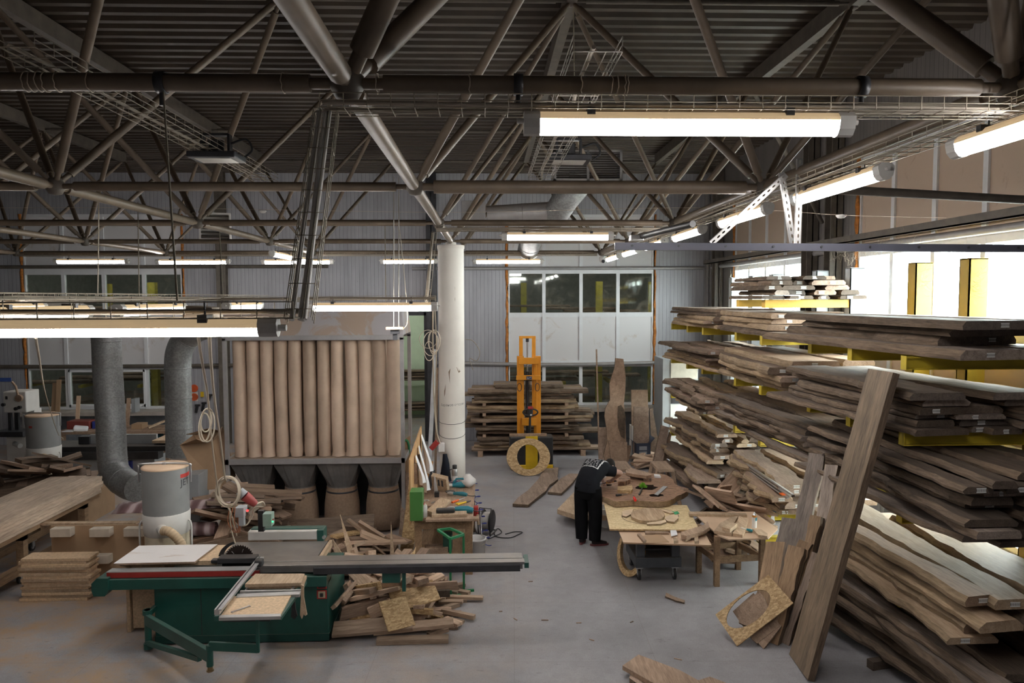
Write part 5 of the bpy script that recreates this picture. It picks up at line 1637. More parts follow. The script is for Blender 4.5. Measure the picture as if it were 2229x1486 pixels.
# white print on the back of the shirt: rows of tiny marks and a brushed frame, laid on the cloth
bm = bmesh.new()
bm.from_mesh(tee.data)
bm.transform(MW[tee.name])
bvh = BVHTree.FromBMesh(bm)
bd = (nkb-wst).normalized()                       # along the back
bs = bd.cross(Vector((0, 0, 1))).normalized()     # to the right of the body
bu = bs.cross(bd).normalized()
if bu.z < 0: bu = -bu
bo = mid(wst, nkb, .52)
def onback(u, w):
    o_ = bo + bs*u + bd*w + bu*.5
    hit, nrm_, _, _ = bvh.ray_cast(o_, -bu)
    return None if hit is None else hit+bu*.004
B = MB()
rr = random.Random(5)
def mark(u0, u1, w0, w1):
    q = [onback(u0, w0), onback(u1, w0), onback(u1, w1), onback(u0, w1)]
    if None not in q: B.add(q, [(0, 1, 2, 3)])
for row in range(8):
    w = -.15+row*.042
    u = -.14
    while u < .10:
        s_ = rr.uniform(.006, .02)
        if rr.random() < .85:
            mark(u, u+s_, w, w+.006)
            if rr.random() < .7: mark(u, u+.006, w, w+.026)
            if rr.random() < .6: mark(u, u+s_, w+.02, w+.026)
        u += s_+.006
for k in range(26):
    w = -.17+k*.014
    mark(.13+rr.uniform(-.004, .004), .146+rr.uniform(-.004, .004), w, w+.015)
for k in range(22):
    u = -.15+k*.0135
    mark(u, u+.014, -.186+rr.uniform(-.005, .005), -.172+rr.uniform(-.004, .004))
B.build('back_print', plain('white_shirt_print', (.6, .6, .6), .8), man, flip=False)
# chisel in the right hand
ct_ = wR+Vector((-.35, .55, -.55)).normalized()*.09
tool(ct_+Vector((.07, -.02, .03)), ct_+Vector((-.16, .03, -.03)), .015, (plain('orange_black_grip', (.75, .32, .02)), DARK), .5, 'orange-handled chisel held in the hand of the bending man')
# ================================================================ BAG FILTER
Yf = 11.73
def fx(px): return ay(px, 900, Yf).x
def fz(py): return ay(680, py, Yf).z
FX0, FX1 = fx(487), fx(880)
ft = thing('bag_filter_unit', 'big dust extraction unit with a row of tall tan filter bags in a grey frame', 'dust filter', ((FX0+FX1)/2, Yf+.6, 0))
D = 1.15
zt_, zb_, zs_ = fz(735), fz(998), fz(1010)
B = MB()
for x in (FX0, FX1-.06):
    for y in (Yf, Yf+D-.06): B.box((x, y, 0), (x+.06, y+.06, zt_))
for y in (Yf, Yf+D-.06): B.box((FX0, y, zs_), (FX1, y+.06, zb_)).box((FX0, y, zt_-.04), (FX1, y+.06, zt_+.04))
for x in (FX0, FX1-.06): B.box((x, Yf, zs_), (x+.06, Yf+D, zb_))
B.build('frame', SHEETM, ft, bev=.003)
MB().box((FX0+.06, Yf+D-.03, 0), (FX1-.06, Yf+D-.01, zs_)).build('shade_backing', DARK, ft)  # added dark sheet, stands in for the shade behind the hoppers
ztop = fz(676)
B = MB()
sl = .12
vs = [(FX0, Yf+.0, zt_+.04), (FX1, Yf, zt_+.04), (FX1, Yf+D, zt_+.04), (FX0, Yf+D, zt_+.04), (FX0, Yf+sl, ztop), (FX1-.03, Yf+sl, ztop), (FX1-.03, Yf+D-sl, ztop), (FX0, Yf+D-sl, ztop)]
B.add(vs, [(0, 3, 2, 1), (4, 5, 6, 7), (0, 1, 5, 4), (1, 2, 6, 5), (2, 3, 7, 6), (3, 0, 4, 7)])
k = NT('dust_streaked_sheet')
v_ = k.coord((1, 1, 1), rand=False)
k.fin(k.mix(k.ramp(k.noise(v_, 1.6, 5, .6, .8), [(.5, (0,)*3), (.56, (.7,)*3)]), (.43, .40, .41), (.42, .29, .19)), .6)
B.build('plenum', k.m, ft)
nb = 12
pit = (FX1-FX0-.16)/nb
bag0 = {}
for row in range(2):
    for i in range(nb):
        x = FX0+.08+pit*(i+.5)
        y = Yf+.2+row*.42
        rr = random.Random(i*7+row)
        r = pit*.455
        prof = []
        N = 22
        B = MB()
        vs, n = [], 18
        sway = rr.uniform(-.012, .012)
        for q in range(N+1):
            t = q/N
            z = zb_+.01+t*(zt_-zb_-.03)
            rad = r*(1+.03*math.sin(t*5+i))
            if t < .10: rad *= 1+.10*math.sin(t*95+i)*(1-t*8) * 1.2 if t < .1 else 1
            if t > .965: rad *= .93
            for k_ in range(n):
                a = 2*math.pi*k_/n
                w = rad*(1+.018*math.sin(3*a+i)+(.035*math.sin(4*a+q*1.7+i) if t < .16 else 0))
                vs.append((x+w*math.cos(a)+sway*math.sin(t*3.1), y+w*math.sin(a), z))
        B.add(vs, [(q*n+k_, q*n+(k_+1) % n, (q+1)*n+(k_+1) % n, (q+1)*n+k_) for q in range(N) for k_ in range(n)], 0, True)
        B.build('filter_bag', CONC_BAG, ft)
MB().box((FX0+.05, Yf+.05, zs_+.03), (FX1-.05, Yf+D-.05, zb_)).build('bag_deck', plain('dusty_deck_plate', (.36, .27, .2), .8), ft)
hw = (FX1-FX0-.12)/4
for i in range(4):
    x0 = FX0+.06+hw*i
    xc = x0+hw/2
    yc = Yf+D/2-.1
    n = 24
    vs = []
    rb_ = .24
    for q, z in ((0, zs_+.0), (1, zs_-.42), (2, zs_-.5)):
        for k_ in range(n):
            a = 2*math.pi*k_/n
            if q == 0:
                c, s = math.cos(a), math.sin(a)
                m = max(abs(c), abs(s))
                vs.append((xc+c/m*hw/2, Yf+.5+s/m*.46, z))
            else: vs.append((xc+rb_*math.cos(a), yc+rb_*math.sin(a)-.1, z))
    MB().add(vs, [(q*n+k_, q*n+(k_+1) % n, (q+1)*n+(k_+1) % n, (q+1)*n+k_) for q in range(2) for k_ in range(n)]).build('hopper', HOPM, ft)
    zc_ = zs_-.46
    prof = [(.20, .01), (.27, .04), (.295, .2), (.285, .45), (.265, .6), (rb_+.01, zc_-.02), (rb_+.008, zc_+.02)]
    o = MB().lathe(prof, (xc, yc-.1, 0), 28).build('collection_bag', BAG2, ft)
    MB().lathe([(rb_+.012, -.02), (rb_+.018, -.015), (rb_+.018, .015), (rb_+.012, .02)], (xc, yc-.1, zc_-.06), 28).build('bag_strap', DARK, o)
duct([ay(390, 992, 13), ay(389, 900, 13), ay(387, 800, 13), ay(391, 762, 13), ay(408, 733, 13), ay(440, 712, 12.8), (FX0+.05, 12.4, fz(705))], .222, 'grey galvanised duct bending right into the bag filter', GALV, .5)
duct([ay(300, 1062, 12.2), ay(275, 1052, 12.4), ay(252, 1030, 12.6), ay(245, 1000, 12.7), ay(240, 900, 12.75), ay(234, 800, 12.8), ay(231, 735, 12.8), ay(222, 712, 12.8), ay(200, 703, 12.8), ay(100, 702, 12.8)], .235, 'tall galvanised duct with a bend at its foot, left of the bag filter', GALV, .45)
duct([ay(-60, 672, 9), ay(20, 664, 9), ay(70, 660, 9.2), ay(140, 668, 10), ay(200, 690, 11.5)], .14, 'dark dusty duct rising above the low wire tray at far left', PIPE_DK)
# ================================================================ PANEL SAW
saw = thing('panel_saw', 'long green sliding panel saw with cross-cut table and circular blade', 'saw', (-2.7, 8.4, 0))
zs = .885
cb0, cb1 = az(339, 1403), az(717, 1395)
cx0, cx1, cyf = cb0.x, cb1.x, 8.03
B = MB().box((cx0, cyf, .02), (cx1, 8.95, .70)); B.build('cabinet', GREEN, saw, bev=.012)
B = MB().box((cx0-.004, cyf-.004, .012), (cx1+.004, 8.95, .10)); B.build('plinth', plain('dark_green_plinth', (.01, .06, .05), .5, dust=.4), saw, bev=.004)
xs = ay(438, 1320, cyf).x
MB().box((xs-.004, cyf-.003, .1), (xs+.004, cyf+.01, .69)).build('door_seam', DARK, saw)
# controls
for ya, yb, cc in ((1262, 1281, DARK), (1284, 1303, plain('cream_plate', (.6, .52, .36)))):
    p0, p1 = ay(690, yb, cyf-.01), ay(711, ya, cyf-.01)
    pl_ = MB().box((p0.x, cyf-.012, p0.z), (p1.x, cyf, p1.z)).build('switch_plate', RED, saw)
    MB().box((p0.x+.015, cyf-.014, p0.z+.012), (p1.x-.015, cyf-.011, p1.z-.012)).build('plate_face', cc, pl_)
    MB().cyl(((p0.x+p1.x)/2, cyf-.035, (p0.z+p1.z)/2), ((p0.x+p1.x)/2, cyf-.012, (p0.z+p1.z)/2), .024, 4).build('switch_knob', BLACK, pl_)
# beam, red rail
xl = ay(205, 1268, 8.0).x
xr = ay(1142, 1240, 8.0).x
B = MB().box((xl+.1, 7.96, .66), (cx1+.0, 8.2, .775)); B.build('carriage_beam', GREEN, saw, bev=.004)
B = MB().prism([(xl, 7.94, .66), (xl, 7.94, .74), (xl+.06, 7.94, .80), (xl+.18, 7.94, .80), (xl+.18, 7.94, .66), (xl+.14, 7.94, .60), (xl+.02, 7.94, .60)], (0, .26, 0)); B.build('beam_end', GREEN, saw, bev=.005)
B = MB().box((ay(232, 1250, 8).x, 8.0, .78), (-2.55, 8.06, .84)); B.build('red_rail', RED, saw)
B = MB().box((ay(232, 1250, 8).x, 8.0, .84), (-2.55, 8.12, .848)); B.build('rail_cap', ALU, saw)
# sliding table
B = MB().box((-2.62, 8.02, .855), (xr-.0, 8.135, zs)).box((-2.62, 8.15, .855), (xr-.02, 8.32, zs)).box((-2.62, 8.03, .80), (xr-.02, 8.3, .86)); B.build('sliding_table', CASTI, saw, bev=.003)
B = MB().box((-1.95, 7.985, .79), (xr-.05, 8.02, .86)); B.build('table_side_rail', DARK, saw)
MB().box((xr-.0, 8.03, .81), (xr+.05, 8.3, .87)).build('table_end_cap', GREEN, saw)
MB().box((-1.2, 8.04, .66), (-1.0, 8.2, .80)).box((-.98, 8.06, .55), (-.94, 8.1, .80)).build('table_bracket', GREEN, saw)
# main table
B = MB().box((-3.15, 8.34, .83), (-1.98, 8.86, .875)); B.build('main_table', CASTI, saw, bev=.003)
B = MB().box((-1.965, 8.30, .80), (-1.93, 8.9, .875)); B.build('edge_strip', W_FRESH, saw)
MB().box((-3.1, 8.4, .70), (-2.0, 8.85, .83)).build('table_bed', DARK, saw)
# blade
bc = ay(522, 1236, 8.36)
bc.z = .84
pts = []
nt = 36
for i in range(nt):
    a = 2*math.pi*i/nt
    pts += [bc+Vector((math.cos(a)*.158, 0, math.sin(a)*.158)), bc+Vector((math.cos(a+.11)*.175, 0, math.sin(a+.11)*.175)), bc+Vector((math.cos(a+.13)*.160, 0, math.sin(a+.13)*.160))]
B = MB().prism(pts, (0, .004, 0)); B.build('saw_blade', plain('brown_blade_steel', (.055, .04, .035), .45, .6), saw)
B = MB()
for a in (2.3, 1.2): B.beam(bc+Vector((math.cos(a)*.09, -.004, math.sin(a)*.09)), bc+Vector((math.cos(a)*.13, -.004, math.sin(a)*.13)), .012, .003)
B.build('blade_slot', ALU, saw)
arc = [bc+Vector((math.cos(a)*.19, .0, math.sin(a)*.19)) for a in [R(105+k*9) for k in range(9)]]
arc2 = [bc+Vector((math.cos(a)*.245-.0, .0, math.sin(a)*.215)) for a in [R(105+k*9) for k in range(9)]]
B = MB().prism(arc+arc2[::-1], (0, .006, 0)); B.build('riving_knife', BLACK, saw)
p0, p1 = ay(470, 1240, 8.12), ay(553, 1226, 8.12)
B = MB().box((p0.x, 8.16, .86), (p1.x-.0, 8.30, .925)).box((p0.x-.08, 8.18, .86), (p0.x, 8.26, .90)); B.build('blade_shroud', BLACK, saw, bev=.01)
p0, p1 = ay(555, 1240, 8.02), ay(572, 1225, 8.02)
MB().box((p0.x, 7.98, .88), (p1.x, 8.08, .96)).build('clamp_knob', BLACK, saw, bev=.02)
# rip fence
p0, p1 = ay(538, 1180, 8.85), ay(700, 1160, 8.85)
B = MB().box((p0.x, 8.87, .885), (p1.x-.06, 9.02, 1.0)); B.build('rip_fence', WPAINT, saw, bev=.012)
B = MB().box((p0.x+.02, 8.93, 1.0), (p1.x, 9.04, 1.015)).box((p1.x-.06, 8.86, .86), (p1.x+.02, 9.05, 1.01)); B.build('fence_bracket', GREEN, saw, bev=.01)
MB().cyl((p1.x+.03, 8.86, .93), (p1.x+.03, 8.82, .93), .02, 10).build('fence_lever', STEEL, saw)
# crosscut outrigger
zo_ = .86
A0, A1 = az(566, 1216, .905), az(472, 1332, .905)
B = MB().beam(A0, A1, .05, .05).beam(A0+Vector((.035, 0, .02)), A1+Vector((.035, 0, .02)), .02, .012); B.build('crosscut_fence', ALU, saw)
B = MB().beam(A0+Vector((0, 0, .026)), A1+Vector((0, 0, .026)), .012, .004); B.build('fence_scale', DARK, saw)
quad = lambda pts, z: [az(px, py, z) for px, py in pts]
B = MB().prism(quad([(508, 1297), (634, 1295), (611, 1336), (480, 1340)], .865), (0, 0, -.02)); B.build('chipboard_top', CHIP, saw)
B = MB().prism(quad([(478, 1338), (611, 1335), (611, 1341), (476, 1344)], .868), (0, 0, -.03)); B.build('front_edge', ALU, saw)
B = MB().prism(quad([(466, 1341), (612, 1336), (617, 1325), (475, 1330)], .835), (0, 0, -.05)); B.build('outrigger_skirt', GREEN, saw)
B = MB().prism(quad([(634, 1293), (662, 1262), (668, 1264), (612, 1343), (607, 1341)], .85), (0, 0, -.03)); B.build('outrigger_side', GREEN, saw)
B = MB().prism(quad([(517, 1292), (655, 1286), (652, 1293), (514, 1299)], .875), (0, 0, -.03)).prism(quad([(524, 1284), (657, 1282), (655, 1284), (522, 1287)], .88), (0, 0, -.02)); B.build('cross_bar', ALU, saw)
B = MB().cyl(az(545, 1268, .85), az(532, 1290, .85), .012).cyl(az(648, 1268, .85), az(632, 1286, .85), .012); B.build('guide_rod', STEEL, saw)
p = ay(530, 1360, 6.85)
B = MB().box((ay(485, 1360, 6.9).x, 6.9, .755), (ay(588, 1360, 6.9).x, 6.95, .80)); B.build('slot_bracket', DARK, saw)
o = MB().prism(quad([(556, 1248), (663, 1248), (656, 1268), (533, 1271)], .905), (0, 0, -.035)).build('wood_board', W_FRESH); tag(o, 'pale board lying on the cross-cut table next to the saw', 'board')
o = MB().prism(quad([(556, 1252), (668, 1252), (661, 1274), (537, 1276)], .868), (0, 0, -.03)).build('wood_board', W_FRESH); tag(o, 'lower pale board under the board on the cross-cut table', 'board')
# swing arm
hz = ay(322, 1360, 7.9)
B = MB().cyl((hz.x, 7.9, .03), (hz.x, 7.9, .46), .035, 14).box((hz.x, 7.87, .40), (cx0+.03, 8.05, .45)).cyl((hz.x, 7.9, .41), (hz.x, 7.9, .46), .05, 14).cyl((hz.x, 7.9, .03), (hz.x, 7.9, .09), .05, 14); B.build('swing_hinge', GREEN, saw)
pe_ = ay(457, 1440, 6.95)
B = MB().beam((hz.x, 7.88, .36), (pe_.x, 6.95, .40), .05, .12); B.build('swing_arm', GREEN, saw, bev=.005)
B = MB().beam((hz.x, 7.88, .10), Vector((hz.x, 7.88, .10)).lerp(Vector((pe_.x, 6.95, .34)), .85), .04, .05); B.build('arm_brace', GREEN, saw)
B = MB().cyl((pe_.x, 6.95, .30), (pe_.x, 6.95, .51), .032, 14); B.build('arm_post', GREEN, saw)
MB().cyl((pe_.x, 6.95, .255), (pe_.x, 6.95, .30), .025, 12).cyl((pe_.x, 6.95, .25), (pe_.x, 6.95, .262), .035, 12).build('adjuster_foot', plain('brass_nut', (.3, .2, .1), .4, .6), saw)
pv_ = ay(561, 1420, 6.87)
B = MB().beam((pe_.x-.0, 6.95, .50), (pv_.x, 6.88, .50), .03, .085).beam((pv_.x, 6.88, .46), (pv_.x, 6.88, .80), .03, .03, up=(0, 1, 0)); B.build('support_arm', GREEN, saw, bev=.003)
# push sticks hanging from the cross-cut table and a wrench
q = [ay(px, py, 7.2) for px, py in ((655, 1272), (661, 1275), (661, 1300), (668, 1338), (664, 1340), (661, 1336), (657, 1347), (653, 1338), (655, 1300))]
tag(MB().prism(q, (0, .02, 0)).build('push_stick', W_FRESH), 'pale wooden push stick hanging from the cross-cut table', 'push stick')
q = [ay(px, py, 7.2) for px, py in ((634, 1305), (641, 1303), (643, 1325), (647, 1340), (641, 1348), (633, 1342), (635, 1325))]
tag(MB().prism(q, (0, .02, 0)).build('push_stick', BLACK), 'black push stick hanging beside the pale one', 'push stick')
a, c = az(510, 1330, .872), az(538, 1320, .872)
B = MB().beam(a, c, .02, .007)
d = (c-a).normalized()
s_ = d.cross(Vector((0, 0, 1)))
for e, sg in ((a, -1), (c, 1)): B.beam(e, e+d*sg*.03+s_*.012, .012, .008).beam(e, e+d*sg*.03-s_*.012, .012, .008)
tag(B.build('wrench', STEEL), 'steel open-end wrench lying on the chipboard of the cross-cut table', 'wrench')
# chipboard cabinet and melamine sheet at the saw's left end
p0 = az(275, 1378)
cbx = thing('chipboard_cabinet', 'chipboard cabinet under the white sheet at the left end of the saw', 'cabinet', (p0.x+.4, 8.45, 0))
x1_ = cx0-.03
MB().box((p0.x, 8.36, 0), (p0.x+.04, 8.75, .85)).box((p0.x+.06, 8.38, .04), (x1_, 8.40, .83)).build('front_panel', CHIP, cbx)
MB().box((p0.x+.05, 8.73, 0), (cx0+.7, 8.75, .70)).build('back_panel', CHIP, cbx)
p0 = az(275, 1222, .85)
tag(MB().prism(quad([(303, 1187), (474, 1184), (424, 1222), (247, 1226)], .905), (0, 0, -.02), 0, 1).build('melamine_sheet', (MELA, W_TAN)), 'white scuffed melamine sheet lying on the left end of the saw', 'sheet')
B = MB().box((az(262, 1222, .88).x, 8.22, .83), (cx0+.62, 8.75, .88)); B.build('top_panel', CHIP, cbx)
# ================================================================ STACK OF CHIPBOARD PANELS AND TROLLEY (left front)
a, c = az(46, 1309), az(193, 1307)
z = .002
for i in range(15):
    t = .036
    dx, dy = U(-.03, .03), U(-.02, .02)
    if i in (0, 1): dx -= .02
    o = MB().box((a.x+.02+dx, 9.27+dy, z), (c.x+.02+dx, 9.52+dy, z+t)).build('chipboard_sheet', W_FRESH if i % 2 else CHIP, bev=.002)
    tag(o, 'chipboard sheet, %s from the floor in the low stack at left front' % (ORD[i] if i else 'first'), 'sheet', 'chipboard sheets stacked at left front')
    z += t+.001
tr = thing('timber_trolley', 'wooden trolley frame on casters under the long planks at left', 'trolley', (-6.65, 10.3, 0))
B = MB()
for x in (-7.0, -6.32):
    B.box((x-.05, 8.0, .66), (x+.05, 11.8, .74))
B.build('long_rail', W_BROWN, tr)
for y in (8.3, 9.9, 11.4):
    for x in (-7.0, -6.32): MB().box((x-.05, y-.05, .27), (x+.05, y+.05, .66)).build('trolley_post', W_BROWN, tr)
    MB().box((-7.05, y-.05, .60), (-6.27, y+.05, .66)).build('cross_rail', W_BROWN, tr)
for x in (-7.0, -6.32): MB().box((x-.05, 8.0, .16), (x+.05, 11.7, .27)).build('bottom_rail', W_BROWN, tr)
for y in (9.9, 11.2):
    for x in (-7.0, -6.36): caster((x, y, 0), tr, .065)
z = .745
for k_ in range(6):
    for j in range(3):
        o = MB().box((-7.02+j*.27+U(-.004, .004), 7.2+U(-.05, .05), z), (-7.02+j*.27+.262, 11.78+U(-.05, .06), z+.042)).build('long_plank', wood('laminated_plank_wood', (.48, .34, .24), (.82, .65, .50), axis=1, ov=.12) if (k_ == 0 and j == 0) else bpy.data.materials['laminated_plank_wood'], bev=.002)
        tag(o, 'long planed plank, %s layer up, %s, on the trolley at left' % (ORD[k_] if k_ else 'lowest', ('left', 'middle', 'right')[j]), 'plank', 'long planks on the trolley')
    z += .0435
# ================================================================ PALLET PANEL, ROLLS, DUST COLLECTORS
a, c = ay(113, 1200, 9.72), ay(330, 1200, 9.72)
ztp = ay(200, 1143, 9.72).z
pl_ = thing('pallet', 'brown board pallet standing on edge behind the chipboard stack, white blocks on its face', 'pallet', ((a.x+c.x)/2, 9.75, 0))
MB().box((a.x+.0, 9.72, 0), (c.x+.35, 9.74, ztp)).build('deck_board', MDF, pl_)
WBLK = plain('whitish_block', (.55, .47, .38), .8)
for px, py in ((136, 1157), (221, 1157), (295, 1156), (221, 1215)):
    q = ay(px, py, 9.66)
    w_ = .13 if py < 1200 else .12
    MB().box((q.x-w_, 9.60, q.z-.055), (q.x+w_, 9.72, q.z+.055)).build('block', WBLK, pl_, bev=.004)
o = MB().box((-5.6, 10.3, 0), (-4.3, 10.75, .42)).build('low_crate', CARD); tag(o, 'low brown crate under the striped rolls', 'crate')
def roll(z, y, r, x0, x1, label):
    sp = [(y+r*(1-.0*k)*math.cos(k*.35)*(1-.012*k), z+r*math.sin(k*.35)*(1-.012*k)) for k in range(46)]
    B = MB()
    vs = [(x, p, q) for x in (x0, x1) for p, q in sp]
    n = len(sp)
    B.add(vs, [(k, k+1, n+k+1, n+k) for k in range(n-1)], 0, True)
    o = B.build('vinyl_roll', VINYL, flip=False)
    s = o.modifiers.new('solid', 'SOLIDIFY'); s.thickness = .004
    return tag(o, label, 'roll')
roll(.52, 10.5, .11, -5.5, -3.95, 'striped mauve vinyl roll, lower of two, behind the pallet')
q0, q1 = ay(208, 1082, 10.7), ay(436, 1078, 10.7)
pts = [ay(205, 1112, 10.35), ay(212, 1080, 10.7), ay(432, 1077, 10.75), ay(437, 1085, 10.6), ay(418, 1122, 10.35)]
vs = []
nn_ = 14
for i in range(nn_+1):
    t = i/nn_
    y = 10.35+.42*t
    z = .76+.10*math.sin(math.pi*(.15+.75*t))+(.02 if t > .9 else 0)
    for j in range(13):
        s_ = j/12
        vs.append((-5.35+s_*1.62+.02*math.sin(t*6), y, z+(.08*s_*s_)+.05*t+.01*math.sin(9*s_+t*5)))
B = MB().add(vs, [(i*13+j, i*13+j+1, (i+1)*13+j+1, (i+1)*13+j) for i in range(nn_) for j in range(12)], 0, True)
B.path([Vector((-5.35, 10.77, .76)), Vector((-3.73, 10.77, .84))], .04, 12, 0)
o = B.build('vinyl_sheet', VINYL, flip=False)
s = o.modifiers.new('solid', 'SOLIDIFY'); s.thickness = .006
tag(o, 'striped mauve vinyl sheet draped over the rolls beside the dust collector', 'sheet')
a, c = az(150, 1107, .72), az(325, 1108, .72)
o = MB().beam((a.x, 10.28, .705), (c.x+.1, 10.28, .695), .10, .03).build('batten', W_FRESH); tag(o, 'flat light batten lying in front of the striped vinyl sheet', 'batten')
o = MB().beam((a.x+1.2, 11.2, .72), (a.x+2.6, 10.9, .62), .1, .025).build('batten', W_FRESH); tag(o, 'slanting light batten between duct foot and dust collector', 'batten')
def collector(c, label, hose_pts, sc_=1., txt=True):
    x, y = c
    o = thing('dust_collector', label, 'dust collector', (x, y, 0))
    r = .275
    MB().lathe([(r, 1.14), (r, 1.71)], (x, y, 0), 72).build('filter_drum', DRUM, o)
    MB().lathe([(r+.004, 1.71), (r+.006, 1.725), (r-.02, 1.74), (0, 1.745)], (x, y, 0), 40).build('top_lid', MDF_PALE, o)
    MB().lathe([(.255, .86), (r-.005, .875), (r+.003, 1.0), (r+.008, 1.13), (r, 1.145)], (x, y, 0), 40).build('lower_ring', WPAINT, o)
    MB().lathe([(.20, .04), (.255, .10), (.265, .4), (.262, .87)], (x, y, 0), 30).build('collection_bag', plain('translucent_bag', (.52, .45, .33), .5), o)
    MB().lathe([(.28, .0), (.28, .05), (.0, .05)], (x, y, 0), 20).build('base_plate', WPAINT, o)
    MB().path(smooth_path([(x-r-.05, y-.02, 1.52), (x-r-.05, y-.02, 1.70), (x-r-.0, y-.02, 1.755), (x+r, y-.02, 1.755), (x+r+.05, y-.02, 1.70), (x+r+.05, y-.02, 1.52)], 5), .012, 8).build('shaker_handle', STEEL, o)
    MB().cyl((x, y-.02, 1.74), (x, y-.02, 1.77), .025, 8).build('lid_nut', STEEL, o)
    for s_ in (-1, 1): MB().path(smooth_path([(x+s_*.255, y, 1.03), (x+s_*.32, y-.04, .99), (x+s_*.325, y-.05, .7), (x+s_*.325, y-.05, 0.01)], 5), .012, 8).build('leg', WPAINT, o)
    MB().lathe([(.05, -.06), (.07, .06)], (x+.07, y-r-.02, .985), 14, axis=(-.5, 1, .0)).build('inlet', WPAINT, o)
    P = smooth_path(hose_pts, 8)
    tot = sum((P[i+1]-P[i]).length for i in range(len(P)-1))
    N = int(tot/.011)
    Q, acc, j = [], 0, 0
    cum = [0]
    for i in range(len(P)-1): cum.append(cum[-1]+(P[i+1]-P[i]).length)
    for k_ in range(N+1):
        s_ = tot*k_/N
        while j < len(cum)-2 and cum[j+1] < s_: j += 1
        Q.append(P[j].lerp(P[j+1], (s_-cum[j])/max(1e-6, cum[j+1]-cum[j])))
    MB().path(Q, [.058 if k_ % 3 else .050 for k_ in range(N+1)], 14).build('corrugated_hose', plain('tan_hose', (.47, .35, .22), .6), o)
    if txt:
        a0 = math.atan2(-y, -x)
        def wrap(vx, vz, dr=.0025): 
            a = a0+vx/r
            return (x+(r+dr)*math.cos(a), y+(r+dr)*math.sin(a), vz)
        fs_ = text_mesh('JET', .2)
        vs_, ff = fs_
        MB().add([wrap(.178+v.x*.62, 1.492+v.y*.6) for v in vs_], ff).build('brand_lettering', DARK, o, flip=False)
        nst = 12
        vs_ = []
        for i in range(nst+1):
            u = .19+.26*i/nst
            vs_ += [wrap(u-.01, 1.592), wrap(u-.01, 1.64)]
        MB().add(vs_, [(2*i, 2*i+2, 2*i+3, 2*i+1) for i in range(nst)]).build('red_stripe', plain('stripe_red', (.5, .04, .03)), o, flip=False)
    else:
        a0 = math.atan2(-y, -x)
        vs_ = []
        for i in range(7):
            a = a0-.9+.25*i/6
            vs_ += [(x+(r+.003)*math.cos(a), y+(r+.003)*math.sin(a), z_) for z_ in (1.52, 1.56)]
        MB().add(vs_, [(2*i, 2*i+2, 2*i+3, 2*i+1) for i in range(6)]).build('red_stripe', plain('stripe_red', (.4, .05, .04)), o, flip=False)
    return o
q = ay(361, 1060, 9.32)
jx = q.x
collector((q.x, 9.32), 'grey drum dust collector with red stripe standing behind the saw', [(jx+.08, 9.0, .985), (jx+.17, 8.98, .98), (jx+.27, 8.97, .90), (jx+.34, 8.96, .78), (jx+.36, 8.97, .60), (jx+.36, 9.0, .3)])
q = ay(94, 930, 13.6)
kx = q.x
collector((q.x, 13.6), 'grey drum dust collector at far left beside the white bandsaw', [(kx+.08, 13.28, .99), (kx+.25, 13.2, 1.02), (kx+.40, 13.15, .9), (kx+.5, 13.1, .7)], txt=False)
o = MB().box((-4.75, 11.2, 0), (-4.45, 11.6, 1.15)).build('grey_cabinet', GREYM, bev=.01); tag(o, 'grey sheet-metal cabinet just behind the near dust collector', 'cabinet')
# ================================================================ BACK LEFT WORK AREA
# bandsaw
Yb_ = 15.0
def bx_(px): return ay(px, 900, Yb_).x
def bz_(py): return ay(30, py, Yb_).z
bs_ = thing('bandsaw', 'white bandsaw at the far left edge of the photo', 'bandsaw', (bx_(20), Yb_+.3, 0))
MB().box((bx_(8), Yb_, bz_(898)), (bx_(58), Yb_+.45, bz_(852))).build('upper_wheel_box', WPAINT, bs_, bev=.02)
MB().box((bx_(30), Yb_+.25, .4), (bx_(58), Yb_+.5, bz_(895))).build('column_neck', WPAINT, bs_, bev=.01)
MB().box((bx_(10), Yb_, .0), (bx_(55), Yb_+.45, bz_(950))).build('lower_wheel_box', WPAINT, bs_, bev=.02)
MB().box((bx_(-8), Yb_-.15, bz_(948)), (bx_(58), Yb_+.45, bz_(937))).build('saw_table', DARK, bs_, bev=.004)
MB().box((bx_(13), Yb_+.05, bz_(937)), (bx_(20), Yb_+.1, bz_(896))).build('blade_guard', DARK, bs_)
MB().box((bx_(24), Yb_+.1, bz_(937)), (bx_(32), Yb_+.16, bz_(896))).build('guide_post', BLACK, bs_)
for px, py in ((10, 880), (37, 889), (45, 886)): MB().cyl((bx_(px), Yb_-.05, bz_(py)), (bx_(px), Yb_, bz_(py)), .035, 12).build('knob', BLACK, bs_)
MB().cyl((bx_(45), Yb_-.06, bz_(866)), (bx_(45), Yb_, bz_(866)), .07, 16).build('tension_wheel', W_TAN, bs_)
MB().path([(bx_(44), Yb_-.04, bz_(860)), (bx_(40), Yb_-.04, bz_(840)), (bx_(32), Yb_-.04, bz_(830))], .022, 8).build('lever', W_TAN, bs_)
MB().box((bx_(13), Yb_-.004, bz_(869)), (bx_(18), Yb_, bz_(862))).build('window_slot', DARK, bs_)
MB().cyl(ay(32, 965, 14.9), ay(44, 970, 14.8), .05, 12).build('work_lamp', ALU, bs_)
q = ay(20, 826, YB-.02)
o = MB().box((q.x-.6, YB-.03, q.z-.05), (q.x+.05, YB-.015, q.z+.05)).build('blue_sign', plain('blue_sign_face', (.05, .10, .33), .5)); tag(o, 'small blue sign strip on the back wall above the bandsaw', 'sign')
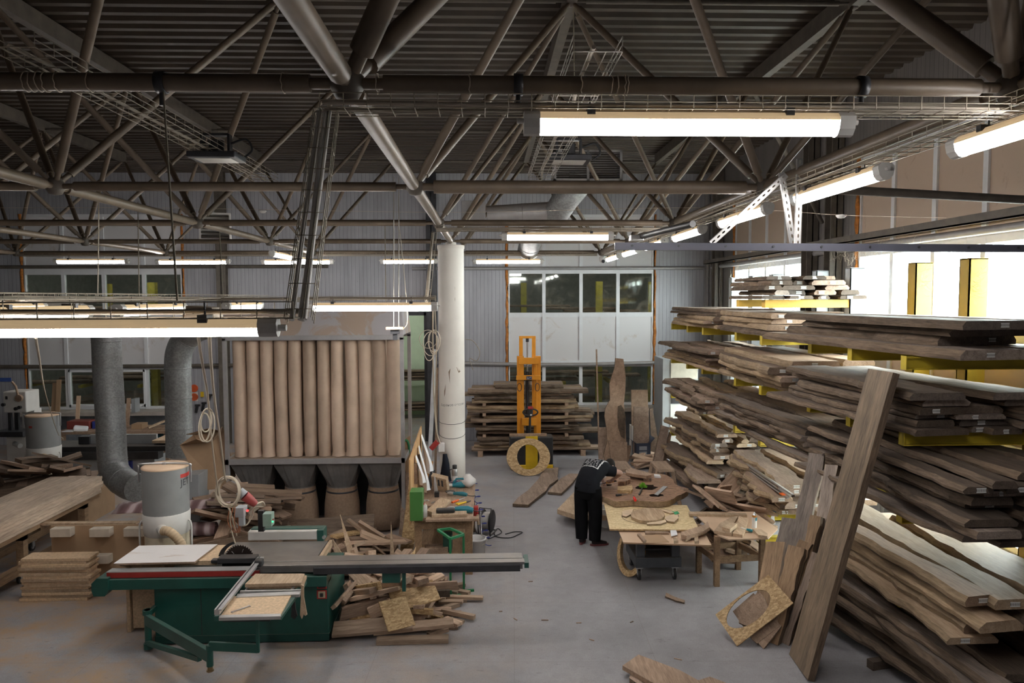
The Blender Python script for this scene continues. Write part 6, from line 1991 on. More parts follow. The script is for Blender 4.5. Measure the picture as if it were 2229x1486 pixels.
# black-topped machine with grey fence
Ym = 14.6
mx = lambda px: ay(px, 970, Ym).x
mz = lambda py: ay(200, py, Ym).z
mc = thing('planer_machine', 'long black-topped woodworking machine with grey fence behind the duct', 'machine', (mx(240), Ym+.4, 0))
MB().box((mx(66), Ym, mz(983)), (mx(360), Ym+.7, mz(972))).build('machine_table', BLACK, mc, bev=.006)
MB().box((mx(90), Ym-.03, mz(1000)), (mx(345), Ym+.2, mz(983))).build('front_rail', DARK, mc, bev=.005)
MB().box((mx(178), Ym+.3, mz(972)), (mx(326), Ym+.36, mz(952))).build('fence', GREYM, mc)
MB().box((mx(155), Ym+.25, mz(972)), (mx(180), Ym+.42, mz(955))).build('motor_head', DARK, mc, bev=.01)
MB().box((mx(100), Ym+.1, 0), (mx(330), Ym+.6, mz(1000))).build('machine_body', GREYM, mc)
MB().box((mx(275), Ym+.05, mz(1060)), (mx(282), Ym+.1, mz(1005))).build('blue_strip', BLUE, mc)
o = MB().box((mx(326), Ym+.1, mz(968)), (mx(365), Ym+.8, mz(962))).build('side_board', W_FRESH); tag(o, 'pale board lying on the right end of the black-topped machine', 'board')
# bench along the back window
Yk = 17.2
kx_ = lambda px: ay(px, 930, Yk).x
kz_ = lambda py: ay(250, py, Yk).z
bn_ = thing('back_workbench', 'long wooden workbench under the left back window', 'workbench', (kx_(270), Yk+.4, 0))
zk = kz_(939)
MB().box((kx_(120), Yk, zk-.06), (kx_(366), Yk+.9, zk)).build('bench_top', W_TAN, bn_)
for px in (130, 210, 290, 358): MB().box((kx_(px)-.05, Yk+.05, 0), (kx_(px)+.05, Yk+.15, zk-.06)).build('leg', W_TAN, bn_)
MB().box((kx_(120), Yk+.3, .35), (kx_(366), Yk+.8, .39)).build('shelf', W_DUSTY, bn_)
def onb(pxa, pxb, py, h, d, y, m, name, label, cat):
    o = MB().box((kx_(pxa), Yk+y, zk+.001), (kx_(pxb), Yk+y+d, zk+h)).build(name, m, bev=.006)
    return tag(o, label, cat)
onb(126, 176, 0, .19, .35, .35, plain('brick_red_crate', (.22, .05, .04), .5), 'red_crate', 'dark red plastic crate on the back workbench', 'crate')
onb(180, 195, 0, .17, .2, .4, BLUE, 'blue_box', 'dark blue box right of the red crate on the back bench', 'box')
onb(196, 211, 0, .19, .2, .4, plain('bright_blue_box', (.03, .08, .40)), 'blue_box', 'bright blue box beside the dark blue one on the back bench', 'box')
onb(272, 296, 0, .12, .3, .3, MDF, 'paper_pile', 'pile of brown sandpaper sheets right of the tall duct on the back bench', 'pile')
onb(316, 364, 0, .03, .4, .2, W_TAN, 'wood_tray', 'flat wooden tray at the right end of the back bench', 'tray')
o = MB().beam((kx_(314), Yk+.2, zk+.05), (kx_(352), Yk+.6, zk+.22), .08, .04).build('wood_batten', W_FRESH); tag(o, 'pale batten slanting across the tray on the back bench', 'batten')
o = MB().cbox((kx_(168), Yk+.15, zk+.05), (.3, .2, .1), rot=(.2, .15, .4)).build('white_bag', CLOTH, bev=.03); tag(o, 'crumpled white bag on the back bench before the red crate', 'bag')
o = MB().box((kx_(135), Yk-.02, zk+.001), (kx_(157), Yk+.2, zk+.02)).build('paper_sheets', CLOTH); tag(o, 'flat white papers at the left end of the back bench', 'paper')
o = MB().box((kx_(302), Yk+.1, .39), (kx_(358), Yk+.5, .62)).build('teal_sack', plain('teal_sack_cloth', (.03, .12, .17), .9), bev=.05); tag(o, 'dark teal sack under the right end of the back bench', 'sack')
def wl(pxa, pxb, pyt, zb_, y, m, label, t=.02, name='leaning_board', cat='board'):
    a, c = ay(pxa, 800, y), ay(pxb, pyt, y+.12)
    a.z = zb_
    B = MB().prism([(a.x, y, a.z), (c.x, y, a.z), (c.x, y+.12, c.z), (a.x, y+.12, c.z)], (0, t, 0))
    return tag(B.build(name, m), label, cat)
wl(107, 131, 833, .932, 19.2, MDF, 'brown board leaning at the left back window, left of two')
wl(116, 133, 826, .932, 19.12, MDF, 'taller brown board leaning at the left back window, over the left one')
wl(158, 175, 861, zk+.002, 17.85, MDF_PALE, 'small reddish-brown board leaning under the left back window')
wl(268, 284, 866, zk+.002, 17.9, W_TAN, 'narrow knotty board leaning at the window right of the tall duct')
o = MB().box((ay(286, 880, 18.9).x, 18.9, .932), (ay(294, 880, 18.9).x, 19.15, ay(294, 868, 18.9).z)).build('grey_tin', GREYM); tag(o, 'grey tin on the left back window sill', 'tin')
# tools on the wall
Yw = YB-.04
def wt(px, py, r, m, label, name, cat): return tag(MB().cyl(ay(px, py, Yw), ay(px, py, Yw)+Vector((0, .035, 0)), r, 18).build(name, m), label, cat)
wt(422, 864, .10, plain('orange_disc', (.55, .10, .03)), 'orange disc in a square holder on the back wall', 'orange_disc', 'disc')
wt(422, 845, .10, plain('orange_red_disc', (.6, .09, .02)), 'orange half-hidden disc above the square holder on the wall', 'orange_disc', 'disc')
q = ay(422, 861, Yw+.036)
o = MB().box((q.x-.11, Yw+.034, q.z-.15), (q.x+.11, Yw+.039, q.z+.10)).build('holder_plate', WPAINT); tag(o, 'square pale holder plate behind the orange discs', 'plate')
q = ay(440, 858, Yw)
o = MB().cbox(q, (.08, .05, .14)).build('yellow_holder', SYEL, bev=.01); tag(o, 'small yellow tool holder on the back wall right of the discs', 'holder')
for px, py, h, l in ((442, 886, .22, 'left'), (455, 866, .16, 'upper'), (428, 890, .2, 'lowest')):
    q = ay(px, py, Yw)
    o = MB().cbox(q, (.06, .05, h), rot=(0, .2, 0)).cbox(q+Vector((.03, 0, h/2)), (.12, .04, .05)).build('hanging_tool', BLACK); tag(o, 'dark clamp tool hanging on the back wall, %s one left of the filter' % l, 'tool')
# tilted cardboard box
Yx = 12.0
c_ = [ay(px, py, Yx) for px, py in ((388, 968), (447, 1062), (490, 1062), (470, 960), (440, 930), (400, 950))]
o = thing('tilted_cardboard_box', 'large brown cardboard box tipped over beside the bag filter', 'box', (ay(440, 1062, Yx).x, Yx, 0))
A_, B_, C_, D_ = ay(392, 968, 11.5), ay(440, 1066, 11.5), ay(487, 1062, 11.6), ay(462, 960, 11.6)
t_ = Vector((0, .55, .06))
B = MB()
for p_, q_ in ((A_, B_), (B_, C_), (C_, D_)):
    B.add([p_, q_, q_+t_, p_+t_], [(0, 1, 2, 3)])
B.add([A_, B_, C_, D_], [(0, 1, 2, 3)])
B.add([A_+t_, B_+t_, C_+t_, D_+t_], [(0, 1, 2, 3)])
b_ = B.build('body', CARD, o, flip=False); s = b_.modifiers.new('solid', 'SOLIDIFY'); s.thickness = .006
F1, F2 = ay(452, 932, 11.9), ay(484, 928, 11.9)
B = MB().add([D_, A_, ay(428, 955, 11.3), ay(447, 962, 11.35)], [(0, 1, 2, 3)]).add([D_+t_, A_+t_, ay(405, 945, 12.1), F1], [(0, 1, 2, 3)]).add([D_, D_+t_, F2, ay(480, 945, 11.5)], [(0, 1, 2, 3)])
b_ = B.build('flap', CARD, o, flip=False); s = b_.modifiers.new('solid', 'SOLIDIFY'); s.thickness = .005
# left back crates carrying the offcut heap
for i, (x0_, x1_2, l) in enumerate(((-9.15, -8.0, 'left'), (-7.95, -6.85, 'right'))):
    o = MB().box((x0_, 12.2, 0), (x1_2, 13.4, .495)).build('low_crate', CARD); tag(o, 'brown crate under the offcut heap at far left, %s one' % l, 'crate', 'crates under the left heap')
# settled poses of the offcut heaps: length, width, thickness, position, rotation
HEAPS = {
'saw': [(.292,.069,.041,-1.591,8.881,.02,.489,0,-0,-.873),(.609,.08,.046,-1.424,8.665,.023,0,-.748,.664,-0),(.647,.133,.057,-1.299,8.915,.058,.021,.888,-.458,.04),(.678,.068,.049,-1.119,8.698,.025,.872,0,0,.489),(.711,.138,.047,-.808,8.996,.023,.819,-0,-0,-.574),(.455,.097,.049,-1.44,8.718,.072,.975,.005,-.014,-.222),(.178,.116,.036,-1.216,8.873,.112,.823,-.015,-.042,-.566),(.398,.078,.05,-1.258,9.136,.025,.812,0,0,-.584),(.693,.069,.027,-.806,8.999,.061,.675,-0,-0,-.738),(.257,.101,.027,-.728,9.203,.051,.5,-.5,-.5,.5),(.161,.086,.064,-1.213,9.359,.117,.336,.607,.315,.648),(.326,.077,.043,-1.459,9.306,.102,.104,.9,-.373,-.202),(.177,.075,.056,-1.203,8.354,.038,.705,-.706,.048,-.048),(.275,.065,.027,-.925,8.525,.045,.104,-.45,.886,.049),(.299,.15,.03,-.869,8.869,.087,.997,-.005,-.075,-.024),(.295,.097,.026,-1.6,9.206,.048,.307,-.307,.637,-.637),(.169,.083,.035,-1.658,9.187,.041,.636,-.636,-.31,.31),(.707,.111,.065,-.894,9.085,.098,.972,.01,-.077,-.22),(.447,.068,.033,-.807,9.613,.017,.002,0,0,-1),(.63,.118,.058,-1.136,9.126,.13,.996,-.044,-.059,.044),(.724,.067,.064,-1.001,8.282,.033,0,-0,-.707,.707),(.731,.12,.027,-1.115,8.954,.174,.497,.061,-.003,-.866),(.281,.06,.062,-.688,8.567,.03,.175,-.175,-.685,.685),(.677,.11,.06,-.9,8.712,.117,.445,.13,.018,-.886),(.433,.107,.026,-1.18,8.769,.183,.063,-.053,-.031,.996),(.233,.093,.056,-1.592,9.346,.028,.967,0,-0,.255),(.476,.094,.056,-1.489,8.912,.089,.934,.048,-.087,-.342),(.219,.116,.06,-.993,9.355,.071,.198,.213,.956,-.044),(.679,.078,.037,-1.278,9.011,.182,.633,-.097,.018,.768),(.256,.073,.045,-.975,9.509,.037,.068,.068,.704,.704),(.337,.109,.044,-1.131,8.446,.098,.549,-.062,-.014,.833),(.364,.129,.064,-.909,8.976,.186,.857,.109,-.13,.487),(.43,.142,.037,-.778,8.995,.263,.189,-.028,-.167,.967),(.613,.093,.051,-1.583,8.568,.087,.719,.109,.022,-.686),(.691,.093,.048,-1.275,8.298,.134,.022,.998,-.001,.06),(.258,.119,.038,-1.705,8.437,.059,.521,.521,-.478,-.478),(.631,.133,.063,-.749,8.627,.167,.836,.116,-.194,.499),(.606,.147,.03,-.979,9.495,.169,.131,.256,.049,.956),(.332,.144,.041,-.634,9.201,.044,.727,.057,.032,-.684),(.346,.116,.065,-1.504,8.931,.149,.065,.639,.763,.074),(.397,.061,.032,-1.072,9.181,.218,.987,-.035,-.158,.003),(.524,.074,.028,-.822,9.555,.048,.096,0,.004,.995),(.205,.083,.034,-.617,9.387,.017,0,.789,.614,0),(.33,.145,.032,-1.132,8.938,.225,.271,.019,.104,.957),(.465,.074,.029,-1.296,8.382,.098,.132,-.002,.991,.009),(.323,.14,.053,-.848,9.453,.148,.569,.185,.154,.786),(.486,.122,.054,-1.166,8.56,.142,.995,.002,-.055,.086),(.191,.075,.06,-1.309,9.229,.194,.726,-.011,-.098,-.68),(.382,.098,.026,-1.549,9.184,.12,.054,-.002,.998,-.043),(.659,.134,.034,-1.218,9.237,.256,.993,-.078,-.073,.049),(.748,.124,.062,-1.361,9.292,.275,.086,-.083,.068,.991),(.214,.116,.061,-.91,9.433,.263,.772,-.484,.15,-.383),(.529,.083,.059,-1.525,9.287,.327,.745,.054,-.194,.636),(.651,.14,.061,-1.166,9.045,.286,.2,-.024,-.143,.969),(.742,.092,.028,-1.353,8.79,.244,.042,-.552,-.824,-.122),(.271,.066,.056,-.907,8.358,.097,.144,-.138,-.543,.815),(.456,.06,.059,-.879,8.303,.226,.722,.69,-.017,-.053),(.437,.073,.039,-1.076,9.372,.375,.355,-.017,.058,.933),(.513,.063,.041,-.766,9.618,.2,0,-.323,0,-.946),(.623,.123,.042,-1.634,9.222,.274,.638,.163,.027,-.752),(.603,.097,.05,-1.55,8.854,.232,.578,.05,-.168,.797),(.168,.084,.036,-1.722,9.025,.042,.5,-.5,-.5,.5),(.25,.068,.033,-.567,9.464,.108,.535,.462,.536,.461),(.354,.101,.065,-1.583,9.624,.435,.786,-.126,-.15,-.587),(.328,.111,.051,-1.727,9.439,.414,.063,-.801,.045,.593),(.166,.129,.032,-1.724,8.738,.083,0,-.707,0,.707),(.737,.065,.061,-1.137,9.124,.377,.8,.037,-.141,.582),(.233,.103,.047,-1.129,9.387,.172,.228,-.791,.252,.508),(.173,.074,.034,-1.12,8.587,.191,.716,.043,-.034,-.696),(.368,.124,.063,-1.113,9.613,.341,.253,.142,-.473,.832),(.265,.134,.054,-1.262,8.277,.26,.131,.131,.695,-.695),(.386,.073,.04,-1.498,8.523,.148,.095,-.99,-.013,-.106),(.734,.107,.032,-.88,8.813,.3,.324,.053,.129,-.936),(.412,.132,.031,-1.422,8.372,.152,.007,-.061,.022,.998),(.531,.075,.039,-1.264,9.232,.369,.721,.037,-.075,.688),(.351,.108,.047,-.866,8.392,.141,.971,-.192,.016,-.142),(.68,.114,.065,-.901,8.93,.35,.315,.103,.122,-.936),(.675,.067,.063,-1.267,8.73,.322,.025,-.31,-.935,-.169),(.435,.138,.033,-1.57,8.897,.315,.091,-.452,-.883,-.084),(.323,.098,.025,-.604,9.173,.075,.034,-.716,-.695,-.056),(.198,.098,.062,-.694,9.532,.092,.004,.982,-.189,-0),(.701,.143,.065,-1.393,8.398,.246,.161,-.078,.691,-.7),(.205,.118,.052,-1.312,8.874,.347,.612,.014,.391,.687),(.412,.072,.029,-1.365,8.541,.312,.664,-.16,.023,.73),(.221,.118,.028,-1.568,9.176,.361,.204,.046,.036,.977),(.333,.092,.055,-1.111,8.427,.224,.713,.668,.187,.098),(.439,.119,.047,-.98,8.452,.301,.975,-.058,.012,.215),(.585,.146,.043,-1.331,8.403,.395,.984,-.116,-.123,-.059),(.275,.104,.037,-.853,8.528,.334,.982,-.059,-.011,-.182),(.347,.135,.032,-.723,8.419,.168,.014,.124,.163,.979),(.152,.119,.047,-1.333,9.561,.302,.144,-.177,.944,-.238),(.415,.126,.037,-.818,8.458,.259,.041,.706,-.706,.042),(.746,.099,.054,-.744,8.549,.401,.661,-.744,-.06,.072),(.15,.093,.055,-1.051,9.377,.159,.184,.535,-.122,.816),(.385,.068,.041,-1.683,8.671,.147,.473,.488,-.61,-.407),(.593,.128,.06,-.96,9.188,.437,.51,.15,.11,-.84),(.212,.143,.06,-.682,9.246,.141,.452,.531,-.482,-.53),(.677,.112,.05,-1.404,8.625,.325,.041,-.146,.114,.982),(.528,.121,.035,-1.159,9.256,.453,.547,.145,.036,-.824),(.401,.136,.03,-1.792,9.142,.383,.905,.111,.167,.374),(.595,.085,.031,-1.383,9.054,.377,.918,-.045,.038,-.391),(.735,.13,.057,-1.006,8.998,.494,.283,.063,.16,.944),(.603,.131,.061,-.887,8.699,.465,.547,-.1,.005,.831),(.538,.076,.026,-.908,8.681,.513,.199,-.136,.01,.971),(.613,.074,.058,-1.093,8.772,.5,.305,-.136,-.005,.942),(.153,.077,.057,-1.719,8.723,.362,.363,-.627,-.553,.411),(.496,.124,.062,-1.132,8.474,.493,.013,.93,-.33,.16),(.667,.09,.053,-1.476,8.57,.393,.413,.162,.669,.596),(.382,.066,.059,-.755,9.503,.208,.31,-.489,-.77,-.267),(.572,.099,.058,-1.52,8.506,.377,.409,-.16,.057,.897),(.669,.107,.059,-1.169,8.721,.495,.806,.466,-.215,-.294),(.154,.096,.048,-1.385,9.355,.317,.085,.123,.987,-.065),(.617,.144,.063,-1.656,8.943,.429,.433,-.041,-.374,.819),(.263,.14,.047,-1.651,8.326,.374,.153,-.777,.421,-.441),(.697,.061,.041,-1.696,8.422,.378,.249,.722,.608,.216),(.575,.077,.064,-1.581,9.336,.463,.088,.055,-.934,.342)],
'mid': [(.348,.147,.036,-2.529,9.896,.018,.89,0,0,.456),(.774,.114,.031,-2.003,10.541,.016,.026,-0,-0,1),(.382,.073,.043,-1.513,10.687,.022,0,.523,.852,0),(.875,.07,.033,-2.033,10.274,.037,.906,.024,-.013,.422),(.323,.106,.026,-1.993,10.078,.041,.959,.024,.084,-.27),(.669,.096,.03,-2.085,9.607,.197,.956,-.013,-.289,-.041),(.823,.083,.049,-2.03,9.938,.072,.308,-.057,.067,-.947),(.289,.066,.046,-2.307,9.993,.064,.943,-.044,-.14,-.299),(.472,.075,.037,-1.765,10.369,.055,.204,-.056,.106,-.971),(.454,.155,.024,-2.543,10.33,.012,.446,-0,-0,.895),(.244,.141,.049,-1.828,9.95,.043,.308,-.054,.067,-.948),(.202,.109,.037,-1.618,10.084,.019,.99,-0,-0,.138),(.763,.155,.039,-1.86,10.753,.046,.005,-.034,-.004,.999),(.714,.146,.052,-2.725,10.091,.103,.517,-.475,.524,-.482),(.242,.133,.035,-2.616,10.239,.034,.09,-.915,.39,-.052),(.394,.168,.024,-1.731,10.12,.096,.979,-.045,-.001,-.198),(.315,.162,.038,-2.379,10.022,.095,.818,-.092,-.143,-.55),(.563,.138,.05,-2.465,10.437,.059,.54,-.048,.035,.839),(.47,.124,.046,-2.315,10.455,.073,.844,-.136,.082,-.512),(.443,.086,.041,-1.411,10.599,.084,.451,.493,.578,.469),(.656,.121,.041,-1.682,10.754,.115,.989,-.016,-.057,-.134),(.821,.091,.053,-2.574,10.339,.097,.859,.022,-.105,-.5),(.624,.078,.034,-1.709,9.65,.38,.049,.836,-.545,.032),(.313,.102,.033,-2.095,10.325,.065,.783,-.077,-.132,-.604),(.626,.118,.024,-2.234,10.555,.085,.615,-.009,.071,.785),(.41,.136,.049,-2.033,10.66,.076,.542,.003,-.068,.838),(.507,.136,.025,-2.402,10.405,.14,.051,.387,-.919,.048),(.308,.14,.052,-1.466,10.198,.07,.637,.637,-.307,-.307),(.557,.096,.035,-1.707,9.955,.094,.019,.333,.887,.318),(.718,.159,.023,-2.614,10.554,.125,.849,-.088,-.089,-.513),(.813,.08,.044,-2.002,10.35,.18,.679,-.651,.221,-.259),(.55,.178,.041,-2.099,9.84,.119,.064,.193,-.977,-.059),(.666,.155,.049,-1.826,10.331,.126,.949,.018,-.027,-.315),(.851,.127,.048,-2.13,10.518,.239,.454,.033,-.006,-.89),(.543,.128,.038,-2.311,9.87,.235,.764,.067,.13,-.629),(.448,.146,.03,-2.467,10.136,.214,.224,.188,.137,-.946),(.712,.091,.029,-2.469,9.887,.16,.131,-.767,-.606,-.165),(.663,.157,.023,-2.584,10.236,.222,.908,-.103,-.075,.399),(.593,.08,.048,-2.713,10.499,.222,.711,-.045,-.044,-.7),(.748,.128,.048,-1.607,10.217,.199,.481,-.002,.128,.867),(.401,.164,.034,-2.83,9.795,.215,.539,.212,.255,.775),(.538,.168,.03,-2.581,9.789,.178,.871,.311,.045,-.376),(.335,.119,.035,-2.157,10.735,.125,.147,.023,.047,-.988),(.217,.078,.042,-1.862,9.916,.153,.471,.523,.48,.523),(.478,.13,.045,-1.702,10.609,.141,.107,-.894,.427,.082),(.498,.08,.026,-1.8,9.787,.394,.989,-.057,.008,.139),(.877,.151,.027,-2.075,10.237,.231,.591,.126,-.024,.796),(.788,.166,.034,-1.636,10.241,.268,.501,-.081,-.179,-.843),(.366,.091,.034,-2.432,9.775,.239,.762,.087,-.115,-.631),(.723,.137,.041,-2.602,9.618,.138,.166,-0,.986,.001),(.884,.087,.054,-1.95,10.614,.302,.373,-.006,-.025,.928),(.505,.148,.049,-1.535,10.642,.204,.851,-.104,.026,.515),(.781,.124,.031,-2.047,10.168,.247,.676,.022,.118,-.727),(.346,.088,.023,-1.498,10.128,.266,.342,.174,-.904,.19),(.625,.149,.027,-2.474,9.419,.262,.482,.008,-.015,.876),(.258,.148,.027,-2.32,10.885,.074,.004,.004,-.707,-.707),(.686,.128,.036,-2.082,10.659,.37,.842,-.019,.094,.531),(.899,.143,.042,-2.347,9.803,.3,.926,.053,.044,.372),(.623,.119,.026,-2.671,10.33,.288,.517,-.371,.194,-.746),(.604,.151,.026,-1.824,10.527,.347,.898,-.04,.114,.422),(.751,.165,.039,-2.526,10.379,.253,.681,.054,-.141,-.716),(.688,.086,.034,-1.869,10.842,.329,.946,-.025,.254,-.203),(.459,.164,.055,-2.281,10.023,.352,.758,-.018,.028,-.652),(.5,.177,.046,-1.754,10.859,.331,.125,.263,.412,.863),(.553,.141,.053,-1.615,10.507,.324,.004,-.201,.019,-.979),(.474,.174,.043,-1.889,9.926,.428,.405,-.207,.056,.889),(.878,.143,.033,-1.626,10.331,.346,.984,-.016,.044,.169),(.499,.152,.027,-1.368,10.727,.263,0,.363,.932,0),(.896,.155,.05,-2.439,10.37,.346,.152,.85,.488,.129),(.404,.157,.042,-2.123,10.133,.351,.566,-.199,-.052,.798)],
'behind': [(1.268,.118,.026,-3.763,11.118,.013,.999,0,0,-.033),(1.185,.146,.035,-3.829,10.859,.018,.999,-0,0,-.044),(.949,.175,.049,-3.89,11.025,.045,.996,.073,-.002,-.044),(.775,.187,.038,-3.418,10.764,.161,.961,.118,-.147,.204),(.897,.155,.026,-3.789,10.847,.064,.024,-.916,-.396,-.052),(1.146,.135,.052,-3.531,11.224,.2,.703,.703,-.073,.073),(.782,.127,.056,-3.602,10.439,.028,0,.995,.097,-0),(1.249,.211,.048,-3.83,10.808,.095,.967,.032,-.047,.248),(1.112,.207,.039,-3.599,10.818,.181,.942,.144,-.06,-.297),(1.177,.128,.032,-3.584,10.794,.222,.086,-.987,-.1,-.092),(.724,.175,.026,-3.742,10.893,.231,.994,-.004,-.103,-.028),(1.192,.238,.042,-3.627,10.579,.188,.991,.075,-.081,.079),(.694,.141,.038,-3.793,10.663,.218,.984,.091,-.063,-.14),(.791,.23,.058,-4.086,10.795,.248,.996,-.018,-.046,.077),(1.24,.138,.035,-3.884,10.583,.228,.994,.082,-.074,-.011),(1.093,.2,.045,-3.952,10.407,.168,.977,.196,-.079,.01),(1.218,.228,.056,-3.753,10.847,.341,.995,-.015,-.01,-.102),(1.048,.102,.036,-3.816,10.354,.213,.977,.195,-.08,.016),(1.281,.123,.052,-3.794,10.641,.404,.839,-.54,-.064,-.008),(1.028,.139,.028,-3.903,10.466,.251,.996,.004,-.08,.043),(.875,.158,.029,-3.761,10.565,.303,.996,-.034,-.083,-.001),(.937,.152,.059,-4.028,10.536,.357,.537,.838,.008,.099),(1.123,.111,.03,-3.815,10.43,.347,.535,.84,-.037,.082),(.875,.185,.058,-3.718,10.329,.344,.705,.705,-.058,.058),(1.031,.147,.058,-3.591,11.098,.298,.035,-.994,-.05,-.086),(1.219,.18,.046,-3.863,10.937,.68,.704,.155,.149,-.677),(1.257,.181,.046,-3.687,10.597,.612,.912,-.244,.129,.302),(.833,.159,.028,-3.938,10.605,.676,.269,.888,-.369,.062),(1.12,.198,.033,-3.934,10.615,.761,.111,.991,-.033,-.061),(.584,.2,.033,-3.321,10.41,.36,.772,-.611,.092,.148),(1.189,.171,.037,-3.633,10.637,.649,.953,-.295,.066,-.03),(.643,.146,.034,-3.322,11.015,.28,.789,-.609,-.072,-.045),(1.255,.169,.045,-3.714,10.802,.665,.975,.21,.044,-.058),(.661,.153,.038,-3.81,10.501,.806,.994,-.077,.065,.036),(.802,.194,.028,-4.09,10.797,.745,.988,.135,.048,-.054),(.827,.19,.052,-3.411,10.157,.857,.023,-.439,-.892,.103),(.54,.159,.033,-3.288,10.57,.72,.323,.025,.124,.938),(.651,.224,.044,-3.866,10.972,.806,.978,.117,.133,.108),(.591,.232,.044,-3.8,10.751,.79,.055,.987,.132,-.073),(1.175,.133,.045,-3.898,11.04,.879,.147,-.901,-.397,.093),(.899,.18,.055,-3.614,11.038,.821,.963,.128,.214,-.099),(.683,.148,.045,-3.469,10.398,.874,.973,-.071,.088,.199),(1.205,.113,.039,-3.526,10.921,.801,.96,.211,.15,.111),(.835,.175,.042,-3.36,10.802,.766,.971,.105,.173,-.126),(.895,.165,.027,-3.262,11.044,.873,.996,-.004,.071,-.052),(1.012,.187,.041,-3.565,10.558,.858,.074,.968,.225,-.078),(.796,.194,.03,-3.281,10.565,.859,.036,.793,.599,-.102),(.911,.112,.051,-3.494,10.566,.919,.094,.989,.103,-.041),(.876,.18,.047,-3.285,11.013,.914,.987,.012,.071,.141),(.522,.176,.057,-3.549,11.126,.961,.985,.025,.077,.153),(1.112,.106,.034,-3.347,10.752,.868,.98,-.163,-.009,.113),(.638,.225,.051,-3.628,10.688,.945,.167,.979,.114,-.031)],
'left': [(.967,.143,.052,-7.657,13.028,.526,.975,0,-0,-.22),(.856,.249,.033,-7.685,12.677,.549,.028,-.961,-.275,-.025),(.554,.278,.053,-8.097,12.817,.584,0,-.648,-.762,0),(.794,.198,.058,-8.422,12.805,.529,.881,0,-0,.474),(.565,.157,.058,-8.571,12.538,.587,.97,-0,0,.244),(.708,.179,.04,-7.58,12.781,.596,.971,.03,-.024,.235),(.656,.275,.03,-7.931,12.535,.619,.974,.205,.059,.076),(.793,.25,.064,-7.504,13.122,.584,.998,-0,0,.068),(.445,.276,.038,-7.694,13.036,.641,.993,-.002,-.014,-.117),(.9,.169,.05,-8.26,12.851,.64,.897,-.011,-0,.441),(.982,.13,.061,-8.356,13.087,.65,.986,-.106,-.116,.056),(.754,.227,.054,-8.313,12.801,.697,.989,-.034,-.027,.14),(.884,.122,.044,-7.426,12.769,.647,.84,.121,-.021,.529),(.842,.162,.049,-7.879,12.324,.624,.706,.706,-.033,.033),(.875,.19,.064,-8.657,12.843,.732,.879,-.042,-.014,.476),(.978,.132,.043,-7.818,13.152,.9,.219,-.927,-.297,-.07),(1.065,.307,.043,-7.54,12.742,.696,.981,.12,.029,.147),(.671,.151,.043,-7.305,12.414,.589,.119,-.989,.055,.071),(.615,.245,.045,-7.23,12.901,.749,.982,.12,.03,.142),(.939,.293,.047,-7.402,12.67,.764,.966,.149,-.024,.21),(.888,.224,.033,-8.581,12.784,.788,.809,.029,.019,.587),(.563,.202,.032,-7.898,12.569,.795,.977,-.078,-.073,.182),(.558,.292,.067,-7.21,12.583,.794,.936,.145,-.041,.319),(.556,.304,.039,-7.682,12.315,.965,.973,-.178,.026,.145),(.888,.228,.061,-8.473,12.79,.829,.997,.01,.033,-.067),(.898,.148,.046,-8.452,12.711,.879,.026,-.887,-.46,.023),(.764,.29,.049,-7.191,12.68,.922,.874,.012,-.119,-.47),(.706,.121,.042,-8.117,12.816,.875,.969,.047,.106,.22),(.608,.125,.045,-8.291,12.373,.903,.688,-.305,-.267,-.602),(.756,.306,.054,-8.766,12.903,.919,.033,.624,.772,-.117),(.945,.213,.07,-8.215,12.462,.994,.029,-.987,-.09,.127),(.902,.237,.065,-8.282,12.57,.947,.108,-.96,-.229,.117),(.725,.252,.052,-7.93,12.52,1.019,.968,-.157,.075,-.183),(1.09,.216,.044,-7.264,12.278,1.003,.462,-.019,.221,.859),(.665,.134,.059,-7.861,12.754,.983,.952,-.119,.005,-.282),(.919,.307,.064,-7.691,12.911,.975,.959,-.011,.014,-.282),(.935,.297,.033,-7.479,12.891,1.042,.948,-.13,.153,.249),(.567,.29,.06,-7.923,12.909,1.053,.436,-.028,-.006,-.899),(.83,.133,.046,-8.579,13.036,.939,.007,-.996,.083,.028)],
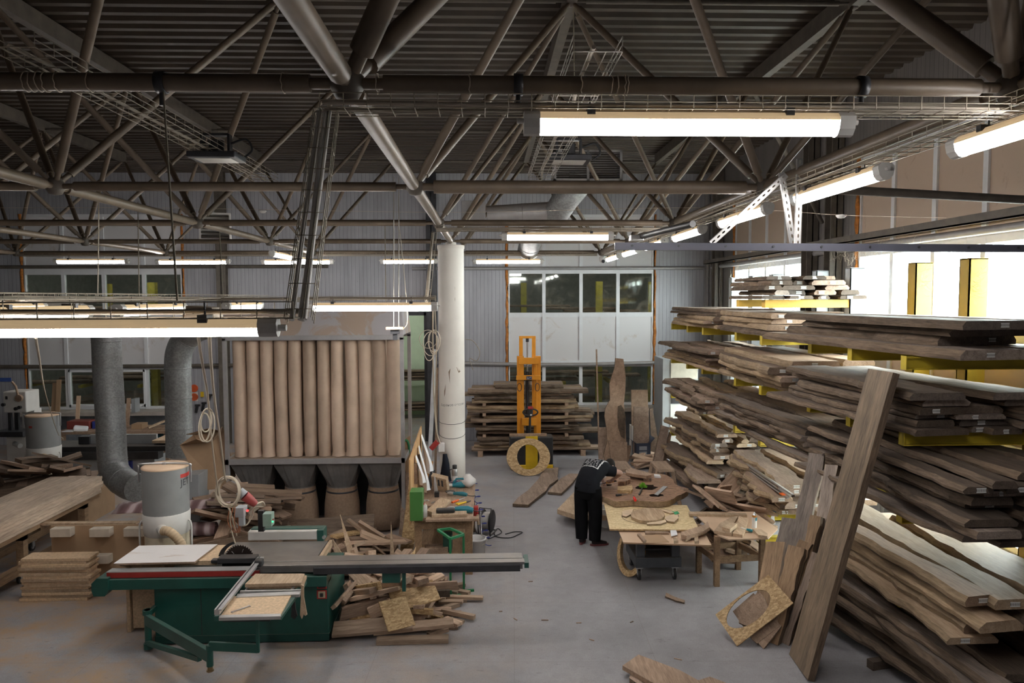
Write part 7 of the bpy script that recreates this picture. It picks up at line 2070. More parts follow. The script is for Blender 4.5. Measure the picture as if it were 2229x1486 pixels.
'right': [(.815,.195,.048,3.391,11.406,.024,.892,-0,-0,.452),(.547,.229,.031,3.378,10.946,.016,.845,0,-0,.535),(.985,.144,.043,3.648,11.08,.021,.845,-0,-0,.535),(.965,.207,.031,3.534,10.488,.038,.859,.099,.057,.5),(.643,.114,.049,3.606,11.274,.07,.668,.005,-.002,.744),(1.139,.254,.043,3.176,10.669,.085,.731,-.01,.011,.682),(.524,.244,.048,3.515,11.248,.12,.917,.009,.001,.398),(.626,.174,.048,3.443,10.645,.091,.736,-.082,-.027,.671),(.77,.19,.041,3.177,10.58,.13,.716,-.01,.011,.698),(.874,.128,.03,3.015,10.825,.064,.5,-.5,-.5,.5),(.911,.211,.042,3.311,10.728,.187,.734,.112,.092,.663),(.801,.118,.03,3.697,11.439,.16,.022,-.558,-.826,.082),(.722,.153,.026,3.065,11.064,.212,.659,.256,.253,.66),(.667,.255,.047,3.668,11,.134,.158,-.44,-.884,-.009),(.944,.214,.042,3.255,10.303,.392,.838,-.161,.46,-.246),(.916,.195,.048,3.949,10.414,.129,.564,-.439,-.464,.523),(.912,.241,.039,3.828,11.441,.177,.687,.01,.09,.721),(.775,.217,.045,3.138,11.513,.076,.048,.705,.706,-.049),(.59,.189,.039,3.482,10.581,.182,.961,.1,.145,.213),(.983,.196,.043,3.755,10.441,.115,.702,.164,.078,.689),(.786,.184,.04,3.518,10.685,.227,.751,.1,.098,.645),(1.139,.141,.045,3.576,10.991,.265,.741,.092,.108,.657),(.541,.196,.036,3.812,10.582,.155,.721,.162,.083,.669),(1.084,.131,.04,3.67,10.467,.232,.837,.143,.112,.517),(.525,.151,.042,3.861,10.524,.211,.695,.185,.084,.689),(.915,.125,.039,3.35,10.596,.3,.641,.018,.092,.762),(.668,.188,.04,3.204,11.115,.294,.617,-.577,-.166,.509),(.509,.111,.032,3.265,11.468,.132,.806,.185,.318,.464),(.559,.2,.046,3.094,11.096,.235,.258,-.653,-.667,.25),(.783,.241,.028,3.61,11.33,.291,.847,.071,.123,.513),(.945,.22,.026,3.556,10.454,.31,.534,.118,.078,.833),(1.195,.155,.039,3.436,10.832,.398,.768,.09,.132,.62),(.887,.136,.035,3.53,10.605,.361,.761,.138,.171,.611),(1.171,.242,.04,3.681,10.91,.332,.717,.162,.171,.657),(.729,.121,.044,3.936,10.546,.263,.09,-.701,-.706,.042),(.722,.134,.041,3.198,11.561,.215,.182,.81,-.547,.111),(.938,.245,.04,3.255,10.281,.631,.915,.057,.255,.308),(.62,.145,.031,3.256,11.553,.257,.835,-.177,.119,.507),(.889,.234,.031,3.39,11.554,.344,.835,-.386,.004,.392),(.513,.138,.045,3.134,10.346,.73,.457,.767,.446,-.068),(.788,.228,.033,3.847,10.349,.345,.706,.219,.166,.653),(1.138,.251,.047,3.484,10.564,.531,.794,.125,.229,.549),(.749,.124,.044,3.625,10.689,.509,.026,-.845,-.498,.191),(1.16,.168,.046,3.71,10.657,.398,.794,.14,.23,.545),(1.188,.152,.049,3.808,11.82,.619,.08,-.395,.183,.897),(.908,.224,.027,3.667,10.377,.515,.867,.141,.237,.415),(1.144,.237,.049,3.642,10.763,.542,.608,.078,.166,.772),(.725,.218,.031,3.984,10.597,.48,.506,-.494,-.506,.494),(.938,.211,.036,3.194,11.111,.711,.086,.978,-.032,-.189),(.555,.228,.036,3.906,10.253,.37,.598,.359,.241,.675),(1.171,.169,.042,3.818,10.618,.553,.646,.157,.313,.679),(.947,.189,.044,3.044,11.427,.671,.755,.155,.596,.223),(.885,.257,.033,3.705,10.829,.654,.532,.089,.26,.801),(.979,.195,.044,3.878,10.983,.454,.694,.133,.324,.629),(1.015,.201,.044,3.644,10.557,.706,.096,-.473,-.856,.182),(1.125,.139,.033,3.131,10.994,.79,.139,-.669,-.719,.124),(.579,.187,.048,3.558,10.408,.703,.437,-.275,-.486,.705),(.532,.219,.043,3.352,11.132,.782,.442,.221,.461,.737),(.964,.169,.026,3.639,11.532,.401,.095,.891,.366,-.253),(.958,.158,.039,3.738,10.699,.756,.719,.033,.327,.612),(.972,.148,.031,3.697,11.507,.43,.861,-.074,.27,.425),(1.085,.182,.043,3.882,10.821,.66,.698,.044,.327,.636),(1.071,.231,.043,3.838,10.823,.75,.706,-.091,.2,.673),(.797,.11,.027,3.767,11.411,.461,.84,.051,.318,.436),(.52,.184,.038,3.242,10.617,.39,.11,-.52,.085,.843),(.681,.186,.046,3.704,11.148,.68,.612,-.061,.213,.759),(.929,.191,.028,3.433,11.406,.607,.633,-.329,.229,.662),(.757,.173,.031,3.876,11.335,.57,.701,-.096,.294,.643),(.662,.154,.027,3.367,11.695,.327,.233,.373,.837,-.326),(1.124,.23,.033,3.847,11.399,.579,.702,-.097,.293,.642),(.504,.217,.026,3.257,11.716,.32,.676,-.344,.206,.618),(.546,.123,.044,3.681,11.497,.587,.699,-.101,.306,.639),(1.058,.205,.037,3.982,11.147,.622,.61,.358,.61,.358),(.659,.254,.039,3.82,11.591,.523,.745,-.124,.297,.584),(.798,.237,.026,3.662,11.856,.667,.213,-.302,.76,.534)],
'far': [(.355,.062,.04,3.782,16.352,.02,.863,0,-0,-.505),(.319,.103,.022,3.88,16.484,.034,.997,-.034,.062,.012),(.447,.07,.05,3.816,16.15,.025,.998,0,-0,-.066),(.527,.102,.045,3.757,16.669,.054,.146,-.074,-.445,.88),(.357,.134,.034,3.588,16.441,.017,.781,0,0,.624),(.533,.108,.041,3.831,16.19,.07,1,-.001,0,.024),(.354,.064,.032,3.723,16.057,.078,.872,.16,.103,-.451),(.371,.066,.038,3.913,15.944,.055,.986,.148,.076,.009),(.455,.098,.048,3.892,16.235,.115,.809,-.001,.001,.588),(.331,.125,.029,3.561,16.374,.05,.965,-.011,-.02,.261),(.426,.12,.024,3.415,16.505,.03,.873,-.004,-.043,.486),(.402,.071,.025,3.609,16.257,.069,.731,-.673,-.09,.07),(.415,.065,.025,3.674,16.501,.083,.914,.023,-.049,-.403),(.554,.106,.03,3.492,16.579,.092,.932,.041,-.075,.352),(.384,.064,.045,3.613,16.361,.108,.992,.005,-.066,.11),(.479,.111,.042,3.49,16.58,.128,.958,.077,-.035,-.272),(.576,.141,.032,3.559,16.034,.097,.988,.076,-.128,-.04),(.558,.127,.029,3.59,16.473,.161,.928,.08,-.028,-.363),(.583,.138,.039,3.457,16.248,.139,.865,.003,-.146,.48),(.367,.103,.037,3.369,16.197,.148,.83,-.007,-.146,.539),(.532,.076,.039,3.52,16.048,.149,.966,.105,-.077,.223),(.528,.084,.047,3.502,16.375,.215,.96,.102,-.105,-.238),(.413,.141,.021,3.426,16.288,.215,.885,.021,-.161,.436),(.588,.137,.036,3.522,16.136,.22,.928,.158,.022,-.336),(.376,.141,.041,3.657,16.579,.175,.959,-.216,.154,-.097),(.535,.1,.03,3.872,16.009,.174,.942,.113,.305,.08),(.443,.073,.032,3.467,16.025,.193,.921,.328,-.102,-.183),(.536,.148,.035,3.889,16.353,.198,.741,-.116,.124,.65),(.447,.09,.025,3.839,16.636,.136,.878,-.216,.202,.376),(.411,.125,.039,3.888,16.731,.157,.429,-.893,.027,.138)],
}
# ================================================================ WORKBENCH BY THE COLUMN
zb = .82
wb = thing('workbench', 'wooden workbench crowded with tools in front of the cream column', 'workbench', (-.6, 10.9, 0))
bx0, bx1, by0, by1 = -1.03, -.22, 9.92, 11.95
MB().box((bx0, by0, zb-.045), (bx1, by1, zb)).build('bench_top', W_TAN, wb, bev=.003)
for x in (bx0+.05, bx1-.06):
    for y in (by0+.08, by1-.1): MB().box((x-.05, y-.05, 0), (x+.05, y+.05, zb-.045)).build('leg', W_BROWN, wb, bev=.004)
MB().box((bx0, by0+.02, zb-.16), (bx1-.05, by0+.06, zb-.045)).box((bx0, by1-.06, zb-.16), (bx1-.05, by1-.02, zb-.045)).build('apron', W_BROWN, wb)
MB().box((bx0+.02, by0+.05, .26), (bx1-.02, by1-.1, .30)).build('shelf', W_BROWN, wb)
MB().box((bx0+.02, by0+.04, .14), (bx1-.02, by0+.08, .26)).build('lower_rail', W_BROWN, wb)
def ob(px, py, z=zb): return az(px, py, z)
def cb(name, label, cat, px, py, s, m, rz=0., z=zb, rot=None, bev=.004):
    p = az(px, py, z+.001)
    o = MB().cbox((p.x, p.y, z+.001+s[2]/2), s, rot=rot or (0, 0, rz)).build(name, m, bev=bev)
    return tag(o, label, cat)
cb('plank_offcut', 'long board lying along the front edge of the workbench', 'board', 985, 1132, (.72, .12, .035), W_TAN, .02)
cb('wood_board', 'flat light board stacked on the front board of the workbench', 'board', 978, 1122, (.48, .16, .04), W_FRESH, .05, zb+.036)
cb('wood_board', 'light oak board tilted on a box in the middle of the workbench', 'board', 955, 1104, (.17, .40, .035), W_FRESH, -.35, zb+.08, rot=(.22, .1, -.45))
cb('wood_box', 'low wooden box under the tilted oak board on the workbench', 'box', 945, 1108, (.28, .25, .09), W_TAN, .1)
cb('planer_tool', 'dark hand tool lying on the front light board of the workbench', 'tool', 970, 1115, (.26, .09, .06), BLACK, .05, zb+.078, bev=.02)
def power_tool(p, rz, label, name, cat, body=.05, L=.26, head=True):
    o = thing(name, label, cat, p, rz)
    MB().path([(-L*.5, 0, .05), (-L*.2, 0, .055), (L*.2, 0, .055), (L*.5, 0, .045)], [body*.6, body*.8, body, body*.7], 12).build('motor_body', TEAL, o, local=True)
    if head:
        MB().path([(-L*.5, 0, .05), (-L*.75, 0, .05), (-L*.95, 0, .05)], [body*.6, body*.75, body*.4], 12).build('gear_head', ALU, o, local=True)
    MB().path(smooth_path([(L*.5, 0, .045), (L*.7, .02, .03), (L*.95, .1, .01)]), .006, 6).build('cord', BLKC, o, local=True)
    return o
power_tool(ob(1010, 1116), 2.9+math.pi, 'teal and silver power drill lying on the front of the workbench', 'power_drill', 'drill')
power_tool(ob(1002, 1082), 2.8+math.pi, 'teal angle grinder lying in the middle of the workbench', 'angle_grinder', 'grinder', .035, .22)
p = ob(980, 1077)
tag(MB().cyl((p.x, p.y, zb+.05), (p.x, p.y, zb+.06), .075, 20).build('grinding_disc', BLACK), 'black round disc standing by the angle grinder on the workbench', 'disc')
o = power_tool(ob(998, 1062), 3.3+math.pi, 'teal jigsaw with black loop handle at the far part of the workbench', 'jigsaw', 'jigsaw', .05, .2)
MB().path([(-.08, 0, .09), (-.03, 0, .15), (.07, 0, .15), (.1, 0, .08)], .018, 8).build('handle', TEAL, o, local=True)
tool(ob(984, 1093, zb+.02), ob(1012, 1083, zb+.02), .016, (ORPL, STEEL), .5, 'orange-handled screwdriver in the middle of the workbench', 'screwdriver', 'screwdriver')
for k, (m, l) in enumerate(((SYEL, 'yellow-handled pliers on the workbench beside the orange screwdriver'),)):
    a = ob(992, 1096, zb+.015)
    o = thing('pliers', l, 'pliers', a)
    MB().path([a, a+Vector((.1, .05, 0)), a+Vector((.16, .10, 0))], .012, 8).path([a+Vector((.03, -.05, 0)), a+Vector((.1, .03, 0)), a+Vector((.16, .10, 0))], .012, 8).build('grips', m, o)
    MB().path([a+Vector((.15, .09, 0)), a+Vector((.22, .15, 0))], [.015, .006], 8).build('jaws', DARK, o)
# thermos
p = ob(990, 1052)
th = thing('thermos_flask', 'steel thermos flask with black cap in front of the cream column', 'flask', p)
MB().lathe([(.042, 0), (.045, .01), (.045, .22), (.038, .245)], p, 20).build('flask_body', STEEL, th)
MB().lathe([(.036, .245), (.038, .25), (.038, .30), (.03, .31)], p, 20).build('cap', BLACK, th)
MB().lathe([(.0455, .06), (.0455, .13)], p, 20).build('paper_band', WHITE, th)
MB().path(smooth_path([(p.x-.04, p.y, p.z+.24), (p.x-.08, p.y, p.z+.22), (p.x-.09, p.y, p.z+.12)]), .008, 6).build('strap', BLACK, th)
# white pot with red lid, tape roll, papers
p = ob(921, 1124)
pt = thing('glue_pot', 'dirty white pot with red lid at the front left of the workbench', 'pot', p)
MB().lathe([(.055, 0), (.06, .02), (.06, .15), (.05, .17)], p, 18).build('pot_body', WPAINT, pt)
MB().lathe([(.02, .17), (.022, .195), (0, .20)], p, 12).build('red_lid', RED, pt)
p = ob(926, 1098)
tag(MB().lathe([(.035, 0), (.06, 0), (.06, .06), (.035, .06), (.035, 0)], p, 20).build('tape_roll', plain('grey_tape', (.42, .42, .40))), 'grey tape roll behind the white pot on the workbench', 'tape')
MB_ = MB().add([ob(938, 1103), ob(948, 1090, zb+.12), ob(940, 1092, zb+.13), ob(932, 1105, zb+.01)], [(0, 1, 2, 3)])
tag(MB_.build('paper_scrap', CLOTH), 'white paper scrap between tape roll and oak board on the workbench', 'paper')
B = MB().add([ob(945, 1074), ob(955, 1076), ob(948, 1040, zb+.28), ob(941, 1025, zb+.28)], [(0, 1, 2, 3)])
tag(B.build('paper_sheet', CLOTH, flip=False), 'tall white paper sheet standing on the workbench behind the tape roll', 'paper')
# slotted tool box and other holders
sb = thing('slotted_tool_block', 'tilted light wooden block with slots at the middle back of the workbench', 'tool block', ob(958, 1070), 0)
p = ob(958, 1070)
Mx = Matrix.Translation(p+Vector((0, 0, .13))) @ Euler((.5, .15, -.35)).to_matrix().to_4x4()
MB().box((-.13, -.03, -.13), (.13, .05, .15), 0, Mx).build('block_body', W_FRESH, sb, bev=.004)
B = MB()
for i in range(3): B.box((-.08+i*.06, -.032, -.02), (-.05+i*.06, -.028, .11), 0, Mx)
B.build('slot', DARK, sb)
cb('tool_holder', 'orange-brown wooden holder with clamps behind the papers on the workbench', 'tool holder', 929, 1050, (.16, .08, .36), plain('orange_plywood', (.45, .22, .08)), z=zb, rot=(-.2, .18, .2))
cb('clamp_rack', 'dark clamp and tool cluster beside the wooden holder on the workbench', 'clamps', 938, 1062, (.08, .06, .3), DARK, z=zb, rot=(-.15, .25, .1))
cb('small_jar', 'small black jar behind the tilted oak board on the workbench', 'jar', 951, 1081, (.07, .07, .08), BLACK)
cb('green_shelf_box', 'green painted box at the front left corner of the workbench', 'box', 908, 1128, (.17, .24, .40), GREENP, z=zb)
cb('wood_box', 'open wooden box above the green box on the workbench', 'box', 914, 1080, (.14, .3, .16), W_TAN, z=zb)
# peg panel on the left of the bench, with white cloths
pp = thing('peg_board', 'orange-brown plywood panel standing along the left of the workbench', 'panel', (-1.1, 11, 0))
px_ = -1.10
pts = [ax(px, py, px_) for px, py in ((893, 1065), (894, 940), (911, 908), (911, 1045))]
k0, k1 = 9.98, 11.75
ztop0, ztop1 = 1.62, 1.78
MB().prism([(px_, k0, zb-.1), (px_, k1, zb-.1), (px_, k1, ztop1), (px_, k0, ztop0)], (.02, 0, 0)).build('panel_board', plain('orange_brown_plywood', (.50, .29, .13), .7), pp)
for y in (10.5, 11.1): MB().cbox((px_+.04, y, 1.3), (.05, .04, .3)).build('hook_strip', W_DUSTY, pp)
def cloth(y0, y1, z0, z1, label, out=.1):
    B = MB()
    vs = []
    N, Mm = 12, 8
    for i in range(N+1):
        t = i/N
        for j in range(Mm+1):
            s_ = j/Mm
            wd_ = .35+.65*(t**.6)
            y = (y0+y1)/2+(s_-.5)*(y1-y0)*wd_
            vs.append((px_+.04+out*t*(1+.5*math.sin(s_*9+t*3)), y, z1-(z1-z0)*t))
    B.add(vs, [(i*(Mm+1)+j, i*(Mm+1)+j+1, (i+1)*(Mm+1)+j+1, (i+1)*(Mm+1)+j) for i in range(N) for j in range(Mm)], 0, True)
    o = B.build('hanging_cloth', CLOTH, flip=False)
    tag(o, label, 'cloth')
cloth(11.3, 11.7, 1.1, 1.68, 'white cloth hanging on the plywood panel, farthest of three', .13)
cloth(10.85, 11.2, .92, 1.6, 'white cloth hanging on the plywood panel, middle one', .12)
cloth(10.4, 10.75, 1.15, 1.55, 'white cloth hanging on the plywood panel, nearest of three', .1)
# boards and templates between filter and bench
def lean3(p0, p1, w, t, m, label, wd=(0, 1, 0), name='leaning_board', cat='board'):
    p0, p1 = Vector(p0), Vector(p1)
    up = p1-p0
    w_ = Vector(wd).normalized()*w
    n_ = up.cross(w_).normalized()*t
    B = MB().add([p0, p0+w_, p0+w_+up, p0+up, p0+n_, p0+w_+n_, p0+w_+up+n_, p0+up+n_], [(0, 1, 2, 3), (4, 7, 6, 5), (0, 4, 5, 1), (1, 5, 6, 2), (2, 6, 7, 3), (3, 7, 4, 0)])
    return tag(B.build(name, m), label, cat)
a = az(869, 1212)
lean3((a.x, a.y, 0), ay(893, 1030, a.y+.3)-Vector((.0, 0, 0)), .20, .02, OSB, 'tall strand board strip leaning between bag filter and workbench', (1, .25, 0))
a = az(888, 1215)
lean3((a.x, a.y+.25, 0), ay(902, 985, a.y+.5), .05, .02, W_DUSTY, 'narrow dark board leaning right behind the tall strand board strip', (1, .2, 0))
a = az(868, 1165)
lean3((a.x, a.y, 0), ay(878, 1030, a.y+.1), .10, .03, W_DUSTY, 'dark grey board standing at the filter corner post', (1, .1, 0))
# template with cut-outs behind the peg panel
q = [ay(px, py, 12.4) for px, py in ((872, 962), (893, 948), (893, 1030), (884, 1030), (878, 1000))]
o = MB().prism(q, (0, .015, 0)).build('template_board', MDF); tag(o, 'brown template board with curved outline standing behind the peg panel', 'template')
c_ = ay(884, 975, 12.39)
o = MB().path([(c_.x+.05*math.cos(t), c_.y, c_.z+.14*math.sin(t)) for t in [k*math.pi/10 for k in range(20)]], .02, 6, closed=True).build('curved_template', GREEN2); tag(o, 'green-edged curved template hanging by the filter corner', 'template')
# coat and plug box on the column, white bag behind the bench
q = ay(962, 985, 12.0)
B = MB()
vs = []
for i in range(10):
    t = i/9
    w_ = .05+.16*t
    for k in range(12):
        a_ = 2*math.pi*k/12
        rr_ = 1+.18*math.sin(3*a_+i)
        vs.append((q.x+.03*t+.05+w_*math.cos(a_)*rr_*.7, 11.98+.06*math.sin(a_)*rr_-.02, q.z-.02-.78*t))
B.add(vs, [(i*12+k, i*12+(k+1) % 12, (i+1)*12+(k+1) % 12, (i+1)*12+k) for i in range(9) for k in range(12)]+[tuple(range(12)), tuple(range(108, 120))], 0, True)
tag(B.build('dark_jacket', plain('navy_black_cloth', (.018, .02, .028), .9)), 'dark jacket hanging on the left side of the cream column', 'jacket')
q = ay(961, 973, 12.02)
o = MB().cbox(q, (.10, .06, .15)).build('plug_box', WHITE, bev=.008); tag(o, 'white power socket box on the column above the jacket', 'socket box')
q = ay(946, 970, 11.98)
o = MB().cyl(q+Vector((-.06, 0, -.05)), q+Vector((.05, 0, .07)), .045, 12).build('red_grey_plug', RED); tag(o, 'red and grey industrial plug hanging left of the white socket box', 'plug')
q = az(1019, 1057, zb)
B = MB().lathe([(0, .002), (.09, .0), (.12, .05), (.115, .10), (.08, .16), (.04, .19), (0, .185)], (min(q.x, bx1-.10), q.y-.05, zb+.002), 14)
rr = random.Random(2)
B.v = [p_+Vector((rr.uniform(-.018, .018), rr.uniform(-.018, .018), rr.uniform(0, .02))) for p_ in B.v]
tag(B.build('white_plastic_bag', plain('white_bag_plastic', (.60, .57, .55), .5)), 'crumpled whitish plastic bag on the bench end, right of the cream column', 'bag')
# bucket, fire-red air tool, cable reel, coiled blue hose, black cables
p = az(1036, 1228)
bk2 = thing('white_bucket', 'white bucket on the floor right of the workbench legs', 'bucket', (p.x, p.y+.13, 0))
MB().lathe([(.12, 0), (.145, .33), (.152, .33), (.152, .35), (.135, .35), (.11, .01)], (p.x, p.y+.13, 0), 22).build('pail', WHITE, bk2)
MB().path([(p.x+.15*math.cos(t), p.y+.1-.1*math.sin(t), .32-.06*math.sin(t)) for t in [k*math.pi/8 for k in range(9)]], .004, 5).build('bail', CABLE, bk2)
p = az(1064, 1162)
rl = thing('cable_reel', 'black cable reel with pale cable standing on the floor right of the bench', 'cable reel', (p.x, p.y, 0))
c0 = Vector((p.x-.02, p.y+.05, .21))
axd = Vector((1, -.35, 0)).normalized()
for s_ in (-1, 1):
    MB().lathe([(.0, -.008), (.17, -.008), (.185, 0), (.17, .008), (0, .008)], c0+axd*(s_*.075), 26, axis=axd).build('reel_flange', BLACK, rl)
MB().lathe([(.13, -.07), (.14, -.05), (.135, -.02), (.142, .02), (.135, .05), (.13, .07)], c0, 26, axis=axd).build('wound_cable', WPAINT, rl)
MB().cyl(c0-axd*.085, c0-axd*.10, .07, 14).build('reel_hub', ORPL, rl)
v_ = axd.cross(Vector((0, 0, 1)))
MB().path([c0+axd*.1+v_*.16+Vector((0, 0, -.2)), c0+axd*.1+v_*.18, c0+axd*.1+v_*.1+Vector((0, 0, .23)), c0-axd*.1+v_*.1+Vector((0, 0, .23)), c0-axd*.1+v_*.18, c0-axd*.1+v_*.16+Vector((0, 0, -.2)), c0-axd*.1-v_*.16+Vector((0, 0, -.2)), c0+axd*.1-v_*.16+Vector((0, 0, -.2)), c0+axd*.1+v_*.16+Vector((0, 0, -.2))], .011, 7).build('reel_frame', BLACK, rl)
hel = []
p0, p1 = ob(1025, 1060, zb-.02), az(1042, 1170, .15)
for i in range(100):
    t = i/99
    c_ = ob(1032, 1052).lerp(Vector((-.02, 10.6, .2)), t)
    a_ = t*2*math.pi*9
    hel.append(c_+Vector((.055*math.cos(a_), .03*math.sin(a_)-.02, .02*math.sin(a_))))
tag(MB().path(hel, .006, 6).build('spiral_air_hose', BLUE), 'blue spiral air hose hanging down the right side of the workbench', 'air hose')
tag(MB().path(smooth_path([ob(970, 1040, zb+.02), ob(985, 1050, zb+.05), ob(1000, 1046, zb+.09), ob(1015, 1052, zb+.05), ob(1032, 1052)]), .006, 6).build('air_hose', BLUE), 'blue air hose lying across the far end of the workbench', 'air hose')
o = thing('red_air_unit', 'red clamp and hose fittings hanging at the right end of the workbench', 'fittings', (-.17, 10.5, .45))
MB().cbox((-.187, 10.45, .72), (.07, .1, .22)).build('red_body', RED, o, bev=.015)
MB().path([(-.12, 10.3, .78), (-.11, 10.3, .45), (-.05, 10.3, .42)], .012, 6).build('clamp_bar', STEEL, o)
MB().path([(-.16, 10.3, .74), (-.15, 10.3, .6)], .02, 8).build('clamp_grip', W_FRESH, o)
for i, (pts, l) in enumerate((([(1047, 1160), (1060, 1172), (1080, 1165), (1092, 1158), (1084, 1150), (1076, 1158), (1082, 1168), (1110, 1170), (1128, 1163), (1137, 1158), (1120, 1157), (1100, 1162)], 'black cable looping on the floor right of the cable reel'),
                              ([(1035, 1195), (1042, 1205), (1056, 1208), (1066, 1206), (1080, 1212)], 'black cable end lying on the floor behind the sliding table'),
                              ([(1030, 1140), (1040, 1165), (1046, 1185), (1050, 1215)], 'black cable running down past the white bucket'))):
    tag(MB().path(smooth_path([az(px, py, .012) for px, py in pts]), .008, 6).build('black_cable', BLKC), l, 'cable')
cb('white_power_cube', 'small white power strip on the floor beside the reel cables', 'power strip', 1050, 1176, (.16, .07, .06), WHITE, z=0.)
# green square-tube stand
gs = thing('green_stand', 'small green square-tube stand beside the panel saw table end', 'stand', az(985, 1290))
g0, g1 = az(993, 1303), az(1020, 1293)
zg = .77
A = [Vector((-.58, 9.18, zg)), Vector((-.36, 8.98, zg)), Vector((-.28, 9.16, zg)), Vector((-.47, 9.36, zg))]
tp = [az(953, 1153, zg), az(980, 1172, zg), az(1009, 1163, zg), az(981, 1150, zg)]
B = MB()
for i in range(4): B.beam(tp[i], tp[(i+1) % 4], .028, .028)
B.build('top_frame', GREEN2, gs)
for i in (1, 2): MB().beam(tp[i]-Vector((0, 0, .0)), Vector((tp[i].x, tp[i].y, .02)), .028, .028, up=(0, 1, 0)).build('leg', GREEN2, gs)
d_ = (tp[0]-tp[1]).normalized()
for i in (1, 2):
    f_ = Vector((tp[i].x, tp[i].y, .015))
    MB().beam(f_-Vector((.16, .02, 0)), f_+Vector((.13, .03, 0)), .03, .03).build('foot', GREEN2, gs)
# things under the bench
cb('teal_tool_case', 'dark green tool case on the lower shelf of the workbench', 'case', 975, 1195, (.12, .25, .22), plain('dark_green_case', (.02, .07, .05)), z=.30)
cb('wood_pieces', 'wood block on the lower shelf of the workbench', 'block', 950, 1200, (.3, .2, .08), W_TAN, .2, z=.30)
# ================================================================ CORDS HANGING OVER THE SAW
def cord(pts, r, label, name='hanging_cable', m=CORD, cat='cord'):
    return tag(MB().path(smooth_path(pts, 6), r, 7).build(name, m), label, cat)
Yc = 6.2
cord([ay(443, 700, 3.0), ay(432, 735, 3.6), ay(452, 860, 5.5), ay(460, 950, 6.5), ay(472, 1050, 7.2), ay(480, 1090, 7.6), ay(500, 1110, 8.2), ay(515, 1165, 8.8)], .008, 'cream cord hanging from the low tray down to the saw, left of two')
cord([ay(462, 700, 3.0), ay(456, 735, 3.6), ay(466, 860, 5.5), ay(480, 960, 6.5), ay(489, 1035, 7.2), ay(493, 1045, 7.4)], .009, 'cream cord hanging from the low tray, right of two, ending in the coil')
for k in range(6):
    c_ = ay(494, 1070, 7.4+k*.012)
    a_, b2 = .105+U(-.012, .012), .15+U(-.012, .012)
    o = MB().path([(c_.x+a_*math.cos(t)+.02*k*.3, c_.y+.01*math.sin(2*t), c_.z+b2*math.sin(t)) for t in [q*math.pi/14 for q in range(28)]], .007, 6, closed=True).build('cable_coil', CORD)
    tag(o, 'loop of the cream cable coil hanging over the saw', 'cord', 'loops of the hanging cable coil')
for k, (cx_, cy_, a_, b2) in enumerate(((449, 915, 12, 24), (452, 925, 15, 36), (445, 930, 12, 30))):
    Yq = 5.9
    sc_ = Yq/FPX
    c_ = ay(cx_, cy_, Yq)
    o = MB().path([(c_.x+a_*sc_*math.cos(t), c_.y+.02*math.sin(t), c_.z+b2*sc_*math.sin(t)) for t in [q*math.pi/12 for q in range(24)]], .006, 6, closed=True).build('cord_loop', CORD)
    tag(o, 'cream cord loop hanging before the cardboard box', 'cord', 'cord loops before the cardboard box')
cord([ay(78, 735, 3.2), ay(100, 860, 9), ay(125, 940, 13), ay(138, 955, 14.5)], .006, 'thin cream cord slanting down at left to the far dust collector', 'slanting_cable')
ip = thing('industrial_plug', 'grey and red industrial plug hanging from the cable coil', 'plug', ay(536, 1078, 7.6))
a, b2, c_ = ay(521, 1068, 7.5), ay(532, 1078, 7.5), ay(556, 1097, 7.55)
MB().path([a, b2], [.045, .05], 12).build('grey_socket', GREYM, ip)
MB().path([b2, b2.lerp(c_, .45), c_], [.052, .05, .035], 12).build('red_plug', plain('dusty_red_plastic', (.36, .06, .055), .5), ip)
sw = thing('saw_switch_pendant', 'hanging control boxes with red and green lamps above the saw', 'switch box', ay(570, 1130, 8.6))
p0, p1 = ay(562, 1157, 8.7), ay(573, 1112, 8.7)
MB().box((p0.x, 8.7, p0.z), (p1.x, 8.76, p1.z)).build('mount_plate', BLACK, sw)
p0, p1 = ay(575, 1143, 8.66), ay(594, 1115, 8.66)
MB().box((p0.x, 8.6, p0.z), (p1.x, 8.72, p1.z)).build('green_box', plain('pale_green_box', (.27, .36, .31), .5), sw, bev=.006)
MB().cyl(ay(593, 1135, 8.59), ay(594, 1135, 8.57), .008, 8).build('green_lamp', emis('green_lamp', (.02, 1, .2), 3), sw)
MB().cyl(ay(594, 1130, 8.59), ay(595, 1130, 8.57), .009, 8).build('red_button', RED, sw)
p0, p1 = ay(514, 1124, 8.4), ay(541, 1103, 8.4)
B = MB().box((p0.x, 8.36, p0.z), (p0.x+.10, 8.5, p1.z)).box((p0.x+.04, 8.36, p0.z-.1), (p0.x+.1, 8.42, p0.z)); B.build('dark_box', GREYM, sw, bev=.004)
MB().cyl(ay(538, 1111, 8.34), ay(539, 1111, 8.36), .012, 10).build('red_lamp', emis('red_lamp', (1, .02, .02), 4), sw)
MB().beam(ay(540, 1118, 8.45), ay(566, 1095, 8.6), .05, .05).build('arm', PIPE, sw)
cord([ay(556, 1097, 7.6), ay(572, 1092, 8), ay(575, 1102, 8.2), ay(555, 1105, 8.3), ay(548, 1125, 8.4), ay(535, 1143, 8.4), ay(515, 1140, 8.4), ay(505, 1125, 8.3)], .008, 'cream cable curling around the hanging control boxes', 'curled_cable')
for k in range(3):
    cord([ay(500+k*6, 1105, 8.3), ay(496+k*7, 1135, 8.35), ay(510+k*5, 1158, 8.4), ay(519+k*2, 1150, 8.4), ay(516+k*3, 1125, 8.4)], .005, 'thin orange wire loop hanging below the cable coil', 'orange_wire', plain('orange_wire', (.42, .16, .08)), 'wire')['group'] = 'orange wire loops below the coil'
cord([ay(500, 1105, 8.5), ay(503, 1150, 8.55), ay(512, 1182, 8.6)], .008, 'cream cable dropping from the coil to the saw table', 'dropping_cable')
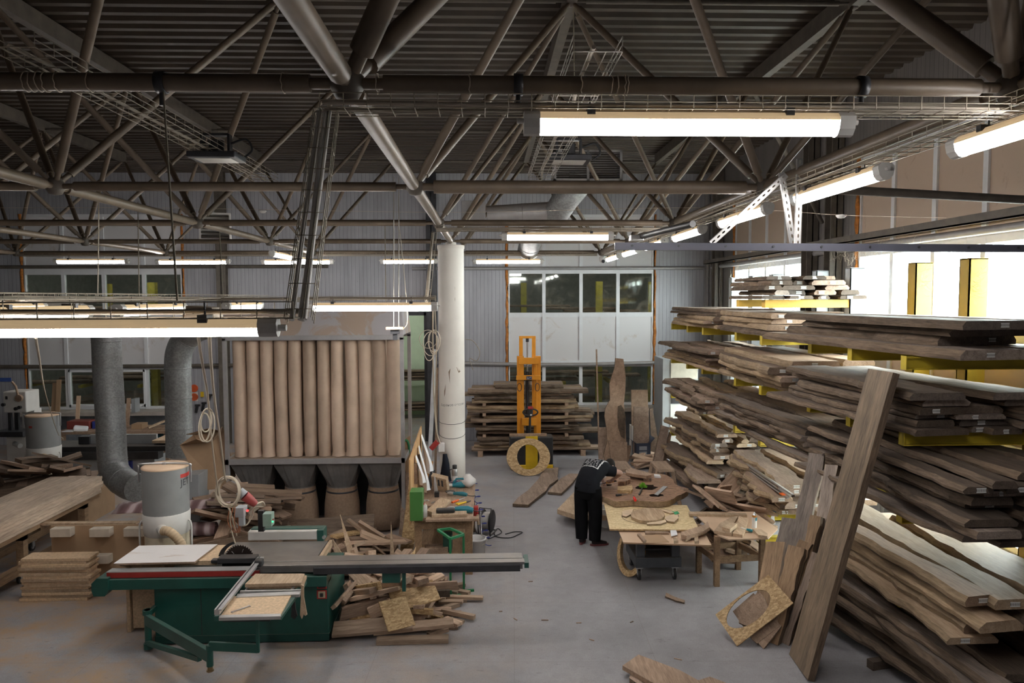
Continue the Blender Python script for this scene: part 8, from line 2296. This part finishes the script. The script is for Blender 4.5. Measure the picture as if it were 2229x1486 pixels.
# cables beside the column
cord([ay(943, 660, 8.6), ay(942, 760, 10.5), ay(945, 870, 11.5), ay(950, 935, 11.9), ay(958, 965, 12)], .011, 'white cable bundle running down left of the cream column', 'cable_bundle')
cord([ay(946, 660, 8.6), ay(950, 760, 10.6), ay(948, 870, 11.6), ay(953, 960, 12)], .007, 'thin cable running down beside the white bundle at the column', 'thin_cable')
for k, (cx_, cy_, a_, b2) in enumerate(((938, 748, 17, 26), (945, 742, 13, 24), (934, 764, 10, 21), (932, 738, 19, 20), (943, 745, 9, 26))):
    Yq = 10.4
    sc_ = Yq/FPX
    c_ = ay(cx_, cy_, Yq)
    o = MB().path([(c_.x+a_*sc_*math.cos(t), c_.y+.02*math.sin(t+k), c_.z+b2*sc_*math.sin(t)) for t in [q*math.pi/12 for q in range(24)]], .005, 6, closed=True).build('cable_loop', CORD)
    tag(o, 'loop of the pale cable coil hanging left of the column', 'cable', 'cable loops left of the column')
cord([ay(1012, 738, 19.3), ay(1030, 742, 19.3), ay(1044, 765, 19.3), ay(1038, 785, 19.3), ay(1022, 780, 19.3), ay(1030, 805, 19.3)], .012, 'grey-green cable looping on the back wall right of the column', 'wall_cable', CABLE)
p0 = ay(944, 1000, 12.6)
o = MB().beam(ay(929, 1124, 12.7), ay(947, 760, 13.0), .07, .02, up=(0, 1, 0)).build('white_profile', plain('white_profile', (.62, .64, .68), .5)); tag(o, 'tall white plastic profile leaning left of the column', 'profile')
o = MB().beam(ay(946, 1120, 12.82), ay(952, 800, 12.95), .04, .02, up=(0, 1, 0)).build('wood_lath', W_TAN); tag(o, 'tall wooden lath leaning between white profile and column', 'lath')
# ================================================================ HEAPS (each offcut its own object)
HL = {'saw': ('short offcut in the big heap beside the saw cabinet', 'offcuts heaped beside the saw cabinet'),
      'mid': ('offcut in the heap between saw and bag filter', 'offcuts heaped between saw and filter'),
      'behind': ('rough board in the pile behind the saw and dust collector', 'rough boards piled behind the saw'),
      'left': ('wide offcut in the heap on crates at far left', 'offcuts heaped on the left crates'),
      'right': ('board scrap in the floor heap right of the stool table', 'board scraps heaped by the rack'),
      'far': ('small offcut in the far heap beside the cardboard box', 'offcuts heaped at the far boxes')}
hm = {'saw': (W_ALONGX, W_ALONGX, W_DUSTYX), 'mid': (W_ALONGX, W_DUSTYX), 'behind': (W_DUSTYX, W_ALONGX), 'left': (W_DUSTYX, W_ALONGX), 'right': (W_ALONGX, W_DUSTYX), 'far': (W_ALONGX,)} if False else None
W_DUSTYX = wood('dusty_offcut_wood', (.13, .085, .058), (.34, .24, .17), axis=0, ov=.3)
for key, rows in HEAPS.items():
    lab, grp = HL[key]
    rr = random.Random(len(key))
    for k, (L, w, t, x, y, z, qw, qx, qy, qz) in enumerate(rows):
        if key == 'right' and (y < 10.62 or (x < 3.3 and y > 11.3)): continue
        B = MB().box((-L/2, -w/2, -t/2), (L/2, w/2, t/2))
        if rr.random() < .45:     # slanting cut end
            sft = rr.uniform(-.5, .5)*w
            for i in (1, 2, 5, 6): B.v[i].x += sft*(1 if B.v[i].y > 0 else -1)*.5
        m = OSB if (key in ('saw', 'mid') and k % 17 == 5) else rr.choice((W_HEAP, W_HEAP, W_ALONGX) if key in ('saw', 'mid', 'far') else (W_ALONGX, W_HEAP, W_DUSTYX) if key == 'right' else (W_DUSTYX, W_DUSTYX, W_ALONGX))
        o = B.build({'right': 'board_scrap', 'behind': 'rough_board'}.get(key, 'offcut'), m, None, local=True)
        o.location = (x+.24, y-.1, z) if key == 'right' else (x, y, z)
        o.rotation_mode = 'QUATERNION'
        o.rotation_quaternion = (qw, qx, qy, qz)
        tag(o, lab, {'right': 'scrap', 'behind': 'board'}.get(key, 'offcut'), grp)
# pieces that stand out in the saw heap
def piece(p, s, rot, m, label, name='offcut_board', cat='offcut'):
    o = MB().cbox((0, 0, 0), s).build(name, m, None, local=True, bev=.002)
    o.location = p
    o.rotation_euler = rot
    return tag(o, label, cat)
p = az(960, 1345, .12)
piece((-.86, 8.12, .12), (.9, .14, .045), (.15, -.06, .06), W_HEAP, 'long tan board lying at the front of the saw heap, topmost of the front boards')
piece((-.86, 7.98, .03), (.8, .12, .055), (0, 0, .02), W_HEAP, 'long tan board lying on the floor at the very front of the saw heap')
piece((-1.32, 8.12, .13), (.9, .22, .04), (.3, -.05, .05), W_HEAP, 'broad tan board lying across the front of the saw heap beside the cabinet')
piece((-1.05, 8.12, .27), (.34, .36, .018), (.75, .05, .6), OSB, 'pale strand board scrap tilted on the front of the saw heap')
piece((-.88, 8.4, .36), (.55, .3, .018), (.5, -.1, .4), OSB, 'second strand board scrap tilted behind the first on the saw heap')
piece((-.68, 8.55, .33), (.42, .09, .08), (0, .02, .05), W_DARK, 'dark square beam lying on the right of the saw heap')
rr = random.Random(21)
for k in range(16):
    L, w, t = rr.uniform(.2, .5), rr.uniform(.05, .1), rr.uniform(.025, .05)
    o = MB().cbox((0, 0, 0), (L, w, t)).build('offcut', rr.choice((W_HEAP, W_ALONGX)), None, local=True)
    o.location = (-.62+.055*(k % 6)+rr.uniform(-.04, .04), 8.15+.085*k+rr.uniform(-.03, .03), t/2+.002+.03*(k % 2))
    o.rotation_euler = (0, rr.uniform(-.05, .05), rr.uniform(-.7, .7))
    tag(o, HL['saw'][0], 'offcut', HL['saw'][1])
q0 = ay(885, 1300, 8.5)
def spike(a, c, w, label, m=W_FRESH):
    a, c = Vector(a), Vector(c)
    d = (c-a).normalized()
    s_ = d.cross(Vector((0, 1, 0))).normalized()
    B = MB().add([a-s_*w, a+s_*w, c, a-s_*w+Vector((0, .02, 0)), a+s_*w+Vector((0, .02, 0)), c+Vector((0, .02, 0))], [(0, 1, 2), (3, 5, 4), (0, 3, 4, 1), (1, 4, 5, 2), (2, 5, 3, 0)])
    tag(B.build('wood_spike', m), label, 'wood splinter')
spike(ay(765, 1210, 9.6), ay(740, 1120, 9.8), .045, 'long pale splinter pointing up left in the heap by the filter')
spike(ay(854, 1226, 9.9), ay(851, 1135, 10), .035, 'short pale splinter pointing straight up near the strand board strip')
spike(ay(738, 1210, 9.5), ay(724, 1173, 9.6), .05, 'wide pale splinter beside the saw table edge in the heap')
spike(ay(870, 1300, 8.4), ay(905, 1190, 9.3), .12, 'strand board wedge standing up through the saw heap', OSB)
for px, py, s_, rot, m, l in ((790, 1150, (.75, .03, .16), (.2, 0, .02), W_ALONGX, 'long flat board lying at the foot of the filter sacks, right half'),
                              (655, 1148, (1.0, .03, .22), (.15, .03, .02), W_DUSTYX, 'long dusty board standing on edge before the filter sacks'),
                              (805, 1145, (.5, .03, .3), (.3, .08, -.05), W_DUSTYX, 'square dusty panel leaning on the filter sacks')):
    q = az(px, py, .25)
    piece((q.x-.1, 11.0 if py > 1146 else 11.12, .20), s_, rot, m, l)
a_, b_, c_, d_ = ay(596, 1135, 11.25), ay(815, 1118, 11.3), ay(815, 1190, 11.05), ay(596, 1190, 11.0)
a_, b_ = Vector((a_.x, 11.25, a_.z)), Vector((b_.x, 11.3, b_.z))
B = MB().prism([a_, b_, Vector((b_.x, 11.05, .003)), Vector((a_.x, 11.0, .003))], (0, .018, 0))
tag(B.build('brown_board', W_DUSTYX), 'long brown board standing on edge against the filter sacks', 'board')
# white paper strips over the right heap
for a_, l in ((((1660, 1098), (1655, 1115), (1652, 1125)), 'left'), (((1692, 1118), (1682, 1125), (1684, 1142)), 'right')):
    pts = [az(px, py, .5-.12*i) for i, (px, py) in enumerate(a_)]
    B = MB()
    vs = []
    P = smooth_path(pts, 5)
    for p_ in P: vs += [p_+Vector((-.03, 0, 0)), p_+Vector((.03, 0, .01))]
    B.add(vs, [(2*i, 2*i+2, 2*i+3, 2*i+1) for i in range(len(P)-1)], 0, True)
    o = B.build('paper_strip', CLOTH, flip=False); tag(o, 'white paper strip curling over the right floor heap, %s of two' % l, 'paper')
q = az(1600, 1120)
o = MB().cbox((q.x, q.y, .26), (.09, .5, .03), rot=(.75, 0, -.55)).build('leaning_stick', W_DUSTY); tag(o, 'stick leaning against the floor heap behind the stool table', 'stick')
q = az(1570, 1105)
B = MB()
vs = []
rr = random.Random(4)
for i in range(8):
    for j in range(8):
        vs.append((q.x-.1+.09*i, q.y-.1+.1*j, .03+.14*math.sin(i*.45)*math.sin(j*.45)+rr.uniform(0, .03)))
B.add(vs, [(i*8+j, i*8+j+1, (i+1)*8+j+1, (i+1)*8+j) for i in range(7) for j in range(7)], 0, True)
tag(B.build('plastic_film', plain('grey_plastic_film', (.34, .36, .39), .4), flip=False), 'crumpled grey plastic film on the floor before the board heap', 'plastic film')
# ================================================================ NEIGHBOURING HALL SEEN THROUGH THE GLASS
FARY = plain('dull_yellow_post', (.45, .38, .05), .6)
for px, y in ((1140, 25), (1305, 23), (1305, 27), (1420, 24), (232, 25), (320, 24), (330, 23)):
    x = ay(px, 640, y).x
    o = MB().box((x-.1, y, 0), (x+.1, y+.2, 4.35)).build('rack_post', FARY); tag(o, 'dull yellow post seen through the back windows', 'post', 'posts in the hall behind the windows')
rr = random.Random(12)
for xr, l in (((1.2, 4.2), 'right'), ((-13.5, -9.5), 'left')):
    for lev in (.3, 1.2, 2.3, 3.3):
        for k in range(4):
            x = rr.uniform(*xr)
            o = slab(rr.uniform(2, 3), .5, .07, 500+int(x*10)+k, n=10).build('stored_board', (W_DUSTY, BARK), None, local=True)
            o.location = (x, 23.5+rr.uniform(-.3, .3), lev+k*.08)
            o.rotation_euler = (0, 0, R(90))
            tag(o, 'board stored in the dark hall behind the %s back window' % l, 'board', 'boards behind the %s back window' % l)
for x in (.9, 2.4, 3.9, 5.4, -14.4, -12.6, -10.8, -9.6):
    for z in (.2, 1.1, 2.2, 3.2):
        o = MB().box((x-.05, 22.8, z), (x+.05, 24.2, z+.09)).build('rack_bracket', FARY); tag(o, 'dull yellow arm holding boards behind the back windows', 'rack arm', 'rack arms behind the windows')
for x_, y_, l in ((1.5, 22, 'first of two'), (3.6, 22.3, 'second of two')):  # lamps added out of sight to brighten the hall behind the right window
    light((x_, y_, 5.6), (x_+1.4, y_, 5.6), 'unseen tube light added above the racks behind the right back window, '+l, None)
for x_, y_, l in ((-12.8, 22, 'first of two'), (-10.4, 22.3, 'second of two')):  # likewise added above the sight line, for the left window
    light((x_, y_, 5.6), (x_+1.4, y_, 5.6), 'unseen tube light added above the racks behind the left back window, '+l, None)
light((1.5, 25.5, 6), (3.0, 25.5, 6), 'unseen tube light added in the dark hall behind the right back window', None)  # unseen lamps added deeper in the hall for its faint light
light((-12.5, 25.5, 6), (-11.0, 25.5, 6), 'unseen tube light added in the dark hall behind the left back window', None)
# boards and dark stack inside the green room
for k in range(7):
    o = slab(1.4, .4, .06, 900+k, n=10).build('stored_board', (W_DARK if k < 3 else W_GREY, BARK), None, local=True)
    o.location = (-2.3, 23.4, .95+k*.09 if k > 2 else .25+k*.1)
    o.rotation_euler = (0, 0, R(90))
    tag(o, 'dark board stored in the pale green room behind the doorway', 'board', 'boards in the green room')
for x in (-2.9, -1.75):
    for z in (.14, .84):
        o = MB().box((x-.05, 23.0, z), (x+.05, 23.9, z+.09)).build('shelf_bracket', YELDIM); tag(o, 'yellow shelf arm in the pale green room', 'shelf arm', 'shelf arms in the green room')

# ================================================================ COBWEBS ON THE WINDOW WALL
WEB = plain('dusty_cobweb', (.55, .46, .36), .9)
rr = random.Random(31)
def web(c, s_, n, label):
    B = MB()
    for k in range(n):
        a = Vector(c)+Vector((rr.uniform(-.5, .5)*s_[0], rr.gauss(0, .4)*s_[1], rr.gauss(0, .35)*s_[2]))
        d = Vector((rr.uniform(-.03, .03), rr.gauss(0, .13), rr.gauss(0, .09)))
        B.path([a, a+d*.5+Vector((0, rr.gauss(0, .012), -rr.uniform(0, .03))), a+d], .0011, 3, caps=False)
    o = stuff(B.build('cobweb', WEB))
    tag(o, label, 'cobweb')
web((5.72, 10.6, 4.5), (.2, 1.6, .10), 260, 'dusty cobwebs along the top edge of the near right window')
web((5.70, 15.5, 4.48), (.2, 1.8, .12), 260, 'dusty cobwebs along the top edge of the far right window')
web((5.60, 9.35, 4.05), (.1, .14, .2), 110, 'cobwebs in the yellow rack upright before the near window, farther one')
web((5.60, 8.30, 4.0), (.1, .14, .22), 110, 'cobwebs in the yellow rack upright before the near window, nearer one')
